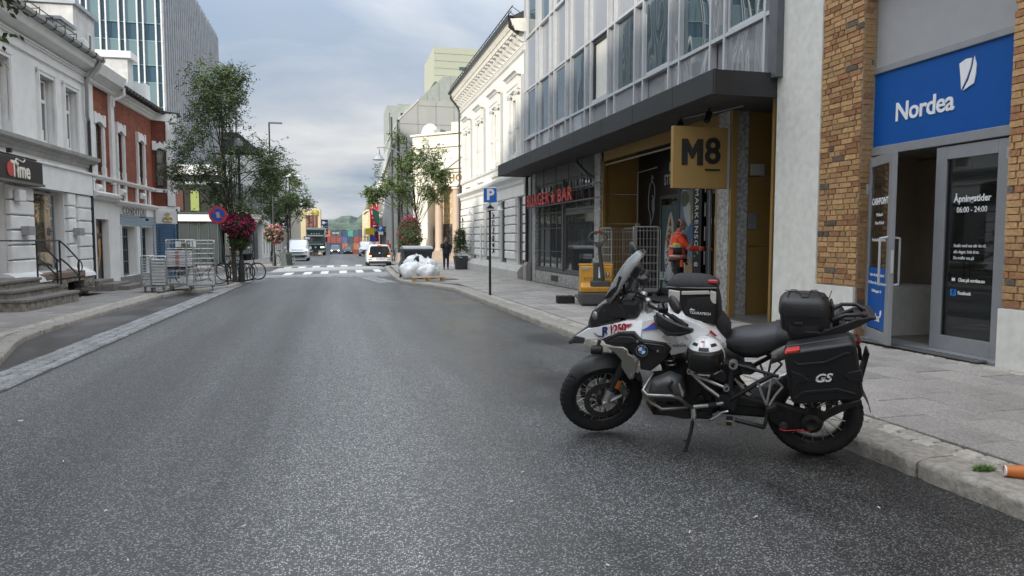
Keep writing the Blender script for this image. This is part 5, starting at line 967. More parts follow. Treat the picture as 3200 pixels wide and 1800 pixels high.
def tree(name,base,trunk,lobes,ncl,nleaf,lsize,cols,label,seed=1,r0=.09,group=None,limbs=16,spread=.22,per=9,droop=.5):
    rng=np.random.default_rng(seed); r2=random.Random(seed); T=tag(empty(name,base),label,'tree',group)
    mb=MB(); n=len(trunk); mb.tube(trunk,[r0*(1-.6*i/(n-1)) for i in range(n)],9); 
    C=[]
    wts=np.array([a*b*c for _,(a,b,c) in lobes]); wts=wts/wts.sum()
    subs=[]
    for (c,rr),w in zip(lobes,wts):
        for q in range(max(5,int(26*w*1.4))):     # sub-clumps so the crown has light and dark masses and gaps
            d=rng.normal(size=3); d/=np.linalg.norm(d); f=rng.uniform(.45,.98); subs.append((np.array(c)+d*np.array(rr)*f,np.mean(rr)*rng.uniform(.24,.44)))
    for sc,sr in subs:
        for q in range(max(3,ncl//len(subs))):
            C.append(sc+rng.normal(size=3)*sr*.62)
    C=np.array(C)
    tr=[Vector(p) for p in trunk]
    for sc,sr in subs[:]:
        e=Vector(sc); zf=max(.0,min(1,r2.uniform(.25,.85))); 
        k=min(int(zf*(n-1)),n-2); s0=tr[k].lerp(tr[k+1],zf*(n-1)-k)
        if s0.z>e.z: s0=tr[max(1,k-1)]
        m1=s0.lerp(e,.4)+Vector((r2.uniform(-.12,.12),r2.uniform(-.12,.12),.12)); m2=s0.lerp(e,.75)+Vector((r2.uniform(-.12,.12),r2.uniform(-.12,.12),.1))
        rr=r0*.28; mb.tube([s0,m1,m2,e],[rr,rr*.75,rr*.5,rr*.2],5)
        for q in range(4): f=e+Vector(rng.normal(size=3))*sr*.9; mb.tube([m2.lerp(e,.5),f],[rr*.3,rr*.08],4)
    mb.build('trunk',BARK,T,smooth=60)
    V=leaves(C,nleaf,lsize,rng,per=per,spread=spread,droop=droop); mi=rng.choice(len(cols),len(V),p=[.5,.32,.18][:len(cols)] if len(cols)==3 else None)
    obj('crown',quadmesh('crown',V,cols,mi),T); return T
LG=[leafmat('leaf_mid',(.085,.125,.045)),leafmat('leaf_dark',(.052,.085,.03)),leafmat('leaf_light',(.13,.175,.065))]
LB=[leafmat('leaf_mid2',(.085,.125,.038)),leafmat('leaf_light2',(.15,.19,.06)),leafmat('leaf_dark2',(.05,.085,.025))]
tree('street_tree',(-3.66,28,gz(28)+.1),[(0,0,0),(-.05,0,1.4),(-.02,0,2.4),(-.25,.1,3.6),(-.3,.1,5.0),(-.35,.1,7.0)],[((-.55,0,6.6),(1.25,1.2,1.55)),((-.9,0,4.6),(1.35,1.2,1.2)),((.9,.3,4.3),(1.15,1.1,1.25)),((-.1,.2,3.3),(1.3,1.0,.75)),((.15,0,7.1),(.8,.9,1.0))],1900,30000,.095,LG,'tall airy green street tree behind the no parking sign',3,.085,'street trees')
tree('street_tree',(-3.5,55.5,gz(55)+.1),[(0,0,0),(.05,0,2.2),(.0,0,3.2),(-.1,0,4.6),(0,0,6.3)],[((-.2,0,5.0),(1.9,1.5,1.9)),((.9,0,4.3),(1.3,1.2,1.1)),((-.9,0,3.7),(1.2,1.0,.8)),((0,0,6.4),(.9,.9,.7))],700,11000,.16,LG,'smaller green street tree beside the parked white van',5,.08,'street trees')
tree('street_tree',(5.1,48.4,gz(48)+.1),[(0,0,0),(.05,0,1.6),(.25,0,2.8),(.1,0,4.2),(0,0,6.0),(-.1,0,7.8)],[((-.5,0,7.3),(1.0,1.0,1.6)),((.9,0,6.5),(1.5,1.2,1.9)),((-1.1,0,5.4),(1.6,1.3,1.1)),((.4,0,4.9),(1.5,1.2,1.0)),((-2.6,0,4.6),(.7,.6,.45)),((1.9,0,5.6),(.8,.8,1.0))],1000,18000,.15,LB,'sunlit thin tree in front of the cream theatre',7,.085,'street trees')
tree('street_tree',(-5.9,9.5,gz(9)+.1),[(0,0,0),(.1,.1,2.0),(.2,.3,3.4),(.3,.6,4.6),(.3,.8,6.0)],[((1.15,1.5,4.75),(.75,.75,.55)),((.3,.8,5.3),(1.1,1.1,.8))],500,9000,.13,LG,'leafy branches of a tree hanging into the top left corner',9,.1,'street trees',droop=.8)
# ================================================================== hanging flower baskets on lamp posts
def flower_ball(par,c,r,h,nl,nf,cols,seed,top=.5):
    rng=np.random.default_rng(seed); d=rng.normal(size=(nl,3)); d/=np.linalg.norm(d,axis=1)[:,None]; C=np.array(c)+d*np.array([r,r,h])*rng.uniform(.6,1.0,(nl,1))
    V=leaves(C,nl*6,.075,rng,per=6,spread=.06,asp=1.7); obj('foliage',quadmesh('foliage',V,[LG[0],LG[1]],rng.integers(0,2,len(V))),par)
    d=rng.normal(size=(nf,3)); d[:,2]+=top; d/=np.linalg.norm(d,axis=1)[:,None]; C=np.array(c)+d*np.array([r,r,h])*rng.uniform(.88,1.06,(nf,1))
    V=leaves(C,nf*5,.07,rng,per=5,spread=.03,asp=1.15,droop=0); obj('blossom',quadmesh('blossom',V,cols,rng.integers(0,len(cols),len(V))),par)
    mb=MB(); mb.lathe([(.02,-h*.6),(r*.5,-h*.35),(r*.62,.0),(r*.6,.0)],12,c); mb.build('pot',flat('pot_brown',(.04,.03,.02)),par)
PINK=[flat('petal_magenta',(.36,.02,.11),.6),flat('petal_pink',(.50,.07,.20),.6),flat('petal_dark',(.20,.01,.05),.6)]
MIXF=[flat('petal_magenta',(.36,.02,.11)),flat('petal_cream',(.62,.55,.38)),flat('petal_rose',(.42,.10,.12))]
def basket(loc,r,h,cols,label,seed,nl=700,nf=420,top=.6):
    T=tag(empty('flower_basket',loc),label,'flower basket','flower baskets on the lamp posts'); flower_ball(T,(0,0,0),r,h,nl,nf,cols,seed,top); return T
basket((-3.45,27.85,1.98),.52,.40,PINK,'round basket of magenta flowers behind the no parking sign',1,900,900,.5)
basket((-3.45,27.9,1.45),.36,.36,PINK[:1],'green trailing plants below the nearest magenta basket',12,600,20,0)
basket((-3.8,47.6,1.75),.62,.62,MIXF,'basket of cream and pink flowers on the second left lamp post',2,900,420,.4)
basket((4.75,47.6,1.6),.85,1.35,PINK,'large ivy basket with pink flowers beside the sunlit tree',3,2600,260,1.2)
# ================================================================== lamp posts and signs
POLE=mat('pole_green_black',(.022,.028,.026),.45,var=.1)
def post(loc,h,r,label,name='lamp_post'):
    T=tag(empty(name,loc),label,'lamp post' if 'lamp' in name else 'sign'); mb=MB(); mb.lathe([(r*1.9,0),(r*1.9,.7),(r*1.2,.85),(r,1.0),(r*.8,h)],10,cap=True); mb.build('pole',POLE,T,smooth=40); return T
T=post((-3.42,28.0,gz(28)+.1),5.0,.055,'dark lamp post rising beside the nearest left tree'); mb=MB(); mb.lathe([(.05,4.9),(.16,5.0),(.14,5.2),(.02,5.3)],12); mb.build('lamp_head',GREYF,T)
T=post((-3.85,47.7,gz(47)+.1),4.9,.06,'dark lamp post with curved pale arm carrying a flower basket'); mb=MB(); mb.tube([(0,0,4.8),(.15,0,5.3),(.5,0,5.65),(1.1,0,5.75)],.035,6); mb.build('arm',WHITE2,T,smooth=40); mb=MB(); mb.prism([(.9,5.70),(1.75,5.74),(1.7,5.82),(1.0,5.86)],'y',-.12,.12); mb.build('lamp_head',WHITE2,T)
T=post((-5.0,60,gz(60)+.1),11,.07,'tall thin lamp post behind the left trees with flat head'); mb=MB(); mb.box(-.05,1.0,-.1,.1,10.95,11.07); mb.build('lamp_head',GREYF,T)
T=post((-4.4,74,gz(74)+.1),9.2,.07,'pale lamp post above the smaller left tree'); mb=MB(); mb.box(-.05,1.2,-.1,.1,9.15,9.3); mb.build('lamp_head',WHITE2,T)
T=post((4.35,48.6,gz(48)+.1),7.3,.075,'dark gooseneck lamp post with bell lantern in front of the theatre'); mb=MB(); mb.tube([(0,0,7.2),(-.1,0,7.5),(-.6,0,7.78),(-1.15,0,7.85),(-1.6,0,7.82)],.04,6); mb.build('arm',GREYF,T,smooth=40)
mb=MB(); mb.lathe([(.02,.45),(.07,.42),(.10,.2),(.12,.05),(.3,-.12),(.42,-.3),(.4,-.3),(.1,-.2)],16,(-1.5,0,7.3)); mb.build('bell_lantern',mat('lantern_grey',(.33,.34,.35),.4,metal=.3),T,smooth=50)
T=post((4.45,58,gz(58)+.1),11.5,.09,'black lamp post standing before the grey slatted block')
T=post((7.6,78.4,gz(78)+.1),13,.08,'thin dark pole against the corner of the grey gable')
# no parking sign, leaning
T=tag(empty('no_parking_sign',(-3.66,26.25,gz(26)+.1),rot=(0,-R(6.2),R(4))),'round blue no parking sign with red rim on a leaning post','sign'); mb=MB(); mb.cyl((0,0,0),(0,0,2.62),.03,n=10); mb.build('post',POLE,T,smooth=40)
f=empty('sign_face',(0,-.045,2.42),0,T); mb=MB(); mb.lathe([(.001,-.004),(.295,-.004),(.295,.012),(.001,.012)],32,ax='y'); mb.build('red_disc',flat('sign_red2',(.48,.02,.025),.35),f); mb=MB(); mb.lathe([(.001,-.008),(.225,-.008),(.225,-.003)],32,ax='y'); mb.build('blue_disc',flat('sign_blue2',(.006,.06,.32),.35),f); mb=MB(); mb.obox((0,-.011,0),(.46,.004,.05),(0,R(42),0)); mb.build('red_bar',flat('sign_red2',(.48,.02,.025)),f)
mb=MB(); mb.box(-.05,.05,-.02,.05,-.1,.1); mb.build('clamp',GREYF,f)
# parking sign with motorcycle plate
T=tag(empty('parking_sign',(4.02,18.73,gz(18.7)+.12)),'blue parking sign with motorcycle plate on a slim green post','sign'); mb=MB(); mb.cyl((0,0,0),(0,0,2.55),.034,n=12); mb.cyl((0,0,1.5),(0,0,1.56),.042,n=10); mb.build('post',POLE,T,smooth=40)
f=empty('sign_face',(0,-.05,2.68),-R(12),T); mb=MB(); mb.box(-.185,.185,0,.02,-.20,.20); mb.build('white_rim',LW,f,bev=.008); mb=MB(); mb.box(-.172,.172,-.004,.004,-.187,.187); mb.build('blue_plate',flat('parking_blue',(.006,.13,.50),.35),f,bev=.003); text('parking_letter','P',.40,LW,f,(0,-.008,0),depth=.003,bold=.014)
f=empty('sub_plate',(0,-.05,2.37),-R(12),T); mb=MB(); mb.box(-.185,.185,0,.015,-.09,.09); mb.build('white_plate',LW,f,bev=.008); mb=MB()
mb.torus((-.07,-.006,-.035),.028,.006,'y',14,5); mb.torus((.07,-.006,-.035),.028,.006,'y',14,5); mb.prism([(-.075,-.02),(-.045,.02),(0,.03),(.06,.015),(.08,-.02),(.03,-.045),(-.03,-.045)],'y',-.010,-.003); mb.ell((-.005,-.007,.062),.016,.005,.016,8,6); mb.prism([(-.025,.02),(-.03,.05),(.015,.055),(.035,.01)],'y',-.010,-.003); mb.build('motorcycle_symbol',flat('plate_black',(.01,.01,.01)),f)
# round black hanging sign and far right signs
T=tag(empty('round_bar_sign',(-4.15,61,gz(61))),'round black hanging sign with white bull skull beyond the second left tree','sign'); mb=MB(); mb.lathe([(.001,-.03),(.36,-.03),(.36,.03),(.001,.03)],24,(0,0,3.1),'y'); mb.build('disc',BLK,T); mb=MB(); mb.prism([(-.2,3.3),(-.08,3.22),(.08,3.22),(.2,3.3),(.05,3.12),(.03,3.0),(-.03,3.0),(-.05,3.12)],'y',-.045,-.03); mb.build('skull_mark',LW,T); text('sign_lettering','YE HORN',.16,LW,T,(0,-.04,2.92),depth=.004,bold=.004,width=.6); mb=MB(); mb.cyl((.0,0,3.45),(-2.6,0,3.5),.03,n=6); mb.build('bracket',DARKM,T)
T=post((5.3,88,gz(88)+.1),3.6,.05,'small blue parking sign near the hotel entrance','distant_parking_sign'); mb=MB(); mb.box(-.32,.32,-.08,-.05,2.95,3.6); mb.build('blue_plate',flat('parking_blue',(.006,.13,.5)),T); text('parking_letter','P',.6,LW,T,(0,-.1,3.27),depth=.003,bold=.02); mb=MB(); mb.box(-.3,.3,-.08,-.05,2.55,2.9); mb.build('white_plate',LW,T)
T=post((4.2,92,gz(92)+.1),3.2,.05,'yellow warning board with round blue sign by the parked van','warning_sign'); mb=MB(); mb.box(-.55,.55,-.09,-.05,2.6,3.4); mb.build('yellow_board',flat('warn_yellow',(.55,.42,.02)),T); mb=MB(); mb.lathe([(.001,-.1),(.38,-.1),(.38,-.06)],18,(.35,0,2.1),'y'); mb.build('blue_disc',flat('sign_blue2',(.006,.06,.32)),T)
# ================================================================== bicycles
RUB=flat('rubber',(.012,.012,.012),.8); BKF=flat('bike_frame',(.02,.02,.022),.35)
def bicycle(label,loc,rz,lean=.1,col=None,basket_=False):
    T=tag(empty('bicycle',loc,rot=(lean,0,rz)),label,'bicycle','bicycles parked along the street'); fm=col or BKF
    for x in (-.52,.52):
        w=MB(); w.torus((x,0,.34),.325,.018,'y',28,6); t=w.build('wheel',RUB,T,smooth=60); r=MB(); r.torus((x,0,.34),.30,.010,'y',24,5)
        for k in range(14): a=2*PI*k/14; r.cyl((x,.015*(-1)**k,.34),(x+.3*math.cos(a),0,.34+.3*math.sin(a)),.0022,n=3)
        r.cyl((x,-.04,.34),(x,.04,.34),.02,n=8); r.build('rim',ALU,t)
    f=MB()
    for a,b,r in (((-.52,0,.34),(-.08,0,.30),.012),((-.52,0,.34),(-.2,0,.78),.011),((-.08,0,.30),(-.23,0,.92),.016),((-.2,0,.76),(.33,0,.80),.016),((-.08,0,.30),(.36,0,.68),.018),((.32,0,.92),(.40,0,.60),.018),((.40,0,.60),(.52,0,.34),.014)): f.cyl(a,b,r,n=6)
    f.build('frame',fm,T,smooth=50); s=MB(); s.prism([(-.38,.92),(-.36,.97),(-.1,.955),(-.1,.93)],'y',-.07,.07); s.build('saddle',RUB,T,bev=.02)
    h=MB(); h.tube([(.18,-.28,1.02),(.30,-.22,1.06),(.31,0,1.03),(.30,.22,1.06),(.18,.28,1.02)],.013,6); h.cyl((.31,0,.9),(.31,0,1.03),.013,n=6); h.build('handlebar',fm,T)
    m=MB(); m.tube([(-.52+.36*math.cos(t),0,.34+.36*math.sin(t)) for t in np.linspace(.2,2.9,10)],.016,5); m.build('mudguard',fm,T)
    c=MB(); c.torus((-.08,.03,.30),.09,.008,'y',16,5); c.cyl((-.08,.05,.30),(-.03,.05,.14),.01,n=5); c.box(-.08,.02,.05,.13,.13,.15); c.build('crank',fm,T)
    if basket_: b=MB(); b.loft([[(.38,-.15,.80),(.62,-.15,.80),(.62,.15,.80),(.38,.15,.80)],[(.34,-.2,1.04),(.68,-.2,1.04),(.68,.2,1.04),(.34,.2,1.04)]]); b.build('basket',RUB,T)
    return T
bicycle('black bicycle with front basket behind the no parking sign post',(-3.75,28.9,gz(29)+.11),R(-28),.06,basket_=True)
bicycle('black bicycle nearest the crossing in the left rack',(-3.45,29.6,gz(29.6)+.11),R(-24),.08)
bicycle('black bicycle half hidden behind the roll cages',(-4.5,26.3,gz(26)+.11),R(10),.05)
bicycle('black bicycle leaning on the far left rack by the white van',(-3.55,50.9,gz(51)+.12),R(15),.1)
bicycle('dark bicycle parked right of the small white car',(4.25,54.5,gz(54)+.12),R(75),.1)
bicycle('dark bicycle in the rack beside the wheelie bin',(3.0,31.6,gz(31.6)+.11),R(70),.1)
bicycle('bicycle with upright saddle behind the wheelie bin',(3.15,33.2,gz(33)+.11),R(60),.06)
def rack(label,loc,rz,n,dx,m):
    T=tag(empty('bicycle_rack',loc,rz),label,'bicycle rack')
    for k in range(n): mb=MB(); x=k*dx; mb.tube([(x,-.22,0),(x,-.22,.25)]+[(x,.22*math.sin(t),.34+.25*math.cos(t)*.9+.1) for t in np.linspace(-1.3,1.3,9)]+[(x,.22,.25),(x,.22,0)],.02,6); mb.build('hoop',m,T,smooth=50)
    mb=MB(); mb.box(-.1,(n-1)*dx+.1,-.25,-.19,.0,.05); mb.box(-.1,(n-1)*dx+.1,.19,.25,.0,.05); mb.build('base_rail',m,T)
rack('dark steel bicycle rack below the no parking sign',(-3.75,28.2,gz(28)+.1),R(70),6,.22,DARKM)
T=tag(empty('bicycle_stand',(-3.25,47.2,gz(47)+.12),R(80)),'green grey slatted bicycle stand by the far left kerb','bicycle rack')
for k in range(10): mb=MB(); mb.box(k*.17,k*.17+.05,-.25,.25,0,.05); mb.prism([(-.2,.05),(.2,.05),(.12,.75),(-.12,.85)],'x',k*.17,k*.17+.05); mb.build('stand_plate',mat('stand_green',(.07,.09,.08),.6),T)
rack('dark green bicycle rack beside the wheelie bin',(2.75,29.4,gz(29)+.11),R(80),5,.17,mat('rack_green',(.03,.045,.04),.5))
# ================================================================== roll cages
WIRE=mat('zinc_wire',(.50,.51,.50),.42,metal=.6,var=.1)
def rollcage(label,loc,rz,w=.8,d=.7,h=1.6,nv=6,nh=8,sides=3):
    T=tag(empty('roll_cage',loc,rz),label,'roll cage','wire roll cages on the pavements')
    def panel(name,P,Q,nv=nv):
        P,Q=Vector(P),Vector(Q); fr=MB(); z0,z1=.2,h; r=.014
        fr.tube([P+Vector((0,0,z0)),P+Vector((0,0,z1-.08)),P+(Q-P)*.06+Vector((0,0,z1)),P+(Q-P)*.94+Vector((0,0,z1)),Q+Vector((0,0,z1-.08)),Q+Vector((0,0,z0))],r,6); p=fr.build(name,WIRE,T,smooth=50); mb=MB()
        for k in range(1,nv): a=P.lerp(Q,k/nv); mb.cyl(a+Vector((0,0,z0)),a+Vector((0,0,z1)),.0045,n=4)
        for k in range(nh): zz=z0+.05+(z1-z0-.15)*k/(nh-1); mb.cyl(P+Vector((0,0,zz)),Q+Vector((0,0,zz)),.0055,n=4)
        mb.build('wire_mesh',WIRE,p)['kind']='stuff'
    panel('side_panel',(-w/2,-d/2,0),(-w/2,d/2,0)); panel('side_panel',(w/2,-d/2,0),(w/2,d/2,0)); panel('back_panel',(-w/2,d/2,0),(w/2,d/2,0))
    if sides>3: panel('front_panel',(-w/2,-d/2,0),(w/2,-d/2,0))
    mb=MB(); mb.box(-w/2,w/2,-d/2,d/2,.16,.2); mb.build('deck',mat('deck_grey',(.25,.25,.25),.6),T)
    for x in (-w/2+.08,w/2-.08):
        for y in (-d/2+.08,d/2-.08): mb=MB(); mb.cyl((x-.016,y,.06),(x+.016,y,.06),.06,n=12); mb.box(x-.024,x+.024,y-.03,y+.03,.09,.16); mb.build('castor',flat('castor_grey',(.18,.18,.18),.5),T)
    return T
z=gz(23)+.1
rollcage('tall wire roll cage nearest the kerb in the left group',(-3.98,23.1,z),R(8),.78,.66,1.52,4,9,4)
T=rollcage('tall wire roll cage loaded with white boxes in the left group',(-4.62,23.6,z),R(4),.74,.66,1.54,4,8,4)
bx=tag(empty('box_stack',(-4.72,23.6,z+.72)),'stack of white cartons with red strip inside the left roll cage','boxes')
for k in range(7): mb=MB(); mb.box(-.30,.36,-.25,.25,k*.07,k*.07+.06); mb.build('carton',flat('carton_white',(.62,.63,.62)),bx,bev=.004,seg=1); mb=MB(); mb.box(-.02,.08,-.256,-.249,k*.07+.008,k*.07+.05); mb.build('red_strip',flat('strip_red',(.42,.12,.10)),bx)
mb=MB(); mb.box(-.32,.38,-.27,.27,-.06,-.0); mb.build('shelf',DARKM,bx)
for x in (.0,.42): mb=MB(); mb.box(x,x+.16,-.29,-.28,.60,.78); mb.build('paper_label',LW,bx)
T=rollcage('low wire trolley stacked with trays at the left end of the cages',(-5.05,22.6,z),R(10),.40,.5,1.06,3,10,4)
for k in range(9): mb=MB(); mb.box(-.17,.17,-.22,.22,.24+k*.085,.30+k*.085); mb.build('tray',flat('tray_pale',(.55,.55,.54),.5),T,bev=.01,seg=1)
rollcage('low wire trolley left of the tray trolley beside the blue boards',(-5.40,22.9,z),R(10),.34,.5,1.07,3,10,4)
# right cages in front of the gold panels
z=gz(17)+.13
rollcage('wire roll cage standing against the gold wall left of the food posters',(7.35,17.9,z),R(12),.78,.62,1.78,8,8,3); rollcage('wire roll cage in front of the painted black wall',(7.75,16.9,z),R(60),.74,.62,1.80,7,8,3)
# ================================================================== planter palm at the left corner, planter with shrub on the right
T=tag(empty('potted_palm',(-6.45,33.3,gz(33)+.1)),'palm with arching fronds beside the blue boarded corner','plant'); mb=MB(); mb.lathe([(.2,0),(.28,.5),(.25,.5)],14); mb.build('pot',flat('pot_dark',(.05,.05,.05)),T); mb=MB(); mb.cyl((0,0,.45),(0,0,1.0),.06,.05,8); mb.build('stem',BARK,T)
rng=np.random.default_rng(4)
V=[]
for k in range(26):
    a=rng.uniform(0,2*PI); el=rng.uniform(.35,1.35); prev=np.array([0,0,1.0]); pts=[]
    for t in np.linspace(0,1,9): pts.append(np.array([math.cos(a)*math.cos(el)*t*1.0,math.sin(a)*math.cos(el)*t*1.0,1.0+math.sin(el)*t*1.2-.75*t*t]))
    for i in range(1,9):
        dv=pts[i]-pts[i-1]; s_=np.cross(dv,[0,0,1]); s_/=np.linalg.norm(s_)+1e-6
        for sg in (-1,1):
            for q in (0,.5): p=pts[i-1]+dv*q; tip=p+dv*1.6+s_*sg*.20*(1-i/11)+np.array([0,0,-.05]); V.append([p,p+(tip-p)*.5+np.array([0,0,.012]),tip,p+(tip-p)*.5-np.array([0,0,.012])])
obj('fronds',quadmesh('fronds',np.array(V),[leafmat('palm_leaf',(.13,.15,.05))]),T)
T=tag(empty('planter_shrub',(6.55,38.1,gz(38)+.13)),'dark square planter with a tall green shrub beside the white house','planter'); mb=MB(); mb.loft([[(-.27,-.27,0),(.27,-.27,0),(.27,.27,0),(-.27,.27,0)],[(-.36,-.36,.72),(.36,-.36,.72),(.36,.36,.72),(-.36,.36,.72)]]); mb.build('pot',flat('pot_slate',(.05,.052,.055),.6),T,bev=.02)
rng=np.random.default_rng(6); C=np.array([(.38*math.cos(a)*r,.38*math.sin(a)*r,z_) for a,r,z_ in zip(rng.uniform(0,6.28,700),rng.uniform(.2,1,700)**.6,rng.uniform(.8,2.05,700))]); C[:,:2]*=(1.15-.55*((C[:,2]-.8)/1.3))[:,None]
V=leaves(C,5600,.08,rng,per=8,spread=.12,asp=3,droop=-1.5); obj('foliage',quadmesh('foliage',V,[LG[0],LG[1]],rng.integers(0,2,len(V))),T); mb=MB(); mb.cyl((0,0,.6),(0,0,1.6),.03,n=6); mb.build('stem',BARK,T)
C=rng.normal(size=(60,3))*.08+np.array([-.15,-.3,.8]); V=leaves(C,300,.05,rng,per=5,spread=.03,asp=1.1); obj('white_blossom',quadmesh('white_blossom',V,[LW]),T)
# ================================================================== wheelie bin, sacks, pallet, cup
T=tag(empty('wheelie_bin',(3.42,31.3,gz(31)+.12),R(4)),'large dark grey wheelie bin with white Restavfall plate','bin'); BING=mat('bin_grey',(.045,.05,.055),.55,var=.08)
mb=MB(); mb.loft([[(-.52,-.38,.15),(.52,-.38,.15),(.52,.38,.15),(-.52,.38,.15)],[(-.62,-.5,1.05),(.62,-.5,1.05),(.62,.5,1.05),(-.62,.5,1.05)]]); mb.build('body',BING,T,bev=.03); mb=MB(); mb.box(-.66,.66,-.54,.54,1.03,1.16); mb.build('rim',BING,T,bev=.02); mb=MB(); mb.prism([(-.55,1.16),(.55,1.16),(.5,1.24),(0,1.30),(-.5,1.24)],'x',-.64,.64); mb.build('lid',mat('bin_lid',(.42,.42,.41),.5),T,bev=.02)
for x in (-.45,.45):
    for y in (-.3,.3): mb=MB(); mb.cyl((x-.025,y,.08),(x+.025,y,.08),.08,n=12); mb.build('castor',RUB,T)
mb=MB(); mb.box(-.24,.14,-.50,-.485,.70,.92); p=mb.build('plate',LW,T); text('plate_lettering','Restavfall',.09,BLK,p,(-.05,-.505,.79),depth=.001,bold=.002)
mb=MB(); mb.cyl((.62,0,.7),(.72,0,.7),.04,n=8); mb.build('side_lug',BING,T)
SACK=mat('white_sack',(.82,.82,.81),.35,var=.10,vs=7,bump=.5,bs=9,trans=.0,coat=.2)
def sack(label,loc,rx,ry,rz_,seed,m=SACK):
    r2=np.random.default_rng(seed); mb=MB(); rings=[]; ph=r2.uniform(0,6,8)
    for j in range(19):
        t=-PI/2+PI*j/18; t=min(max(t,-PI/2+.03),PI/2-.03); ring=[]
        for k in range(32):
            a=2*PI*k/32; w=1+.09*math.sin(3*a+ph[0]+2*t)+.06*math.sin(5*a+ph[1]-3*t)+.045*math.sin(9*a+ph[2]+5*t)+r2.uniform(-.025,.025); ring.append((rx*math.cos(t)**.8*math.cos(a)*w,ry*math.cos(t)**.8*math.sin(a)*w,max(-rz_*.82,rz_*math.sin(t)*w)))
        rings.append(ring)
    mb.loft(rings); T=tag(empty('rubbish_sack',(loc[0],loc[1],loc[2]-rz_*.0)),label,'sack','rubbish sacks on the kerb corner'); mb.build('sack_skin',m,T,smooth=75); mb=MB(); mb.tube([(0,0,rz_*.9),(.03,.02,rz_*1.08),(.08,.0,rz_*1.2)],[.06,.03,.06],8); mb.build('tied_neck',m,T,smooth=60); return T
z=gz(28)+.12
T=sack('big white rubbish sack nearest the kerb with blue tape',(2.98,28.2,z+.29),.56,.4,.36,1); mb=MB(); mb.tube([(.08,-.40,-.2),(.10,-.38,.05),(.1,-.2,.31),(.12,.05,.38)],.022,6); mb.build('blue_tape',flat('tape_blue',(.16,.25,.42),.4),T); 
sack('crumpled white sack lying on the right of the heap',(3.45,28.1,z+.25),.48,.4,.31,2); sack('white sack leaning at the top of the heap against the bin',(3.1,28.9,z+.5),.50,.4,.38,3); sack('pale rubbish sack behind the heap on the right',(3.55,28.8,z+.42),.42,.36,.34,4)
o=sack('black rubbish bag end sticking out of the white heap',(3.12,28.45,z+.74),.10,.09,.11,5,flat('bag_black',(.01,.01,.012),.3))
WOOD=mat('pallet_wood',(.48,.32,.15),.75,var=.22,vs=6,stretch=(1,8,8),rand=.12)
T=tag(empty('wooden_pallet',(3.32,26.45,gz(26)+.125),R(-2)),'pale wooden pallet lying at the kerb in front of the sacks','pallet')
for x in (-.53,0,.53): mb=MB(); mb.box(x-.06,x+.06,-.4,.4,.0,.022); mb.build('bottom_board',WOOD,T); 
for x in (-.53,0,.53):
    for y in (-.34,0,.34): mb=MB(); mb.box(x-.06,x+.06,y-.05,y+.05,.022,.10); mb.build('block',WOOD,T)
for y in (-.34,-.17,0,.17,.34): mb=MB(); mb.box(-.6,.6,y-.055,y+.055,.122,.144); mb.build('top_board',WOOD,T)
for x in (-.53,0,.53): mb=MB(); mb.box(x-.06,x+.06,-.4,.4,.10,.122); mb.build('cross_board',WOOD,T)
T=tag(empty('paper_cup',(3.86,3.265,gz(3.2)+.155),rot=(0,R(90),R(-32))),'crushed orange paper cup lying on the pavement at the right edge','cup')
mb=MB(); mb.lathe([(.0305,-.055),(.034,-.02),(.039,.03),(.042,.055),(.043,.06),(.041,.058),(.037,.03),(.029,-.05)],24,cap=False); mb.build('cup_wall',[flat('cup_orange',(.55,.16,.03),.5)],T,smooth=50); mb=MB(); mb.lathe([(.0425,.050),(.0435,.055),(.0445,.06),(.0425,.064),(.041,.058)],24); mb.build('cup_rim',LW,T,smooth=50); mb=MB(); mb.lathe([(.001,-.05),(.030,-.05)],18); mb.build('cup_base',LW,T); mb=MB(); mb.lathe([(.0312,-.056),(.0312,-.045)],20); mb.build('cup_foot',LW,T)
# ================================================================== vehicles
CARW=mat('car_white',(.74,.75,.76),.25,var=.02,coat=.6); CGL=glassmat('car_glass',(.02,.025,.03),alpha=1,spec=.8); TYRE=flat('tyre',(.012,.012,.012),.85); PLB=flat('plastic_black',(.014,.014,.015),.5)
def ring(y,wb,wl,wr,z0,zb,zr,rr=.12):
    """closed cross-section: sill, belt line, roof"""
    h=[(wb*.9,z0),(wb,z0+.12),(wl,(z0+zb)*.55),(wl*.985,zb),(wr+(wl-wr)*.35,zb+(zr-zb)*.6),(wr,zr-rr*.5),(wr-rr,zr)]
    return [(x,y,z) for x,z in h]+[(-x,y,z) for x,z in reversed(h)]
def body(par,secs,m,name='body',smooth=50): mb=MB(); mb.loft([ring(*s) for s in secs]); return mb.build(name,m,par,smooth=smooth)
def wheel(par,x,y,r,w,rim=ALU,dark=False):
    mb=MB(); mb.lathe([(r*.6,-w/2),(r*.93,-w/2),(r,-w*.35),(r,w*.35),(r*.93,w/2),(r*.6,w/2)],24,(x,y,r),'x'); t=mb.build('wheel',TYRE,par,smooth=40); mb=MB(); mb.lathe([(.01,-w*.4),(r*.2,-w*.42),(r*.62,-w*.46),(r*.62,w*.46),(r*.2,w*.42),(.01,w*.4)],20,(x,y,r),'x'); mb.build('rim',rim,t,smooth=40)
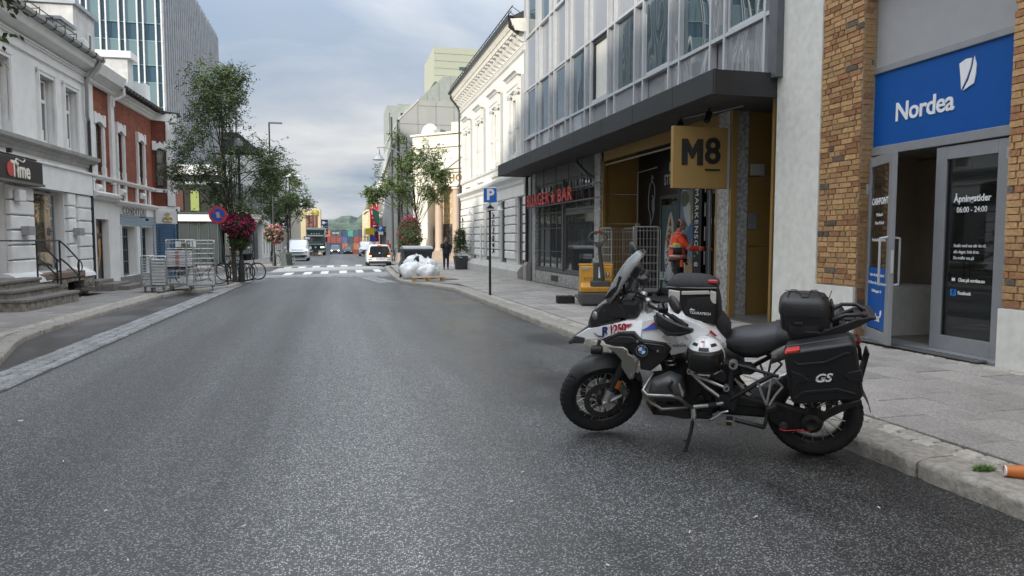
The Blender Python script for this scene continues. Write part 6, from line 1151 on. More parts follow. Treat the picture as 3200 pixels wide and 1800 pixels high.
# small white hatchback seen from behind
T=tag(empty('small_hatchback',(2.80,48.2,gz(48.2)),rot=(SL,0,0)),'small white hatchback seen from behind with lit tail lamps','car')
body(T,[(0.0,.72,.76,.50,.32,.86,1.20,.1),(.05,.80,.81,.56,.25,.90,1.36,.12),(.35,.82,.82,.62,.2,.95,1.46,.12),(1.2,.82,.82,.64,.2,.95,1.48,.12),(1.9,.82,.82,.62,.2,.95,1.42,.12),(2.5,.82,.82,.6,.2,.93,1.1,.1),(3.3,.8,.8,.55,.2,.82,.92,.08),(3.54,.7,.72,.4,.3,.7,.74,.05)],CARW)
mb=MB(); mb.prism([(-.66,.62),(.66,.62),(.70,.80),(.56,1.28),(.48,1.35),(-.48,1.35),(-.56,1.28),(-.70,.80)],'y',-.05,.02,[(-.66,.66),(.66,.66),(.70,.8),(.6,1.3),(.5,1.38),(-.5,1.38),(-.6,1.3),(-.70,.80)]); mb.build('black_tailgate',CGL,T)
for s in (-1,1):
    mb=MB(); mb.prism([(s*.52,.66),(s*.70,.66),(s*.72,.88),(s*.62,.98),(s*.58,.8)],'y',-.075,-.04); mb.build('tail_lamp',flat('tail_red',(.35,.02,.01),.3),T); mb=MB(); mb.box(*sorted((s*.53,s*.69)),-.085,-.06,.665,.74); mb.build('indicator_lamp',flat('amber_glow',(1,.52,.22),.3,emit=1.2),T)
    mb=MB(); mb.box(*sorted((s*.5,s*.74)),-.045,.0,.47,.5); mb.build('reflector',PLB,T); wheel(T,s*.72,.52,.29,.17); wheel(T,s*.72,2.9,.29,.17); mb=MB(); mb.ell((s*.95,2.2,1.0),.1,.05,.08,8,6); mb.build('side_mirror',PLB,T)
mb=MB(); mb.box(-.15,.15,-.02,.05,1.38,1.44); mb.build('brake_lamp',flat('brake_glow',(.8,.10,.08),.3,emit=.6),T); mb=MB(); mb.box(-.26,.26,-.06,.0,.49,.60); p=mb.build('number_plate',LW,T); text('plate_lettering','EB 97890',.11,BLK,p,(0,-.065,.545),depth=.001,bold=.001)
mb=MB(); mb.box(-.72,.72,-.03,.06,.2,.36); mb.build('lower_bumper',PLB,T,bev=.02); mb=MB(); mb.lathe([(.001,-.01),(.055,-.01),(.055,.01)],14,(0,-.055,.9),'y'); mb.build('round_badge',ALU,T); mb=MB(); mb.cyl((0,1.0,1.47),(0,.8,1.66),.006,n=4); mb.build('antenna',PLB,T)
# white delivery taxi van facing the camera (left)
def facevan(name,loc,label,h=1.9,w=.96,grille=True,roofbar=True,green=True):
    T=tag(empty(name,loc,rot=(SL,0,0)),label,'van'); 
    body(T,[(0,.80,.84,.5,.28,.62,.72,.06),(.08,.9,.93,.62,.22,.82,.90,.08),(.75,.95,.96,.72,.2,.98,1.10,.08),(.95,.95,.96,.74,.2,1.02,1.2,.1),(1.75,.95,w,.76,.2,1.05,h-.02,.14),(2.4,.95,w,.78,.2,1.05,h,.14),(4.7,.95,w,.78,.2,1.05,h,.14),(4.9,.9,.92,.72,.3,1.05,h-.08,.14)],CARW)
    mb=MB(); mb.loft([[(-.80,.86,1.10),(.80,.86,1.10),(.62,1.70,h-.1),(-.62,1.70,h-.1)],[(-.80,.93,1.10),(.80,.93,1.10),(.62,1.77,h-.1),(-.62,1.77,h-.1)]]); mb.build('windscreen',glassmat('pale_screen',(.22,.26,.31),alpha=1,spec=.6),T)
    for s in (-1,1):
        mb=MB(); mb.prism([(s*.58,.84),(s*.86,.92),(s*.88,.82),(s*.6,.76)],'y',-.03,.15); mb.build('headlamp',mat('lamp_glass',(.55,.58,.6),.15),T); mb=MB(); mb.box(*sorted((s*.6,s*.82)),-.03,.1,.40,.52); mb.build('fog_lamp',PLB,T); wheel(T,s*.83,.95,.33,.2); wheel(T,s*.83,4.0,.33,.2); mb=MB(); mb.box(*sorted((s*1.0,s*1.2)),1.25,1.35,1.05,1.28); mb.build('side_mirror',CARW,T,bev=.03)
        mb=MB(); mb.box(*sorted((s*.955,s*.97)),1.3,2.2,1.12,1.6); mb.build('side_window',CGL,T)
    mb=MB(); mb.prism([(-.55,.80),(.55,.80),(.5,.70),(-.5,.70)],'y',-.035,.1); mb.build('grille',PLB,T); mb=MB(); mb.prism([(-.7,.55),(.7,.55),(.62,.32),(-.62,.32)],'y',-.03,.1); mb.build('lower_grille',PLB,T)
    mb=MB(); mb.box(-.26,.26,-.05,-.03,.44,.56); mb.build('number_plate',flat('plate_green',(.06,.22,.12)) if green else LW,T)
    if roofbar:
        for y in (2.3,3.6): mb=MB(); mb.box(-.75,.75,y,y+.06,h+.06,h+.1); mb.box(-.72,-.66,y,y+.06,h-.03,h+.06); mb.box(.66,.72,y,y+.06,h-.03,h+.06); mb.build('roof_bar',ALU,T)
    return T
T=facevan('delivery_van',(-3.35,65.6,gz(65.6)),'white van with roof bars and bonnet lettering parked facing the viewer'); text('bonnet_lettering','bico',.26,BLK,T,(0,.32,1.01),rot=(R(18),0,0),depth=.002,bold=.006,width=.95); mb=MB(); mb.box(.55,1.0,2.2,2.6,1.95,2.12); mb.build('roof_lamp',CARW,T,bev=.03)
facevan('delivery_van',(3.75,90,gz(90)),'white small van facing the viewer behind the hatchback',h=1.82,w=.93,roofbar=False,green=False)
# box truck facing the camera
T=tag(empty('box_truck',(-2.65,98,gz(98)),rot=(SL,0,0)),'dark green box truck with pale cargo body approaching in the left lane','truck'); TG_=mat('truck_green',(.012,.055,.042),.35,coat=.4)
mb=MB(); mb.prism([(-1.2,.75),(1.2,.75),(1.22,1.9),(1.12,2.75),(-1.12,2.75),(-1.22,1.9)],'y',0,1.9); mb.build('cab',TG_,T,bev=.08); mb=MB(); mb.prism([(-1.08,1.62),(1.08,1.62),(1.02,2.52),(-1.02,2.52)],'y',-.05,.05); mb.build('windscreen',glassmat('truck_screen',(.06,.07,.07),alpha=1,spec=.9),T); mb=MB(); mb.prism([(-1.05,2.75),(1.05,2.75),(1.2,3.45),(-1.2,3.45)],'y',.3,1.6); mb.build('roof_deflector',TG_,T,bev=.06); mb=MB(); mb.box(-1.05,1.05,-.18,.1,2.52,2.70); mb.build('sun_visor',mat('visor_silver',(.6,.61,.6),.3,metal=.4),T,bev=.03)
for k in range(4): mb=MB(); mb.ell((-.5+k*.33,.15,2.88),.07,.05,.07,10,6); mb.build('roof_lamp',LW,T)
mb=MB(); mb.box(-1.25,1.25,2.0,9,1.0,3.72); mb.build('cargo_box',mat('cargo_pale',(.60,.60,.57),.5),T,bev=.03); mb=MB(); mb.box(-1.22,1.22,-.12,.3,.42,.78); mb.build('bumper',TG_,T,bev=.05); mb=MB(); mb.box(-1.0,1.0,-.06,0,1.40,1.58); mb.build('mint_band',flat('mint',(.18,.42,.36)),T); mb=MB(); mb.box(-.6,.6,-.06,0,.85,1.32); mb.build('grille',PLB,T)
for s in (-1,1):
    mb=MB(); mb.box(*sorted((s*.62,s*1.1)),-.08,.0,1.02,1.16); mb.build('headlamp',flat('headlamp_glow',(1,.85,.6),.3,emit=1.5),T); mb=MB(); mb.box(*sorted((s*1.28,s*1.5)),.1,.2,1.75,2.5); mb.build('side_mirror',PLB,T); mb=MB(); mb.cyl((s*1.1,.15,2.55),(s*1.5,.15,2.5),.03,n=5); mb.build('mirror_arm',ALU,T); wheel(T,s*1.05,.9,.48,.28); wheel(T,s*1.0,6.5,.48,.4)
    mb=MB(); mb.box(*sorted((s*.35,s*1.15)),-.14,-.1,.5,.62); mb.build('bumper_light',LW,T)
mb=MB(); mb.lathe([(.001,-.08),(.13,-.08),(.13,-.05)],16,(0,0,1.1),'y'); mb.build('star_badge',ALU,T)
# two cars beyond the crest
def smallcar(name,loc,label,m,lamps):
    T=tag(empty(name,loc,rot=(-.0246,0,0)),label,'car'); body(T,[(0,.78,.82,.5,.3,.62,.7,.05),(.1,.86,.88,.62,.24,.75,.84,.06),(1.1,.9,.9,.7,.22,.88,1.0,.08),(1.7,.9,.9,.62,.22,.92,1.62,.12),(3.0,.9,.9,.66,.22,.95,1.7,.12),(4.2,.88,.88,.6,.25,.9,1.5,.12)],m)
    mb=MB(); mb.loft([[(-.72,1.0,1.0),(.72,1.0,1.0),(.56,1.55,1.54),(-.56,1.55,1.54)],[(-.72,1.06,1.0),(.72,1.06,1.0),(.56,1.61,1.54),(-.56,1.61,1.54)]]); mb.build('windscreen',CGL,T)
    for s in (-1,1):
        mb=MB(); mb.ell((s*.6,0,.66),.14,.06,.09,8,6); mb.build('headlamp',flat('car_lamp_glow',(1,.95,.9),.3,emit=2) if lamps else LW,T); wheel(T,s*.76,.8,.33,.2); wheel(T,s*.76,3.4,.33,.2)
    mb=MB(); mb.box(-.5,.5,-.04,.05,.45,.62); mb.build('grille',PLB,T); return T
smallcar('distant_suv',(-.2,134,gz(134)+.1),'grey car with bright headlamps coming over the crest',mat('car_grey',(.2,.21,.22),.3),True); smallcar('distant_car',(2.2,140,gz(140)-.05),'dark car behind the grey car at the crest',mat('car_dark',(.02,.02,.022),.3),False)
# ================================================================== yellow pedestrian pallet truck
T=tag(empty('pallet_truck',(5.62,14.9,gz(14.9)+.125),R(-14)),'yellow electric pallet truck with black tiller on the pavement','pallet truck'); YL=mat('truck_yellow',(.62,.29,.015),.4,var=.06,vs=3,dirt=.25,coat=.2); DGY=mat('chassis_grey',(.07,.07,.068),.6,dirt=.2)
mb=MB(); mb.prism([(-.36,.02),(.36,.02),(.38,.30),(-.38,.30)],'y',-.22,.34); mb.build('chassis',DGY,T,bev=.04)
mb=MB(); mb.loft([[(-.37,-.2,.30),(.37,-.2,.30),(.37,.32,.30),(-.37,.32,.30)],[(-.36,-.22,.42),(.36,-.22,.42),(.36,.32,.42),(-.36,.32,.42)],[(-.35,-.12,.50),(.35,-.12,.50),(.35,.32,.5),(-.35,.32,.5)],[(-.36,-.10,.88),(.36,-.10,.88),(.36,.32,.88),(-.36,.32,.88)]]); mb.build('battery_hood',YL,T,bev=.03)
mb=MB(); mb.box(-.37,.37,-.06,.33,.88,.925); mb.build('hood_rim',YL,T,bev=.015); mb=MB(); mb.box(-.08,.12,-.16,.0,.30,.96); mb.build('tiller_column',DGY,T,bev=.02); mb=MB(); mb.box(-.15,.30,-.215,-.12,.42,.56); mb.build('drive_cover',DGY,T,bev=.03)
ti=empty('tiller',(0.05,-.14,.4),0,T); mb=MB(); mb.tube([(.08,0,0),(.06,-.05,.3),(.0,-.10,.75),(-.03,-.13,.98)],[.05,.045,.04,.038],8); mb.build('tiller_arm',DGY,ti,smooth=50); mb=MB(); mb.torus((-.05,-.17,1.12),.165,.02,'y',24,8); o=mb.build('handle_loop',DGY,ti,smooth=60); o.scale=(1.15,1,.75); o.location=(.0,0,.28); mb=MB(); mb.ell((-.05,-.16,1.24),.05,.045,.04,10,8); mb.build('red_button',flat('stop_red',(.5,.02,.03),.4),ti,smooth=60); mb=MB(); mb.box(-.13,-.07,-.20,-.12,1.17,1.23); mb.box(-.02,.04,-.2,-.12,1.17,1.23); mb.build('green_switch',flat('switch_green',(.01,.09,.05),.4),ti); mb=MB(); mb.prism([(-.16,1.02),(.08,1.02),(.03,.9),(-.09,.9)],'y',-.19,-.14); mb.build('tiller_plate',DGY,ti,bev=.02)
mb=MB(); mb.box(.03,.11,-.17,-.155,.62,.86); mb.build('white_sticker',LW,T); mb=MB(); mb.box(.20,.28,-.118,-.105,.66,.74); s=mb.build('number_badge',flat('badge_navy2',(.015,.05,.18)),T,bev=.01); text('badge_number','9',.09,LW,s,(.24,-.122,.70),depth=.001,bold=.003)
mb=MB(); mb.box(-.32,-.18,-.118,-.1,.80,.86); mb.build('spec_plate',flat('plate_grey',(.4,.4,.38)),T); text('hood_number','9720',.13,flat('faded_marker',(.26,.13,.02)),T,(-.16,-.118,.58),depth=.0005); text('hood_number','9520',.12,flat('faded_marker',(.26,.13,.02)),T,(.22,-.118,.52),depth=.0005); text('hood_label','JUNGHEINRICH',.035,BLK,T,(.24,-.118,.635),depth=.0005,bold=.0006)
for x in (-.27,.27): mb=MB(); mb.box(x-.085,x+.085,.3,1.45,.07,.14); mb.build('fork',DGY,T,bev=.02)
P=tag(empty('plastic_pallet',(5.12,15.5,gz(15.5)+.125),R(-10)),'black plastic pallet end behind the yellow pallet truck','pallet')
for y in (0,.14,.28): mb=MB(); mb.box(-.2,.2,y,y+.05,0,.14); mb.build('runner',PLB,P)
for x in (-.2,-.06,.08): mb=MB(); mb.box(x,x+.11,-.02,.35,.14,.165); mb.build('deck_slat',PLB,P)
# ================================================================== motorcycle (x forward, y left, z up in the leaning frame)
MO=tag(empty('touring_motorcycle',(3.29,4.34,-.034),rot=(-R(10),0,R(146.3))),'white and black adventure motorcycle with panniers leaning on its side stand','motorcycle')
MB_=mat('bike_black',(.016,.016,.017),.48,var=.12,vs=14,dirt=.15); MBG=mat('bike_black_gloss',(.010,.010,.011),.18,var=.05,coat=.6); MW=mat('bike_white',(.78,.78,.775),.22,var=.015,coat=.7); MS=mat('bike_silver',(.50,.495,.48),.34,metal=.8,var=.08,vs=20,dirt=.2); MG=mat('bike_grey_cover',(.29,.275,.25),.38,metal=.6,var=.05,vs=10); MFD=mat('matte_fender',(.050,.051,.053),.5,var=.06); MDK=mat('engine_dark',(.022,.022,.022),.55,metal=.3,var=.25,vs=25,dirt=.3); MLT=mat('seat_leather',(.028,.029,.032),.42,var=.12,vs=60,bump=.25,bs=300); MCB=mat('case_black',(.012,.012,.0125),.42,var=.12,vs=5,dirt=.2,bump=.12,bs=250); MTY=mat('moto_tyre',(.014,.014,.0145),.75,var=.2,vs=18,bump=.5,bs=60); MST=mat('steel_bar',(.30,.29,.27),.32,metal=.85,var=.12,vs=20,dirt=.25)
MGRY=mat('engine_grey',(.085,.087,.088),.42,metal=.35,var=.1,vs=12)
def xf(mb,M): mb.v=[tuple(M@Vector(p)) for p in mb.v]; return mb
def panel(name,pts,th,m,mirror=True,bev=.006,smooth=40,par=MO,seg=2):
    for s in ((1,-1) if mirror else (1,)):
        mb=MB(); n=len(pts); A=[(x,s*y,z) for x,y,z in pts]; c=Vector((sum(p[0] for p in pts)/n,0,sum(p[2] for p in pts)/n))
        Bk=[(c.x+(x-c.x)*.96,s*(y-th),c.z+(z-c.z)*.96) for x,y,z in pts]
        mb.add(A+Bk,[tuple(range(n)),tuple(range(2*n-1,n-1,-1))]+[(i,n+i,n+(i+1)%n,(i+1)%n) for i in range(n)]); o=mb.build(name,m,par,smooth=smooth,bev=bev,seg=seg)
    return o
def xloft(name,secs,m,par=MO,smooth=60,bev=0):
    """secs: (x, half width, z bottom, z top, roundness)"""
    mb=MB(); rings=[]
    for x,w,z0,z1,k in secs:
        h=z1-z0; rings.append([(x,w*.82,z0),(x,w,z0+h*.25),(x,w*1.0,z0+h*.6),(x,w*(1-.25*k),z1-h*.12),(x,w*(1-.6*k),z1-h*.02),(x,0,z1),(x,-w*(1-.6*k),z1-h*.02),(x,-w*(1-.25*k),z1-h*.12),(x,-w,z0+h*.6),(x,-w,z0+h*.25),(x,-w*.82,z0)])
    mb.loft(rings); return mb.build(name,m,par,smooth=smooth,bev=bev)
STEER=28; ax=Vector((-.43,0,.903)).normalized(); WC=Vector((1.525,0,.322)); SM=Matrix.Translation(WC)@Matrix.Rotation(R(STEER),4,ax)@Matrix.Translation(-WC)
def tyreprof(r,w): return [(r-.105,-w*.30),(r-.085,-w*.42),(r-.055,-w*.50),(r-.028,-w*.46),(r-.010,-w*.30),(r-.001,-w*.12),(r,0),(r-.001,w*.12),(r-.010,w*.30),(r-.028,w*.46),(r-.055,w*.50),(r-.085,w*.42),(r-.105,w*.30)]
def mwheel(name,c,r,w,M,spokes=40,disc=.0):
    mb=MB(); mb.lathe(tyreprof(r,w),56,c,'y')
    xf(mb,M); T=mb.build(name,MTY,MO,smooth=50)
    g=MB(); nb=46
    for k in range(nb):
        a=2*PI*k/nb
        for s in (-1,1):
            p=[]
            for t,rr,yy in ((0,r+.0008,.01),(.05,r-.002,w*.20),(.085,r-.012,w*.34),(.10,r-.024,w*.455)):
                aa=a+s*.035+t*.9; p.append((c[0]+rr*math.cos(aa),c[1]+s*yy,c[2]+rr*math.sin(aa)))
            g.tube(p,.0028,4)
    xf(g,M); g.build('tread_groove',flat('groove_black',(.003,.003,.003),.95),T)['kind']='stuff'
    ri=r-.10; mb=MB(); mb.lathe([(ri+.012,-w*.32),(ri-.004,-w*.30),(ri-.022,-w*.16),(ri-.026,0),(ri-.022,w*.16),(ri-.004,w*.30),(ri+.012,w*.32)],48,c,'y'); xf(mb,M); mb.build('rim',flat('rim_black',(.02,.02,.02),.3),T,smooth=50)
    mb=MB()
    for k in range(spokes):
        a=2*PI*k/spokes; s=1 if k%2 else -1; b=a+(.35 if (k//2)%2 else -.35)
        mb.cyl((c[0]+.045*math.cos(b),c[1]+s*.045,c[2]+.045*math.sin(b)),(c[0]+(ri-.012)*math.cos(a),c[1]+s*w*.26,c[2]+(ri-.012)*math.sin(a)),.0023,n=5)
    xf(mb,M); mb.build('spokes',MS,T)['kind']='stuff'
    mb=MB(); mb.lathe([(.02,-.07),(.055,-.06),(.035,-.02),(.035,.02),(.055,.06),(.02,.07)],20,c,'y'); xf(mb,M); mb.build('hub',MB_,T,smooth=50)
    if disc:
        for s in ((1,-1) if name=='front_wheel' else (-1,)):
            mb=MB(); y=s*.075; mb.lathe([(disc-.045,y-.003),(disc,y-.003),(disc,y+.003),(disc-.045,y+.003),(disc-.045,y-.003)],40,c,'y')
            for k in range(6): a=2*PI*k/6+.3; mb.tube([(c[0]+.05*math.cos(a),y*.8,c[2]+.05*math.sin(a)),(c[0]+(disc-.04)*math.cos(a+.15),y,c[2]+(disc-.04)*math.sin(a+.15))],.009,5)
            xf(mb,M); d=mb.build('brake_disc',mat('disc_steel',(.11,.10,.09),.35,metal=.8,var=.2,vs=30),T,smooth=40); g=MB()
            for k in range(30):
                for q in (.012,.028): a=2*PI*(k+q*20)/30; g.cyl((c[0]+(disc-q)*math.cos(a),y-.0036,c[2]+(disc-q)*math.sin(a)),(c[0]+(disc-q)*math.cos(a),y+.0036,c[2]+(disc-q)*math.sin(a)),.0035,n=6)
            xf(g,M); g.build('disc_holes',flat('groove_black',(.003,.003,.003)),d)['kind']='stuff'
    return T
I4=Matrix.Identity(4)
mwheel('front_wheel',tuple(WC),.325,.125,SM,40,.155); mwheel('rear_wheel',(0,0,.318),.318,.172,I4,36,.13)
# fork, fender, caliper
def fr(mb,name,m,par=MO,smooth=50,bev=0): xf(mb,SM); return mb.build(name,m,par,smooth=smooth,bev=bev)
d=Vector((-.43,0,.903))
for s in (1,-1):
    b=Vector((1.515,s*.105,.335)); mb=MB(); mb.tube([b+d*.10,b+d*.22,b+d*.50,b+d*.68],[.034,.036,.030,.024],14); f=fr(mb,'fork_leg',MB_); mb=MB(); mb.tube([b-d*.02,b+d*.05,b+d*.12],[.03,.032,.034],12); fr(mb,'fork_foot',MS,f); mb=MB(); mb.tube([b+d*.62,b+d*.86],.021,12); fr(mb,'fork_stanchion',MS,f)
    mb=MB(); mb.tube([b+Vector((0,0,-.01)),b+Vector((-.06,0,.0)),b+Vector((-.125,0,.035))],[.024,.017,.014],8); fr(mb,'caliper_bracket',MS,f)
    mb=MB(); p=b+Vector((-.135,-s*.012,.075)); mb.obox(p,(.055,.05,.11),(0,R(25),0)); fr(mb,'brake_caliper',mat('caliper_gold',(.24,.21,.15),.4,metal=.7,var=.2,vs=30),f,bev=.008); mb=MB(); mb.obox(b+d*.17+Vector((-.018,s*.036,0)),(.03,.006,.072),(0,-R(25),0)); fr(mb,'amber_reflector',flat('amber',(.55,.14,.01),.3),f,bev=.002)
mb=MB(); mb.cyl((1.525,-.14,.322),(1.525,.145,.322),.019,n=14); mb.cyl((1.525,.125,.322),(1.525,.152,.322),.028,n=8); fr(mb,'front_axle',MS)
mb=MB(); rings=[]
for t in np.linspace(R(46),R(140),13):
    u=(t-R(46))/R(94); r_=.352+.02*math.sin(PI*u); wd=.058+.034*math.sin(PI*min(1,u*1.15)); c=[]
    for q in np.linspace(-1,1,9): rr=r_-.075*abs(q)**2.4; c.append((WC.x+rr*math.cos(t),wd*q,WC.z+rr*math.sin(t)))
    inn=[(WC.x+(math.hypot(p[0]-WC.x,p[2]-WC.z)-.006)*math.cos(t),p[1]*.95,WC.z+(math.hypot(p[0]-WC.x,p[2]-WC.z)-.006)*math.sin(t)) for p in reversed(c)]
    rings.append(c+inn)
mb.loft(rings); fr(mb,'front_fender',MFD,smooth=60)
mb=MB(); mb.tube([Vector((1.33,s,.70)) for s in (-.1,0,.1)],.025,8); mb.box(1.17,1.27,-.13,.13,.93,.99); fr(mb,'triple_clamp',MS,bev=.01)
# body panels
P={'white':[(1.702,.05,.809),(1.595,.09,.886),(1.551,.11,.897),(1.395,.14,.942),(1.278,.16,.981),(1.163,.17,.988),(1.075,.18,1.016),(1.006,.19,1.027),(.887,.2,1.026),(.771,.2,.986),(.688,.19,.925),(.596,.16,.852),(.637,.17,.825),(.832,.22,.828),(.96,.23,.755),(.995,.24,.855),(1.168,.23,.865),(1.218,.22,.919),(1.334,.2,.904),(1.48,.14,.817),(1.62,.09,.792)],
'black':[(1.469,.16,.822),(1.332,.21,.905),(1.216,.235,.921),(1.164,.25,.869),(.993,.265,.86),(.949,.25,.815),(.992,.23,.722),(1.108,.2,.616),(1.182,.22,.63),(1.181,.25,.711),(1.264,.25,.789),(1.438,.2,.804)],
'silver':[(1.436,.21,.792),(1.297,.25,.808),(1.261,.265,.794),(1.255,.27,.766),(1.178,.27,.724),(1.225,.24,.563),(1.259,.24,.554),(1.321,.23,.648),(1.314,.23,.696),(1.361,.22,.743)]}
# upper fairing: beak strip, flank and tank flank as separate facets so the light breaks on their edges
panel('beak_fairing',[P['white'][i] for i in (0,1,2,3,18,19,20)],.03,MW); panel('flank_fairing',[P['white'][i] for i in (3,4,5,16,17,18)],.05,MW)
panel('tank_flank',[(1.165,.172,.987),(1.075,.18,1.016),(1.006,.19,1.027),(.887,.2,1.026),(.771,.2,.986),(.688,.19,.925),(.832,.225,.828),(.995,.245,.856),(1.168,.232,.866)],.06,MW); panel('knee_panel',[(.995,.245,.853),(.832,.226,.826),(.8,.222,.80),(.96,.232,.756)],.05,mat('bike_grey_white',(.55,.55,.54),.25,coat=.5)); panel('tank_tail_panel',[(.688,.19,.923),(.596,.16,.852),(.637,.17,.825),(.83,.222,.826)],.05,MW)
xloft('tank',[(1.30,.12,.80,.985,.6),(1.16,.155,.80,1.03,.6),(1.04,.17,.80,1.065,.6),(.90,.175,.78,1.07,.6),(.76,.165,.78,1.03,.6),(.66,.14,.78,.95,.6),(.59,.12,.78,.86,.6)],MW)
mb=MB(); mb.prism([(1.77,.748),(1.70,.815),(1.60,.893),(1.45,.938),(1.30,.985),(1.30,.95),(1.48,.86),(1.62,.795),(1.75,.735)],'y',-.05,.05); mb.build('beak_spine',MFD,MO,bev=.02,smooth=40)
panel('beak_tip',[(1.775,.01,.752),(1.705,.055,.812),(1.616,.095,.812),(1.632,.085,.761),(1.752,.02,.735)],.04,MFD)
panel('black_side_panel',P['black'],.05,MB_,bev=.012); panel('panel_step',[(1.16,.262,.852),(1.0,.272,.845),(.965,.262,.812),(1.0,.255,.76),(1.10,.262,.80)],.02,MBG,bev=.008); panel('air_intake',[(1.43,.192,.818),(1.33,.226,.878),(1.23,.245,.885),(1.19,.252,.852),(1.26,.25,.835)],.02,MBG,bev=.004); panel('radiator_cover',P['silver'],.03,MG,bev=.008); panel('winglet',[(1.221,.235,.583),(1.18,.245,.63),(1.160,.225,.53),(1.205,.215,.545)],.015,MB_)
for x,y,z in ((1.285,.258,.79),(1.205,.276,.72),(1.19,.262,.86),(1.045,.272,.80),(1.24,.252,.60)):
    mb=MB(); mb.cyl((x,y-.01,z),(x,y+.008,z),.008,n=10); mb.build('panel_bolt',MS,MO)
# emblem: ring with blue and white quarters
em=empty('round_emblem',(1.158,.268,.796),0,MO); mb=MB(); mb.lathe([(.001,.004),(.041,.004),(.043,.0),(.043,-.004)],32,ax='y'); mb.build('emblem_ring',MBG,em); mb=MB(); mb.lathe([(.040,.005),(.043,.005),(.043,.003)],32,ax='y'); mb.build('emblem_edge',MS,em)
for k in range(4):
    mb=MB(); pts=[(0,0)]+[(.026*math.cos(t),.026*math.sin(t)) for t in np.linspace(k*PI/2,(k+1)*PI/2,8)]; mb.prism(pts,'y',.003,.0065); mb.build('emblem_quarter',flat('emblem_blue',(.02,.22,.62),.3) if k%2 else LW,em)
def side_text(name,body_,size,m,loc,tilt=0,par=MO,**k):
    o=text(name,body_,size,m,par,loc,**k); o.rotation_euler=(Matrix.Rotation(PI,3,'Z')@Matrix.Rotation(PI/2,3,'X')@Matrix.Rotation(R(tilt),3,'Z')).to_euler(); return o
for i_,ch_ in enumerate('BMW'): side_text('emblem_letter',ch_,.014,LW,(1.158+.021-.021*i_,.2735,.796+(.034 if i_==1 else .0275)),(25,0,-25)[i_],depth=.0005)
NAVY=flat('decal_navy',(.015,.03,.16),.3); REDD=flat('decal_red',(.42,.015,.03),.3)
def tri_on(name,pts,m,par=MO,off=.004): mb=MB(); A=[(x,y+off,z) for x,y,z in pts]; Bk=[(x,y-.004,z) for x,y,z in pts]; n=len(pts); mb.add(A+Bk,[tuple(range(n)),tuple(range(2*n-1,n-1,-1))]+[(i,n+i,n+(i+1)%n,(i+1)%n) for i in range(n)]); return mb.build(name,m,par)
side_text('model_lettering','R',.085,NAVY,(1.452,.158,.888),15,shear=.3,bold=.004,depth=.003); o=side_text('model_lettering','1250',.082,REDD,(1.352,.184,.921),15,shear=.3,bold=.003,depth=.004,width=.135); o.rotation_euler.z+=R(-14)
tri_on('decal_stripe',[(1.54,.122,.868),(1.50,.137,.842),(1.455,.156,.848),(1.47,.15,.852),(1.505,.135,.85)],NAVY,off=.008); tri_on('decal_flash',[(1.30,.186,.958),(1.24,.186,.968),(1.262,.196,.945)],REDD,off=.008)
tri_on('blue_stripe',[(1.165,.206,.930),(1.085,.190,.975),(.985,.199,.985),(.975,.206,.962),(1.05,.212,.944)],flat('decal_blue',(.03,.08,.42),.3),off=.012); tri_on('red_stripe',[(1.12,.196,.958),(1.085,.186,.985),(.985,.194,1.0),(.985,.198,.988),(1.075,.190,.978)],REDD,off=.013); tri_on('red_edge',[(.70,.196,.935),(.665,.188,.905),(.648,.184,.905),(.69,.193,.945)],REDD,off=.010)
tri_on('grey_mark',[(1.02,.236,.895),(.985,.222,.94),(.90,.214,.955),(.83,.214,.93),(.82,.222,.87),(.90,.232,.845),(.985,.243,.862)],flat('decal_grey',(.42,.42,.40),.3),off=.006); side_text('grey_lettering','GS',.14,flat('decal_pale',(.66,.66,.65),.3),(.905,.236,.895),6,shear=.35,bold=.006,depth=.003); side_text('rallye_lettering','RALLYE',.022,MB_,(.90,.241,.835),4,depth=.002,width=.09)
# front mask, lamp, windscreen, dash
panel('headlight_mask',[(1.575,.10,.894),(1.528,.11,.993),(1.472,.11,1.084),(1.36,.12,1.135),(1.315,.13,1.07),(1.28,.14,.985),(1.395,.13,1.000),(1.444,.12,.985),(1.517,.12,.905)],.05,MB_,bev=.01)
xloft('headlight',[(1.60,.05,.88,.93,.5),(1.56,.10,.88,1.02,.5),(1.46,.12,.90,1.10,.4),(1.34,.12,.93,1.12,.4)],MBG); mb=MB(); mb.ell((1.525,.07,.985),.035,.05,.045,12,8); mb.ell((1.525,-.07,.985),.035,.05,.045,12,8); mb.build('lamp_lens',glassmat('lens',(.3,.32,.33),alpha=.5),MO,smooth=60)
mb=MB(); rows=[]
for t,x,z,w in ((0,1.475,1.115,.125),(.25,1.42,1.215,.155),(.5,1.365,1.315,.165),(.75,1.30,1.405,.15),(.93,1.235,1.462,.11),(1,1.205,1.472,.06)):
    rows.append([(x-.55*(abs(q)**2)*w*.9+.0,w*q,z-.18*(q*q)*w) for q in np.linspace(-1,1,11)])
n=11; mb.add([p for r_ in rows for p in r_],[(i*n+j,i*n+j+1,(i+1)*n+j+1,(i+1)*n+j) for i in range(5) for j in range(10)])
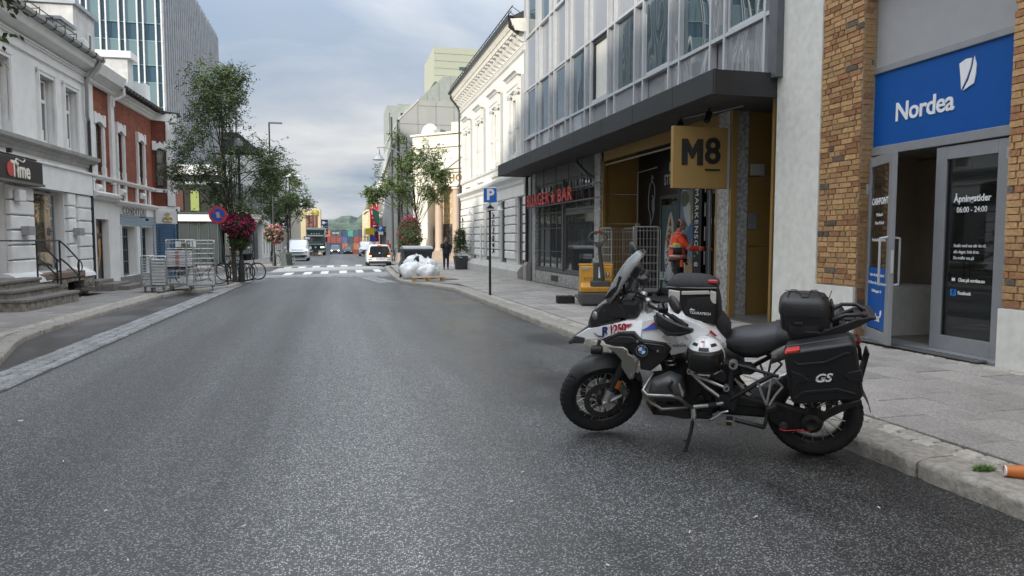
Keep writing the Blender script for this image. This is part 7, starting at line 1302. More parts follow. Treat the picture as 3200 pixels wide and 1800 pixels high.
def clearmat():
    m=bpy.data.materials.new('clear_plastic'); m.use_nodes=True; t=m.node_tree; t.nodes.clear(); N=t.nodes.new; L=t.links.new; o=N('ShaderNodeOutputMaterial'); tr=N('ShaderNodeBsdfTransparent'); tr.inputs[0].default_value=(.86,.88,.88,1); g=N('ShaderNodeBsdfGlossy'); g.inputs[1].default_value=.12; d_=N('ShaderNodeBsdfDiffuse'); d_.inputs[0].default_value=(.6,.62,.62,1)
    a=N('ShaderNodeMixShader'); a.inputs[0].default_value=.36; L(tr.outputs[0],a.inputs[1]); L(d_.outputs[0],a.inputs[2]); fr_=N('ShaderNodeFresnel'); fr_.inputs[0].default_value=1.5; b_=N('ShaderNodeMixShader'); L(fr_.outputs[0],b_.inputs[0]); L(a.outputs[0],b_.inputs[1]); L(g.outputs[0],b_.inputs[2]); L(b_.outputs[0],o.inputs[0]); return m
o=mb.build('windscreen',clearmat(),MO,smooth=80); q=o.modifiers.new('thickness','SOLIDIFY'); q.thickness=.004
for s in (1,-1): mb=MB(); mb.tube([(1.34,s*.12,1.10),(1.36,s*.13,1.20),(1.33,s*.12,1.30)],.012,6); mb.build('screen_bracket',MB_,MO); panel('screen_base',[(1.47,s*.09*s,1.12),(1.40,.13,1.20),(1.35,.14,1.24),(1.37,.13,1.14)],.02,MB_,mirror=False) if s==1 else None
mb=MB(); mb.obox((1.265,0,1.235),(.03,.20,.12),(0,R(-28),0)); mb.build('display',MBG,MO,bev=.008); mb=MB(); mb.obox((1.235,.02,1.30),(.05,.10,.14),(0,R(-30),0)); mb.build('phone_mount',MB_,MO,bev=.012); mb=MB(); mb.box(1.20,1.34,-.13,.13,.98,1.12); mb.build('cockpit',MB_,MO,bev=.03)
# handlebar (turned left with the fork)
mb=MB(); hb=[(1.02,-.46,1.10),(1.10,-.30,1.125),(1.165,-.12,1.105),(1.175,0,1.10),(1.165,.12,1.105),(1.10,.30,1.125),(1.02,.46,1.10)]; mb.tube(hb,.0135,10); o=fr(mb,'handlebar',MB_)
for s in (1,-1):
    mb=MB(); mb.tube([(1.085,s*.33,1.122),(1.02,s*.46,1.10)],.019,12); fr(mb,'grip',flat('grip_rubber',(.012,.012,.012),.8),o); mb=MB(); mb.obox((1.17,s*.055,1.115),(.045,.045,.045)); fr(mb,'bar_clamp',MS,o,bev=.012); mb=MB(); mb.cyl((1.17,s*.055,.99),(1.17,s*.055,1.09),.022,n=12); fr(mb,'bar_riser',MS,o); mb=MB(); mb.cyl((1.17,s*.10,.98),(1.17,s*.10,1.03),.03,n=14); fr(mb,'fork_cap',MS,o)
    mb=MB(); mb.obox((1.12,s*.25,1.15),(.07,.08,.045),(0,0,s*R(-12))); fr(mb,'switch_block',MB_,o,bev=.012); mb=MB(); mb.tube([(1.13,s*.29,1.12),(1.12,s*.38,1.115),(1.07,s*.47,1.10)],.006,6); fr(mb,'lever',MB_,o)
    # hand guard
    mb=MB(); g=[]
    for x,y,z in ((1.17,.24,1.10),(1.19,.30,1.15),(1.17,.42,1.155),(1.09,.50,1.13),(1.0,.51,1.10),(1.0,.51,1.07),(1.08,.50,1.05),(1.15,.42,1.02),(1.18,.30,1.03)): g.append((x,s*y,z))
    g2=[(x-.02,y*.97,z) for x,y,z in g]; m_=len(g); mb.add(g+g2,[tuple(range(m_)),tuple(range(2*m_-1,m_-1,-1))]+[(i,m_+i,m_+(i+1)%m_,(i+1)%m_) for i in range(m_)]); fr(mb,'hand_guard',MFD,o,bev=.008,smooth=40)
    mb=MB(); mb.tube([(1.17,s*.22,1.08),(1.19,s*.34,1.06),(1.15,s*.46,1.06),(1.04,s*.51,1.08)],.009,6); fr(mb,'guard_bar',MB_,o); mb=MB(); mb.tube([(1.11,s*.27,1.14),(1.14,s*.30,1.22),(1.13,s*.42,1.29)],.008,6); fr(mb,'mirror_stem',MB_,o)
    mb=MB(); mb.ell((1.12,s*.50,1.30),.028,.10,.05,16,10); fr(mb,'mirror',MB_,o,smooth=60)
for k in range(3): mb=MB(); mb.tube([(1.29,.03*k-.05,.99),(1.30,.04*k-.06,1.06),(1.24,.06*k-.02,1.14),(1.16,.09*k+.02,1.13)],.006,5); mb.build('cable',MB_,MO,smooth=50)
# engine
xloft('crankcase',[(1.02,.10,.28,.62,.3),(.95,.15,.26,.66,.3),(.80,.165,.26,.68,.3),(.66,.15,.30,.62,.3),(.60,.12,.34,.56,.3)],MDK); mb=MB()
for k in range(6): mb.cyl((.70+.03*(k%3),.13,.36+.075*(k//2)),(.70+.03*(k%3),.19,.36+.075*(k//2)),.03-.003*k,n=12)
mb.build('engine_lugs',MDK,MO,bev=.004)['kind']='stuff'
for s in (1,-1):
    cy=MB(); cy.loft([[(.86,s*.15,.43),(1.05,s*.15,.40),(1.08,s*.15,.58),(.89,s*.15,.62)],[(.85,s*.27,.45),(1.06,s*.27,.42),(1.09,s*.27,.60),(.88,s*.27,.64)]]); cy.build('cylinder',MDK,MO,bev=.01)
    for k in range(5): f=MB(); yy=s*(.17+k*.022); f.prism([(.845,.44),(1.065,.405),(1.10,.605),(.875,.645)],'y',yy-.004,yy+.004); f.build('cooling_fin',MDK,MO)
    c=MB(); c.loft([[(.845,s*.27,.485),(.93,s*.27,.435),(1.07,s*.27,.425),(1.115,s*.27,.50),(1.085,s*.27,.60),(.96,s*.27,.665),(.875,s*.27,.63)],[(.850,s*.345,.495),(.93,s*.345,.455),(1.06,s*.345,.45),(1.105,s*.345,.51),(1.08,s*.345,.595),(.96,s*.345,.65),(.88,s*.345,.62)],[(.90,s*.385,.53),(.95,s*.385,.505),(1.03,s*.385,.50),(1.06,s*.385,.535),(1.04,s*.385,.58),(.97,s*.385,.61),(.92,s*.385,.595)]]); c.build('head_cover',MGRY,MO,bev=.012,smooth=40)
    b=MB(); b.tube([(.93,s*.392,.625),(.96,s*.388,.585),(.90,s*.36,.49)],.012,6); b.build('cover_rib',MB_,MO,smooth=50); g=MB(); g.prism([(.915,.60),(.895,.545),(.865,.49),(.855,.53),(.885,.60)],'y',s*.30,s*.362); g.build('silver_cheek',MS,MO,bev=.006)
    t=MB(); t.cyl((.96,s*.16,.66),(.99,s*.20,.74),.034,n=14); t.build('intake_pipe',MB_,MO); h=MB(); h.torus((.968,s*.168,.675),.036,.004,'z',16,5); h.torus((.982,s*.185,.712),.036,.004,'z',16,5); h.build('hose_clamp',MS,MO)
    e=MB(); e.tube([(1.07,s*.24,.44),(1.12,s*.22,.38),(1.10,s*.16,.30),(.98,s*.10,.265),(.80,s*.08,.265)],.022,10); e.build('exhaust_header',mat('header_brown',(.16,.12,.07),.35,metal=.9,var=.3,vs=12),MO,smooth=60)
    # crash bars
    k=MB(); k.tube([(1.085,s*.26,.625),(1.115,s*.36,.575),(1.13,s*.41,.55),(1.10,s*.425,.522),(1.04,s*.43,.526),(.937,s*.43,.532),(.887,s*.405,.511),(.833,s*.33,.43),(.811,s*.27,.39)],.0135,10); k.build('crash_bar',MST,MO,smooth=60); k=MB(); k.tube([(1.13,s*.41,.55),(1.118,s*.41,.51),(1.085,s*.40,.465),(1.007,s*.39,.412),(.93,s*.36,.412),(.84,s*.30,.405)],.0135,10); k.build('crash_bar',MST,MO,smooth=60)
    k=MB(); k.tube([(.80,s*.265,.395),(.70,s*.25,.408),(.60,s*.235,.43)],.016,10); k.build('lower_tube',MS,MO,smooth=60); k=MB(); k.tube([(.70,s*.252,.408),(.645,s*.243,.42)],.021,10); k.build('tube_sleeve',MB_,MO)
panel('skid_plate',[(1.139,.12,.33),(1.108,.15,.293),(1.015,.17,.268),(.883,.165,.248),(.774,.155,.256),(.678,.14,.30),(.70,.14,.33),(1.06,.14,.36)],.1,MDK)
mb=MB(); mb.box(.68,1.12,-.14,.14,.245,.285); mb.build('skid_base',MDK,MO,bev=.02)
# frame tubes on the left and right
for s in (1,-1):
    for nm,q,r_,m in (('frame_tube',[(.827,s*.22,.642),(.789,s*.23,.602),(.724,s*.24,.546),(.63,s*.24,.478)],.014,MS),('frame_tube',[(.80,s*.235,.625),(.682,s*.245,.582),(.583,s*.25,.548)],.011,MS),('seat_tube',[(.54,s*.22,.70),(.554,s*.22,.626),(.559,s*.22,.54)],.024,MB_),('rear_tube',[(.52,s*.19,.70),(.459,s*.2,.693),(.358,s*.2,.666),(.24,s*.21,.64)],.012,MB_),('rear_tube',[(.277,s*.205,.65),(.386,s*.21,.577),(.476,s*.22,.511),(.555,s*.22,.455)],.017,MB_)): mb=MB(); mb.tube(q,r_,10); mb.build(nm,m,MO,smooth=60)
    for (x,z,r_,y) in ((.827,.649,.022,.225),(.536,.716,.030,.225),(.579,.551,.021,.25)):
        mb=MB(); mb.lathe([(r_*.62,-.025),(r_,-.025),(r_,.025),(r_*.62,.025),(r_*.62,-.025)],18,(x,s*y,z),'y'); mb.build('frame_lug',MS,MO,smooth=40)
    mb=MB(); mb.lathe([(.001,.0),(.028,.002),(.03,.006),(.05,.004),(.052,-.03),(.001,-.03)],24,(.603,s*.245,.45),'y'); mb.build('pivot_cover',MB_,MO,smooth=40); mb=MB(); mb.prism([(.56,.60),(.60,.52),(.67,.45),(.60,.38),(.52,.36),(.50,.46),(.54,.52)],'y',s*.16,s*.225); mb.build('frame_plate',MB_,MO,bev=.012)
mb=MB(); mb.prism([(.80,.70),(.60,.72),(.50,.70),(.46,.62),(.55,.56),(.66,.58),(.80,.62)],'y',-.15,.15); mb.build('battery_box',MB_,MO,bev=.03); mb=MB(); mb.prism([(.50,.70),(.42,.70),(.38,.66),(.42,.63),(.49,.63)],'y',.10,.19); mb.build('side_cover',MDK,MO,bev=.01); panel('engine_cover',[(.72,.205,.66),(.60,.21,.655),(.565,.21,.60),(.60,.21,.565),(.70,.205,.60)],.03,MB_)
mb=MB()
for k in range(60): t=k/59; a=t*2*PI*5; mb.v.append((0,0,0)) if 0 else None
pts=[]
for k in range(80):
    t=k/79; a=t*2*PI*4.5; c=Vector((.515,.06,.55)).lerp(Vector((.40,.06,.40)),t); u=Vector((.8,0,-.6)); pts.append(c+Vector((.79*.045*math.cos(a),.045*math.sin(a),-.61*.045*math.cos(a)*-1)))
mb=MB(); mb.tube(pts,.0085,6); mb.build('shock_spring',mat('spring_white',(.55,.54,.50),.4),MO,smooth=60); mb=MB(); mb.cyl((.53,.06,.57),(.38,.06,.37),.022,n=10); mb.build('shock_body',MB_,MO)
# swing arm with shaft drive, hub, foot pegs
panel('swing_arm',[(.604,.14,.476),(.468,.145,.457),(.333,.14,.423),(.231,.14,.42),(.15,.145,.396),(.03,.15,.372),(-.035,.145,.33),(-.045,.145,.27),(-.005,.14,.226),(.086,.15,.235),(.205,.15,.212),(.299,.14,.278),(.331,.14,.357),(.498,.14,.366),(.592,.14,.334)],.07,MDK,mirror=False,bev=.018,smooth=50)
mb=MB(); mb.lathe([(.001,.02),(.03,.022),(.04,.03),(.05,.02),(.068,.015),(.075,-.01),(.085,-.06)],26,(.02,.16,.298),'y'); mb.build('final_drive',MB_,MO,smooth=50); mb=MB(); mb.lathe([(.001,.01),(.02,.012),(.024,.008),(.026,.012),(.03,.008),(.03,-.02)],20,(.2,.155,.258),'y'); mb.build('drive_pivot',MGRY,MO,smooth=40)
mb=MB()
for k in range(22): t=k/21; mb.tube([(.15,.158+.003*(k%2),.40-.0*t),(.13,.16,.39)],.006,5)
mb=MB(); mb.tube([(.227,.168,.24),(.196,.172,.229),(.087,.178,.248),(.057,.178,.239),(-.017,.17,.255)],.0055,6); mb.build('red_hose',flat('hose_red',(.55,.02,.03),.4),MO,smooth=60)
for s in (1,-1):
    for q in ([(.371,s*.22,.59),(.345,s*.235,.51),(.312,s*.24,.437)],[(.296,s*.24,.437),(.26,s*.235,.51),(.213,s*.23,.575)],[(.275,s*.22,.632),(.245,s*.225,.605),(.211,s*.23,.575)],[(.285,s*.22,.625),(.30,s*.235,.53),(.312,s*.24,.45)]): mb=MB(); mb.tube(q,.009,6); mb.build('peg_hanger',MS,MO,smooth=50)
    mb=MB(); mb.obox((.28,s*.26,.43),(.07,.06,.03),(0,R(25),0)); mb.build('pillion_peg',MB_,MO,bev=.006); mb=MB(); mb.obox((.555,s*.30,.325),(.045,.10,.035)); mb.build('rider_peg',MB_,MO,bev=.008); mb=MB(); mb.obox((.555,s*.345,.325),(.052,.006,.045)); mb.build('peg_plate',mat('peg_brass',(.35,.30,.20),.4,metal=.6),MO,bev=.004)
mb=MB(); mb.tube([(.685,.26,.305),(.64,.265,.335),(.606,.27,.371),(.565,.26,.38)],.009,6); mb.tube([(.685,.26,.305),(.69,.30,.30)],.009,6); mb.build('shift_lever',MS,MO,smooth=50); mb=MB(); mb.tube([(.52,.24,.31),(.42,.25,.295),(.36,.24,.28),(.33,.23,.265)],.016,8); mb.tube([(.31,.20,.40),(.315,.22,.31),(.33,.23,.262)],.012,8); mb.build('centre_stand',MB_,MO,smooth=50)
mb=MB(); mb.tube([(.812,.185,.365),(.805,.20,.30),(.81,.21,.26)],.02,8); mb.build('stand_bracket',MS,MO); mb=MB(); mb.tube([(.805,.205,.30),(.822,.24,.185),(.862,.285,.035)],[.014,.013,.012],10); ss=mb.build('side_stand',MB_,MO,smooth=50); mb=MB(); mb.obox((.866,.29,.026),(.085,.055,.012),(R(10),0,0)); mb.build('stand_foot',MB_,ss,bev=.004); mb=MB(); mb.cyl((.835,.25,.12),(.872,.26,.125),.006,n=6); mb.build('stand_tang',MB_,ss)
mb=MB(); rings=[]
for t in np.linspace(R(100),R(170),9):
    c=[(.36*math.cos(t),q*.085,.318+(.36-.03*abs(q)**2)*math.sin(t)) for q in np.linspace(-1,1,7)]; rings.append(c+[(p[0]*.985,p[1],.318+(p[2]-.318)*.985) for p in reversed(c)])
mb.loft(rings); mb.build('rear_hugger',MB_,MO,smooth=60); panel('hugger_arm',[(.066,.12,.32),(-.053,.12,.30),(-.186,.12,.386),(-.285,.11,.44),(-.29,.11,.475),(-.165,.12,.429),(-.032,.12,.35)],.03,MB_,mirror=False)
# seat, tail, rack
xloft('rider_seat',[(.60,.115,.80,.855,.4),(.55,.135,.765,.885,.4),(.47,.155,.735,.905,.4),(.38,.165,.74,.915,.4),(.31,.16,.77,.93,.4),(.26,.155,.80,.945,.4)],MLT); xloft('pillion_seat',[(.265,.155,.80,.95,.35),(.20,.15,.83,.955,.35),(.05,.13,.85,.94,.35),(-.1,.10,.86,.92,.35)],MLT); xloft('tail_unit',[(.29,.165,.70,.80,.3),(.2,.16,.74,.86,.3),(0,.13,.80,.89,.3),(-.18,.09,.84,.91,.3),(-.25,.06,.84,.88,.3)],mat('tail_grey',(.25,.24,.23),.4,metal=.4))
mb=MB(); mb.obox((-.255,0,.865),(.03,.14,.035),(0,R(-30),0)); mb.build('tail_lamp',flat('lamp_dark_red',(.20,.01,.01),.25),MO,bev=.008); mb=MB(); mb.cyl((.27,.17,.775),(.27,.182,.775),.014,n=12); mb.build('seat_lock',MS,MO)
panel('luggage_rack',[(.05,.145,.905),(-.026,.155,.955),(-.136,.155,1.005),(-.236,.155,1.05),(-.323,.14,1.066),(-.326,.14,1.045),(-.248,.155,1.0),(-.14,.155,.94),(-.008,.15,.895)],.03,MB_,bev=.006); mb=MB()
for x,z in ((-.05,.965),(-.15,1.0),(-.25,1.04),(-.32,1.058)): mb.box(x-.022,x+.022,-.15,.15,z-.012,z+.008)
mb.box(-.30,-.10,-.05,.05,1.0,1.02); mb.build('rack_plate',MB_,MO,bev=.005)
for s in (1,-1): mb=MB(); mb.tube([(-.30,s*.09,1.05),(-.25,s*.13,1.075),(-.16,s*.14,1.07),(-.09,s*.12,1.03)],.014,8); mb.build('grab_rail',MB_,MO,smooth=60)
mb=MB(); mb.obox((-.285,0,.60),(.012,.17,.40),(0,R(-10),0)); mb.build('plate_holder',MB_,MO,bev=.004); mb=MB(); mb.tube([(-.24,.0,.86),(-.27,0,.80),(-.28,0,.72)],.014,6); mb.build('plate_arm',MB_,MO)
# panniers
for s in (1,-1):
    out=[(.221,.885),(.201,.908),(-.175,.995),(-.203,.975),(-.262,.65),(-.248,.615),(.143,.545),(.172,.568)]; inn=[(.20,.88),(.185,.895),(-.165,.97),(-.19,.955),(-.24,.67),(-.23,.65),(.135,.58),(.16,.60)]
    mb=MB(); mb.prism(inn,'y',s*.19,s*.36,out); mb.prism(out,'y',s*.362,s*.475,[(x*.97-.0008,.765+(z-.765)*.965) for x,z in out]); pn=mb.build('pannier',MCB,MO,bev=.014,smooth=45)
    for q in ([(.165,.862),(.13,.838),(-.02,.862),(-.14,.93),(-.17,.925),(-.03,.845),(.13,.818),(.155,.83)],[(.15,.605),(.10,.655),(-.10,.690),(-.21,.665),(-.215,.645),(-.10,.665),(.09,.63),(.135,.585)],[(.175,.79),(.10,.765),(.06,.725),(.13,.70),(.15,.65),(.16,.64)],[(-.235,.82),(-.16,.80),(-.13,.77),(-.18,.735),(-.245,.74)]):
        mb=MB(); mb.prism(q,'y',s*.470,s*.486); mb.build('case_ridge',MCB,pn,bev=.006)
    mb=MB(); mb.prism([(.215,.892),(.195,.915),(.125,.930),(.135,.908)],'y',s*.40,s*.477); mb.build('red_latch',flat('latch_red',(.55,.04,.035),.35),pn,bev=.004); mb=MB(); mb.prism([(.205,.897),(.19,.908),(-.17,.990),(-.195,.975),(-.19,.966),(-.168,.978),(.19,.895)],'y',s*.358,s*.366); mb.build('case_seal',flat('groove_black',(.003,.003,.003)),pn)
    mb=MB(); mb.prism([(.065,.755),(-.095,.775),(-.09,.735),(.07,.715)],'y',s*.471,s*.4785); mb.build('name_plate',MBG,pn)
    for x in (.06,-.10): mb=MB(); mb.box(x-.02,x+.02,*sorted((s*.22,s*.40)),.535,.575); mb.build('case_clip',MB_,pn,bev=.006)
o=side_text('pannier_lettering','GS',.075,LW,(-.012,.4795,.746),8,shear=.35,bold=.0022,depth=.001,width=.105); mb=MB(); mb.obox((-.012,.4805,.746),(.115,.001,.0035),(0,R(8),0)); mb.build('lettering_cut',MBG,MO)
mb=MB(); mb.box(.30,.64,-.12,.13,.285,.44); mb.build('exhaust_collector',MDK,MO,bev=.03)
# fog lamps, exhaust silencer on the right
for s in (1,-1):
    mb=MB(); mb.cyl((1.47,s*.17,.752),(1.55,s*.17,.745),.028,.032,14); f=mb.build('fog_lamp',MB_,MO,smooth=40); mb=MB(); mb.tube([(1.50,s*.165,.78),(1.49,s*.15,.82)],.014,6); mb.build('lamp_bracket',MB_,f); mb=MB()
    for k in range(4): mb.cyl((1.478+.018*k,s*.17,.752-.002*k),(1.484+.018*k,s*.17,.751-.002*k),.036,n=14)
    mb.build('lamp_fins',MB_,f)
mb=MB(); mb.tube([(.62,-.16,.30),(.40,-.2,.34),(.30,-.23,.40),(-.05,-.27,.52),(-.20,-.28,.57)],[.03,.035,.06,.065,.05],14); mb.build('silencer',MS,MO,smooth=60)
# ------------------------------------------------------------------ luggage and helmet resting on the machine
def onbike(name,label,cat): 
    o=tag(empty(name,MO.location,rot=MO.rotation_euler),label,cat); return o
TB=onbike('tank_bag','black and white tank bag standing on the motorcycle tank','bag'); FAB=mat('bag_fabric',(.014,.014,.015),.7,var=.2,vs=30,bump=.4,bs=400); FABW=mat('bag_white',(.62,.60,.54),.6,var=.06,vs=12)
def yprism(name,pts,w,m,par,bev=.02,taper=.9,smooth=50): mb=MB(); c=(sum(p[0] for p in pts)/len(pts),sum(p[1] for p in pts)/len(pts)); q=[(c[0]+(x-c[0])*taper,c[1]+(z-c[1])*taper) for x,z in pts]; mb.prism(q,'y',-w,-w*.8,pts); mb.prism(pts,'y',-w*.8,w*.8); mb.prism(pts,'y',w*.8,w,q); 
def bag(name,secs,m,par,smooth=60):
    """secs: (z, x0, x1, half width): rounded rectangle rings"""
    mb=MB(); rings=[]
    for z,x0,x1,hw,dz in secs:
        cx,rx=(x0+x1)/2,(x1-x0)/2; r=[]
        for k in range(28):
            a=2*PI*k/28; u,v=math.cos(a),math.sin(a); e=.45; r.append((cx+rx*math.copysign(abs(u)**e,u),hw*math.copysign(abs(v)**e,v),z+dz*u))
        rings.append(r)
    mb.loft(rings); return mb.build(name,m,par,smooth=smooth)
b=bag('main_body',[(1.02,.64,.90,.115,.05),(1.06,.63,.96,.135,.03),(1.12,.635,1.0,.14,.01),(1.20,.655,1.005,.135,.0),(1.235,.66,.995,.128,.0)],FAB,TB); bag('lid',[(1.225,.645,1.012,.14,.0),(1.25,.655,1.0,.137,.0),(1.275,.70,.975,.115,.0),(1.292,.76,.94,.07,.0)],FAB,TB)
mb=MB(); mb.prism([(.985,1.215),(.905,1.205),(.91,1.12),(.955,1.10),(.985,1.11)],'y',.125,.146); mb.build('white_panel',FABW,TB,bev=.006); mb=MB(); mb.prism([(.70,1.215),(.66,1.205),(.66,1.12),(.70,1.13)],'y',.125,.146); mb.build('white_panel',FABW,TB,bev=.006); mb=MB(); mb.prism([(.895,1.205),(.71,1.215),(.70,1.19),(.895,1.18)],'y',.13,.1455); mb.build('white_panel',FABW,TB,bev=.004)
bag('side_pocket',[(.98,.66,.80,.14,.02),(1.02,.645,.90,.155,.02),(1.12,.65,.89,.158,-.01),(1.165,.67,.88,.148,-.02)],FAB,TB); side_text('bag_lettering','TOURATECH',.024,LW,(.765,.163,1.055),-3,par=TB,depth=.0008,bold=.0006); mb=MB(); mb.prism([(.84,1.075),(.825,1.092),(.815,1.08),(.808,1.086),(.80,1.075)],'y',.158,.162); mb.build('peak_mark',LW,TB)
mb=MB(); mb.box(.655,.715,.085,.12,1.262,1.282); mb.build('red_tab',flat('tab_red',(.5,.06,.06),.4),TB,bev=.004); mb=MB(); mb.tube([(.655,.14,1.235),(.78,.142,1.232),(1.0,.13,1.232)],.0035,5); mb.build('zip_line',flat('zip_grey',(.25,.25,.25),.4),TB); mb=MB(); mb.tube([(.66,.12,1.22),(.638,.145,1.12),(.64,.14,1.02)],.006,5); mb.build('strap',FAB,TB)
bag('rear_pouch',[(.86,.565,.62,.10,0),(.93,.565,.66,.115,0),(1.0,.61,.68,.11,0),(1.02,.63,.67,.09,0)],FAB,TB)
TL=onbike('tail_bag','black roll top tail bag with bungee cord on the pillion seat','bag'); MBAG=mat('tarp_black',(.016,.016,.017),.38,var=.15,vs=20,bump=.3,bs=120)
bag('main_body',[(.905,-.085,.225,.135,-.02),(.93,-.095,.232,.148,-.01),(1.0,-.09,.24,.15,.0),(1.06,-.085,.245,.15,.0)],MBAG,TL); bag('lid',[(1.055,-.085,.252,.157,.0),(1.09,-.082,.25,.156,.0),(1.13,-.07,.243,.148,.0),(1.16,-.05,.22,.13,.0),(1.172,-.02,.19,.10,.0)],MBAG,TL)
bag('front_pocket',[(.90,-.02,.19,.165,-.02),(.94,-.03,.205,.172,-.01),(.99,-.02,.20,.166,.0)],MBAG,TL); mb=MB(); mb.box(.10,.15,.165,.176,1.0,1.02); mb.build('buckle',flat('buckle_dark',(.06,.055,.045),.3,metal=.5),TL,bev=.003)
pts=[]; 
for k in range(5): pts+=[(.20-.065*k,.10*(-1)**k,1.176),(.17-.065*k,-.10*(-1)**k,1.176)]
mb=MB(); mb.tube(pts,.003,5); mb.tube([(.21-.0,-.09,1.175),(-.06,.09,1.17)],.003,5); mb.build('bungee_cord',flat('cord_black',(.006,.006,.006),.6),TL); side_text('bag_lettering','TOURATECH',.016,flat('faint_grey',(.16,.16,.16)),(.04,.173,.955),-3,par=TL,depth=.0006); mb=MB(); mb.box(-.095,-.08,-.1,.1,1.0,1.12); mb.build('strap',FAB,TL)
HE=onbike('motorcycle_helmet','white and black full face helmet hanging on the motorcycle flank','helmet')
def hpatch(name,th0,th1,ph0,ph1,sc,m,c=(.715,.345,.805),rx=.128,ry=.145,rz=.135,nu=26,nv=14,th=.006):
    """patch of an ellipsoid; theta 0 faces the viewer side (+y), phi is elevation"""
    mb=MB(); V=[]
    for j in range(nv+1):
        p=R(ph0+(ph1-ph0)*j/nv)
        for i in range(nu+1):
            t=R(th0+(th1-th0)*i/nu); V.append((c[0]-rx*sc*math.cos(p)*math.sin(t),c[1]+ry*sc*math.cos(p)*math.cos(t),c[2]+rz*sc*math.sin(p)))
    n=nu+1; mb.add(V,[(j*n+i,j*n+i+1,(j+1)*n+i+1,(j+1)*n+i) for j in range(nv) for i in range(nu)]); o=mb.build(name,m,HE,smooth=80); q=o.modifiers.new('thickness','SOLIDIFY'); q.thickness=th; q.offset=0; return o
HWH=mat('helmet_white',(.78,.78,.77),.2,var=.02,coat=.6); HVI=glassmat('helmet_visor',(.018,.017,.016),rough=.05,alpha=1,spec=-.35)
hpatch('shell',0,360,-48,89,1.0,HWH); hpatch('visor_gasket',-76,76,-33,31,1.012,MB_); hpatch('visor',-70,70,-28,24,1.035,HVI); hpatch('chin_bar',-95,95,-62,-30,1.02,MB_); hpatch('chin_guard',-24,24,-60,-40,1.05,HWH); hpatch('chin_vent',-15,15,-56,-44,1.065,MBG); hpatch('brow_vent',-18,18,33,43,1.03,MB_); hpatch('top_vent',30,60,45,54,1.02,MB_); hpatch('top_vent',-60,-30,45,54,1.02,MB_); hpatch('jaw_trim',-85,-40,-44,-36,1.035,HWH); hpatch('jaw_trim',40,85,-44,-36,1.035,HWH); hpatch('red_mark',-20,0,60,66,1.01,flat('mark_red',(.5,.03,.03)))
mb=MB(); mb.ell((.715,.345,.78),.10,.115,.10,14,10); mb.build('lining',flat('lining_black',(.008,.008,.008),.9),HE,smooth=60); mb=MB(); mb.tube([(.70,.30,.70),(.68,.25,.66),(.66,.22,.64)],.008,5); mb.build('chin_strap',FAB,HE)
for s in (-1,1): mb=MB(); mb.cyl((.715-s*.105,.42,.79),(.715-s*.108,.432,.79),.009,n=10); mb.build('visor_screw',MS,HE)
# ================================================================== people
def skin_body(name,par,verts,edges,rad,m,sub=2,root=0):
    me=bpy.data.meshes.new(name); me.from_pydata(verts,edges,[]); me.materials.append(m); o=bpy.data.objects.new(name,me); COL.objects.link(o); o.parent=par
    sk=o.modifiers.new('skin','SKIN'); sk.use_smooth_shade=True; q=me.skin_vertices[0].data if me.skin_vertices else None
    if q is None: me.skin_vertices.new(name='s') if hasattr(me.skin_vertices,'new') else None
    return o
def limb(mb,pts,rs,n=12,sq=1.0): mb.tube(pts,rs,n)
def metaskin(name,par,balls,m,vox=.018,it=6):
    """one continuous surface: overlapping tapered volumes fused by a voxel remesh"""
    mb=MB()
    for b in balls:
        if len(b)==2 and isinstance(b[1],list): mb.tube(b[0],b[1],14)
        else: mb.ell(*b,16,12)
    o=mb.build(name,m,par,smooth=80); r=o.modifiers.new('remesh','REMESH'); r.mode='VOXEL'; r.voxel_size=vox; r.use_smooth_shade=True; s=o.modifiers.new('smooth','SMOOTH'); s.factor=.5; s.iterations=it; return o
def hand(par,wrist,dirv,palmn,m,curl=.9,s=1.0,name='hand'):
    """palm with four unequal bent fingers and a thumb leaving the side of the palm"""
    d=Vector(dirv).normalized(); n=Vector(palmn).normalized(); sd=d.cross(n).normalized(); w=Vector(wrist); B_=[]
    pc=w+d*.05*s; B_.append(([w,w+d*.03*s,w+d*.085*s],[.026*s,.032*s,.034*s]))
    for q in (-.026,-.009,.009,.026): B_.append(([w+d*.03*s+sd*q*s*.8,w+d*.09*s+sd*q*s],[.014*s,.0115*s]))
    for k,(q,l) in enumerate(((-.027,.068),(-.009,.08),(.009,.075),(.026,.058))):
        p=w+d*.088*s+sd*q*s; c1=d*math.cos(curl*.5)+n*math.sin(curl*.5); c2=d*math.cos(curl*1.3)+n*math.sin(curl*1.3); c3=d*math.cos(curl*2.1)+n*math.sin(curl*2.1)
        B_.append(([p,p+c1*l*.42*s,p+c1*l*.42*s+c2*l*.33*s,p+c1*l*.42*s+c2*l*.33*s+c3*l*.28*s],[.0095*s,.009*s,.0082*s,.0065*s]))
    t0=w+d*.03*s-sd*.028*s; t1=t0+(d*.6-sd*.7+n*.4).normalized()*.04*s; t2=t1+(d*.8-sd*.1+n*.6).normalized()*.032*s; B_.append(([t0,t1,t2],[.014*s,.011*s,.0085*s]))
    return metaskin(name,par,B_,m,vox=.0045,it=2)
SKIN=mat('skin',(.42,.25,.18),.55,var=.06,vs=8); HAIRD=mat('hair_dark',(.035,.027,.022),.7,var=.2,vs=40)
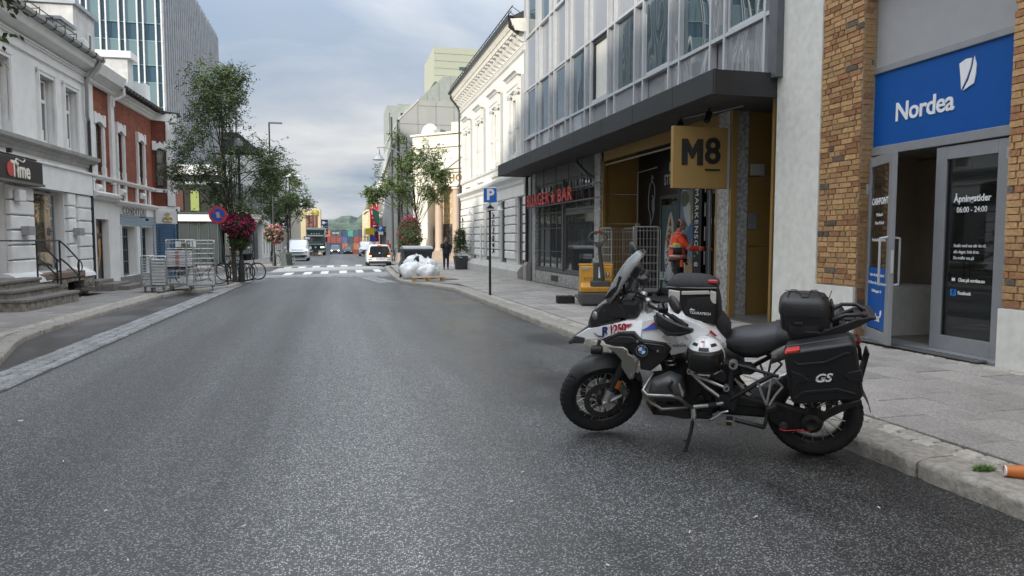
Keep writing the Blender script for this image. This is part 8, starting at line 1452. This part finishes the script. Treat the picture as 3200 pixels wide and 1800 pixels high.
def head(par,c,yaw,hairm,s=1.0,pitch=0,bald=False,glasses=False):
    """c = centre of the skull; face looks along +y of the local head frame"""
    H=empty('head',c,par=par,rot=(R(pitch),0,yaw)); 
    sk=metaskin('skull',H,[((0,-.01,.02),.073,.092,.10),((0,.03,-.035),.058,.062,.075),((0,.048,-.075),.038,.04,.035),([(0,.082,.012),(0,.100,-.012),(0,.106,-.030)],[.010,.013,.014]),((.024,.076,.025),.022,.014,.010),((-.024,.076,.025),.022,.014,.010),((0,.085,-.062),.024,.014,.010),([(0,-.03,-.06),(0,-.035,-.14)],[.055,.056])],SKIN,vox=.007,it=3)
    for x in (-1,1):
        e=MB(); e.ell((x*.030,.080,.008),.0105,.009,.0085,10,8); e.build('eye',flat('eye_dark',(.03,.02,.02),.3),H,smooth=60); e=MB(); e.ell((x*.076,-.012,-.005),.012,.024,.034,10,8); e.build('ear',SKIN,H,smooth=60); e=MB(); e.obox((x*.030,.091,.030),(.036,.008,.007)); e.build('eyebrow',hairm,H)
    mo=MB(); mo.obox((0,.096,-.052),(.042,.006,.008)); mo.build('mouth',mat('lips',(.30,.13,.11),.5),H,bev=.003)
    if bald: hairb=[((0,-.045,.015),.080,.068,.085),((0,-.01,-.005),.082,.055,.06),((0,-.06,-.045),.062,.04,.05)]
    else: hairb=[((0,-.022,.045),.080,.092,.085),((0,-.055,-.01),.077,.055,.075),((0,.03,.095),.058,.05,.032)]
    metaskin('hair',H,hairb,hairm,vox=.009,it=3)
    if glasses:
        g=MB()
        for x in (-1,1): g.torus((x*.032,.098,.008),.022,.003,'y',16,5); g.cyl((x*.054,.096,.01),(x*.078,-.01,.012),.003,n=5)
        g.cyl((-.01,.1,.01),(.01,.1,.01),.003,n=5); g.build('glasses',BLK,H)
    return H
# ---- worker in orange jacket: stands left of the door, body turned towards it (local +y = walking direction, +z up)
W=tag(empty('person',(7.47,14.62,gz(14.6)+.16),rot=(0,0,R(-118))),'person in orange high visibility jacket reaching for the dark door handle','person')
W.scale=(1.07,1.07,1.08)
HV=mat('hi_vis_orange',(.85,.085,.035),.7,var=.10,vs=7,bump=.5,bs=14); TRS=mat('work_trousers',(.018,.018,.02),.85,var=.2,vs=10,bump=.4,bs=20); REF=mat('reflective_tape',(.42,.41,.38),.4,var=.06); BOOT=flat('boot_black',(.012,.012,.012),.6); YV=mat('hi_vis_yellow',(.62,.70,.05),.7)
# legs and pelvis, one surface
metaskin('trousers',W,[([(-.10,.0,.92),(-.105,.03,.70),(-.11,.05,.50),(-.115,.0,.28),(-.12,-.04,.10)],[.105,.092,.072,.066,.062]),([(.10,.0,.92),(.105,-.01,.70),(.11,-.01,.50),(.115,-.03,.28),(.12,-.06,.10)],[.105,.092,.072,.066,.062]),((0,0,.95),.165,.12,.13)],TRS)
for s,y in ((-1,-.04),(1,-.06)):
    b=MB(); b.loft([[(s*.12-.05,y-.09,0),(s*.12+.05,y-.09,0),(s*.12+.05,y+.19,0),(s*.12-.05,y+.19,0)],[(s*.12-.05,y-.09,.06),(s*.12+.05,y-.09,.06),(s*.12+.045,y+.18,.045),(s*.12-.045,y+.18,.045)],[(s*.12-.05,y-.07,.13),(s*.12+.05,y-.07,.13),(s*.12+.04,y+.06,.12),(s*.12-.04,y+.06,.12)]]); b.build('boot',BOOT,W,bev=.02,smooth=50)
    k=MB(); k.lathe([(.071,-.06),(.078,-.03),(.078,.03),(.071,.06)],14,(s*.112,.02 if s<0 else -.02,.50)); k.build('knee_panel',HV,W,smooth=50)
jacket=metaskin('jacket',W,[([(0,-.01,.86),(0,-.01,.98),(0,0,1.10),(0,.005,1.25),(0,.0,1.38),(0,-.01,1.46)],[.185,.185,.185,.195,.175,.10]),((0,-.01,.93),.215,.165,.10),((0,.0,1.22),.225,.165,.17),((0,-.01,1.38),.215,.115,.09),
  ([(.19,0,1.39),(.235,.10,1.27),(.20,.27,1.14),(.12,.44,1.13),(.08,.52,1.14)],[.088,.078,.068,.058,.048]),([(-.19,0,1.39),(-.25,-.01,1.24),(-.255,.04,1.08),(-.24,.12,.95)],[.088,.076,.066,.052]),([(0,-.01,1.42),(0,.0,1.50)],[.09,.075])],HV)
def band(z,rx,ry,h,m,name,cy=-.01,a0=0,a1=360):
    mb=MB(); n=32; V=[]
    for zz in (z-h/2,z+h/2):
        for k in range(n+1): a=R(a0+(a1-a0)*k/n); V.append((rx*math.cos(a),cy+ry*math.sin(a),zz))
    mb.add(V,[(k,k+1,n+2+k,n+1+k) for k in range(n)]); o=mb.build(name,m,W,smooth=80); q=o.modifiers.new('thickness','SOLIDIFY'); q.thickness=.006; q.offset=1
band(1.18,.236,.190,.05,REF,'reflective_band'); band(.98,.226,.186,.05,REF,'reflective_band'); band(1.085,.232,.190,.135,TRS,'dark_side_panel',a0=60,a1=130); band(1.085,.232,.190,.135,TRS,'dark_side_panel',a0=-30,a1=25); band(1.225,.238,.192,.045,YV,'yellow_panel',a0=-30,a1=25); band(.895,.217,.184,.06,TRS,'hem_band')
for p0,p1,r_ in (((.222,.18,1.20),(.208,.225,1.17),.079),((.135,.40,1.131),(.118,.44,1.13),.063)): mb=MB(); mb.tube([p0,p1],r_,14,cap=False); mb.build('sleeve_band',REF,W,smooth=50)
for x in (-.10,.10): mb=MB(); mb.tube([(x,-.155,1.20),(x,-.15,1.33),(x,-.10,1.44),(x,.0,1.475),(x,.09,1.44)],.014,5); mb.build('shoulder_tape',REF,W,smooth=50)
mb=MB(); mb.tube([(.10,.505,1.14),(.075,.545,1.14)],.052,12); mb.build('cuff',TRS,W); hand(W,(.073,.55,1.14),(-.1,1,.02),(-.6,0,-.5),SKIN,curl=.75,name='right_hand'); hand(W,(-.24,.13,.93),(0,.25,-1),(.8,.3,0),SKIN,curl=.5,name='left_hand')
head(W,(0,.045,1.635),R(8),HAIRD,bald=True); text('jacket_lettering','POSTEN',.055,REF,W,(0,-.205,1.32),depth=.001,bold=.001)
mb=MB(); mb.box(.19,.235,-.03,.06,.72,.86); mb.build('tool_pouch',TRS,W,bev=.015); mb=MB(); mb.box(.20,.25,.04,.10,.76,.90); mb.build('red_pouch',HV,W,bev=.01)
# ---- person in dark clothes on the pavement in front of the theatre steps, holding a phone to the face
D=tag(empty('person',(5.72,37.9,gz(37.9)+.125),rot=(0,0,R(172))),'person in black jacket and dark blue trousers standing with hand at face','person')
JB=mat('black_jacket',(.012,.012,.014),.6,var=.2,vs=8,bump=.4,bs=12); JN=mat('navy_trousers',(.015,.02,.05),.8,var=.2,vs=8)
metaskin('trousers',D,[([(-.09,0,.90),(-.095,.02,.50),(-.10,0,.10)],[.10,.072,.055]),([(.09,0,.90),(.095,.03,.50),(.10,.01,.10)],[.10,.072,.055]),((0,0,.93),.155,.11,.12)],JN,vox=.02)
for s in (-1,1): b=MB(); b.loft([[(s*.1-.045,-.09,0),(s*.1+.045,-.09,0),(s*.1+.045,.18,0),(s*.1-.045,.18,0)],[(s*.1-.04,-.08,.09),(s*.1+.04,-.08,.09),(s*.1+.035,.15,.05),(s*.1-.035,.15,.05)]]); b.build('shoe',BOOT,D,bev=.02)
metaskin('jacket',D,[([(0,-.01,.84),(0,0,1.05),(0,.0,1.25),(0,-.01,1.45)],[.19,.18,.19,.10]),((0,0,1.18),.22,.16,.2),((0,-.01,1.37),.215,.12,.09),((0,-.17,1.15),.15,.08,.22),([(.2,0,1.38),(.25,.06,1.20),(.20,.2,1.18),(.10,.19,1.42)],[.085,.07,.06,.05]),([(-.2,0,1.38),(-.25,-.02,1.20),(-.25,.04,1.02),(-.22,.10,.90)],[.085,.07,.06,.05]),([(0,0,1.42),(0,.01,1.5)],[.09,.075])],JB,vox=.02)
head(D,(0,.03,1.63),R(15),mat('hair_grey',(.10,.09,.085),.7),glasses=True); hand(D,(.09,.17,1.46),(-.1,-.1,1),(-.6,.6,0),SKIN,curl=.9,name='right_hand'); hand(D,(-.22,.11,.88),(0,.2,-1),(.8,.2,0),SKIN,curl=.6,name='left_hand')
mb=MB(); mb.box(-.02,.02,-.26,-.2,1.0,1.3); mb.build('backpack',JB,D,bev=.02)
# ---- far cyclist in red jacket beyond the small car
C_=tag(empty('person',(4.9,70,gz(70)+.12),rot=(0,0,R(180))),'distant person in red jacket beside the bicycles right of the car','person')
metaskin('trousers',C_,[([(-.09,0,.9),(-.1,0,.1)],[.1,.06]),([(.09,0,.9),(.1,0,.1)],[.1,.06]),((0,0,.93),.15,.11,.1)],TRS,vox=.03); metaskin('jacket',C_,[([(0,0,.85),(0,0,1.25),(0,0,1.45)],[.18,.19,.1]),([(.2,0,1.38),(.24,.05,1.1),(.2,.15,.95)],[.08,.07,.05]),([(-.2,0,1.38),(-.24,.05,1.1),(-.2,.15,.95)],[.08,.07,.05]),([(0,0,1.4),(0,0,1.5)],[.09,.07])],flat('jacket_red',(.42,.04,.05),.7),vox=.03); head(C_,(0,.03,1.62),0,HAIRD)
for s in (-1,1): b=MB(); b.box(s*.1-.045,s*.1+.045,-.08,.18,0,.09); b.build('shoe',BOOT,C_,bev=.02)
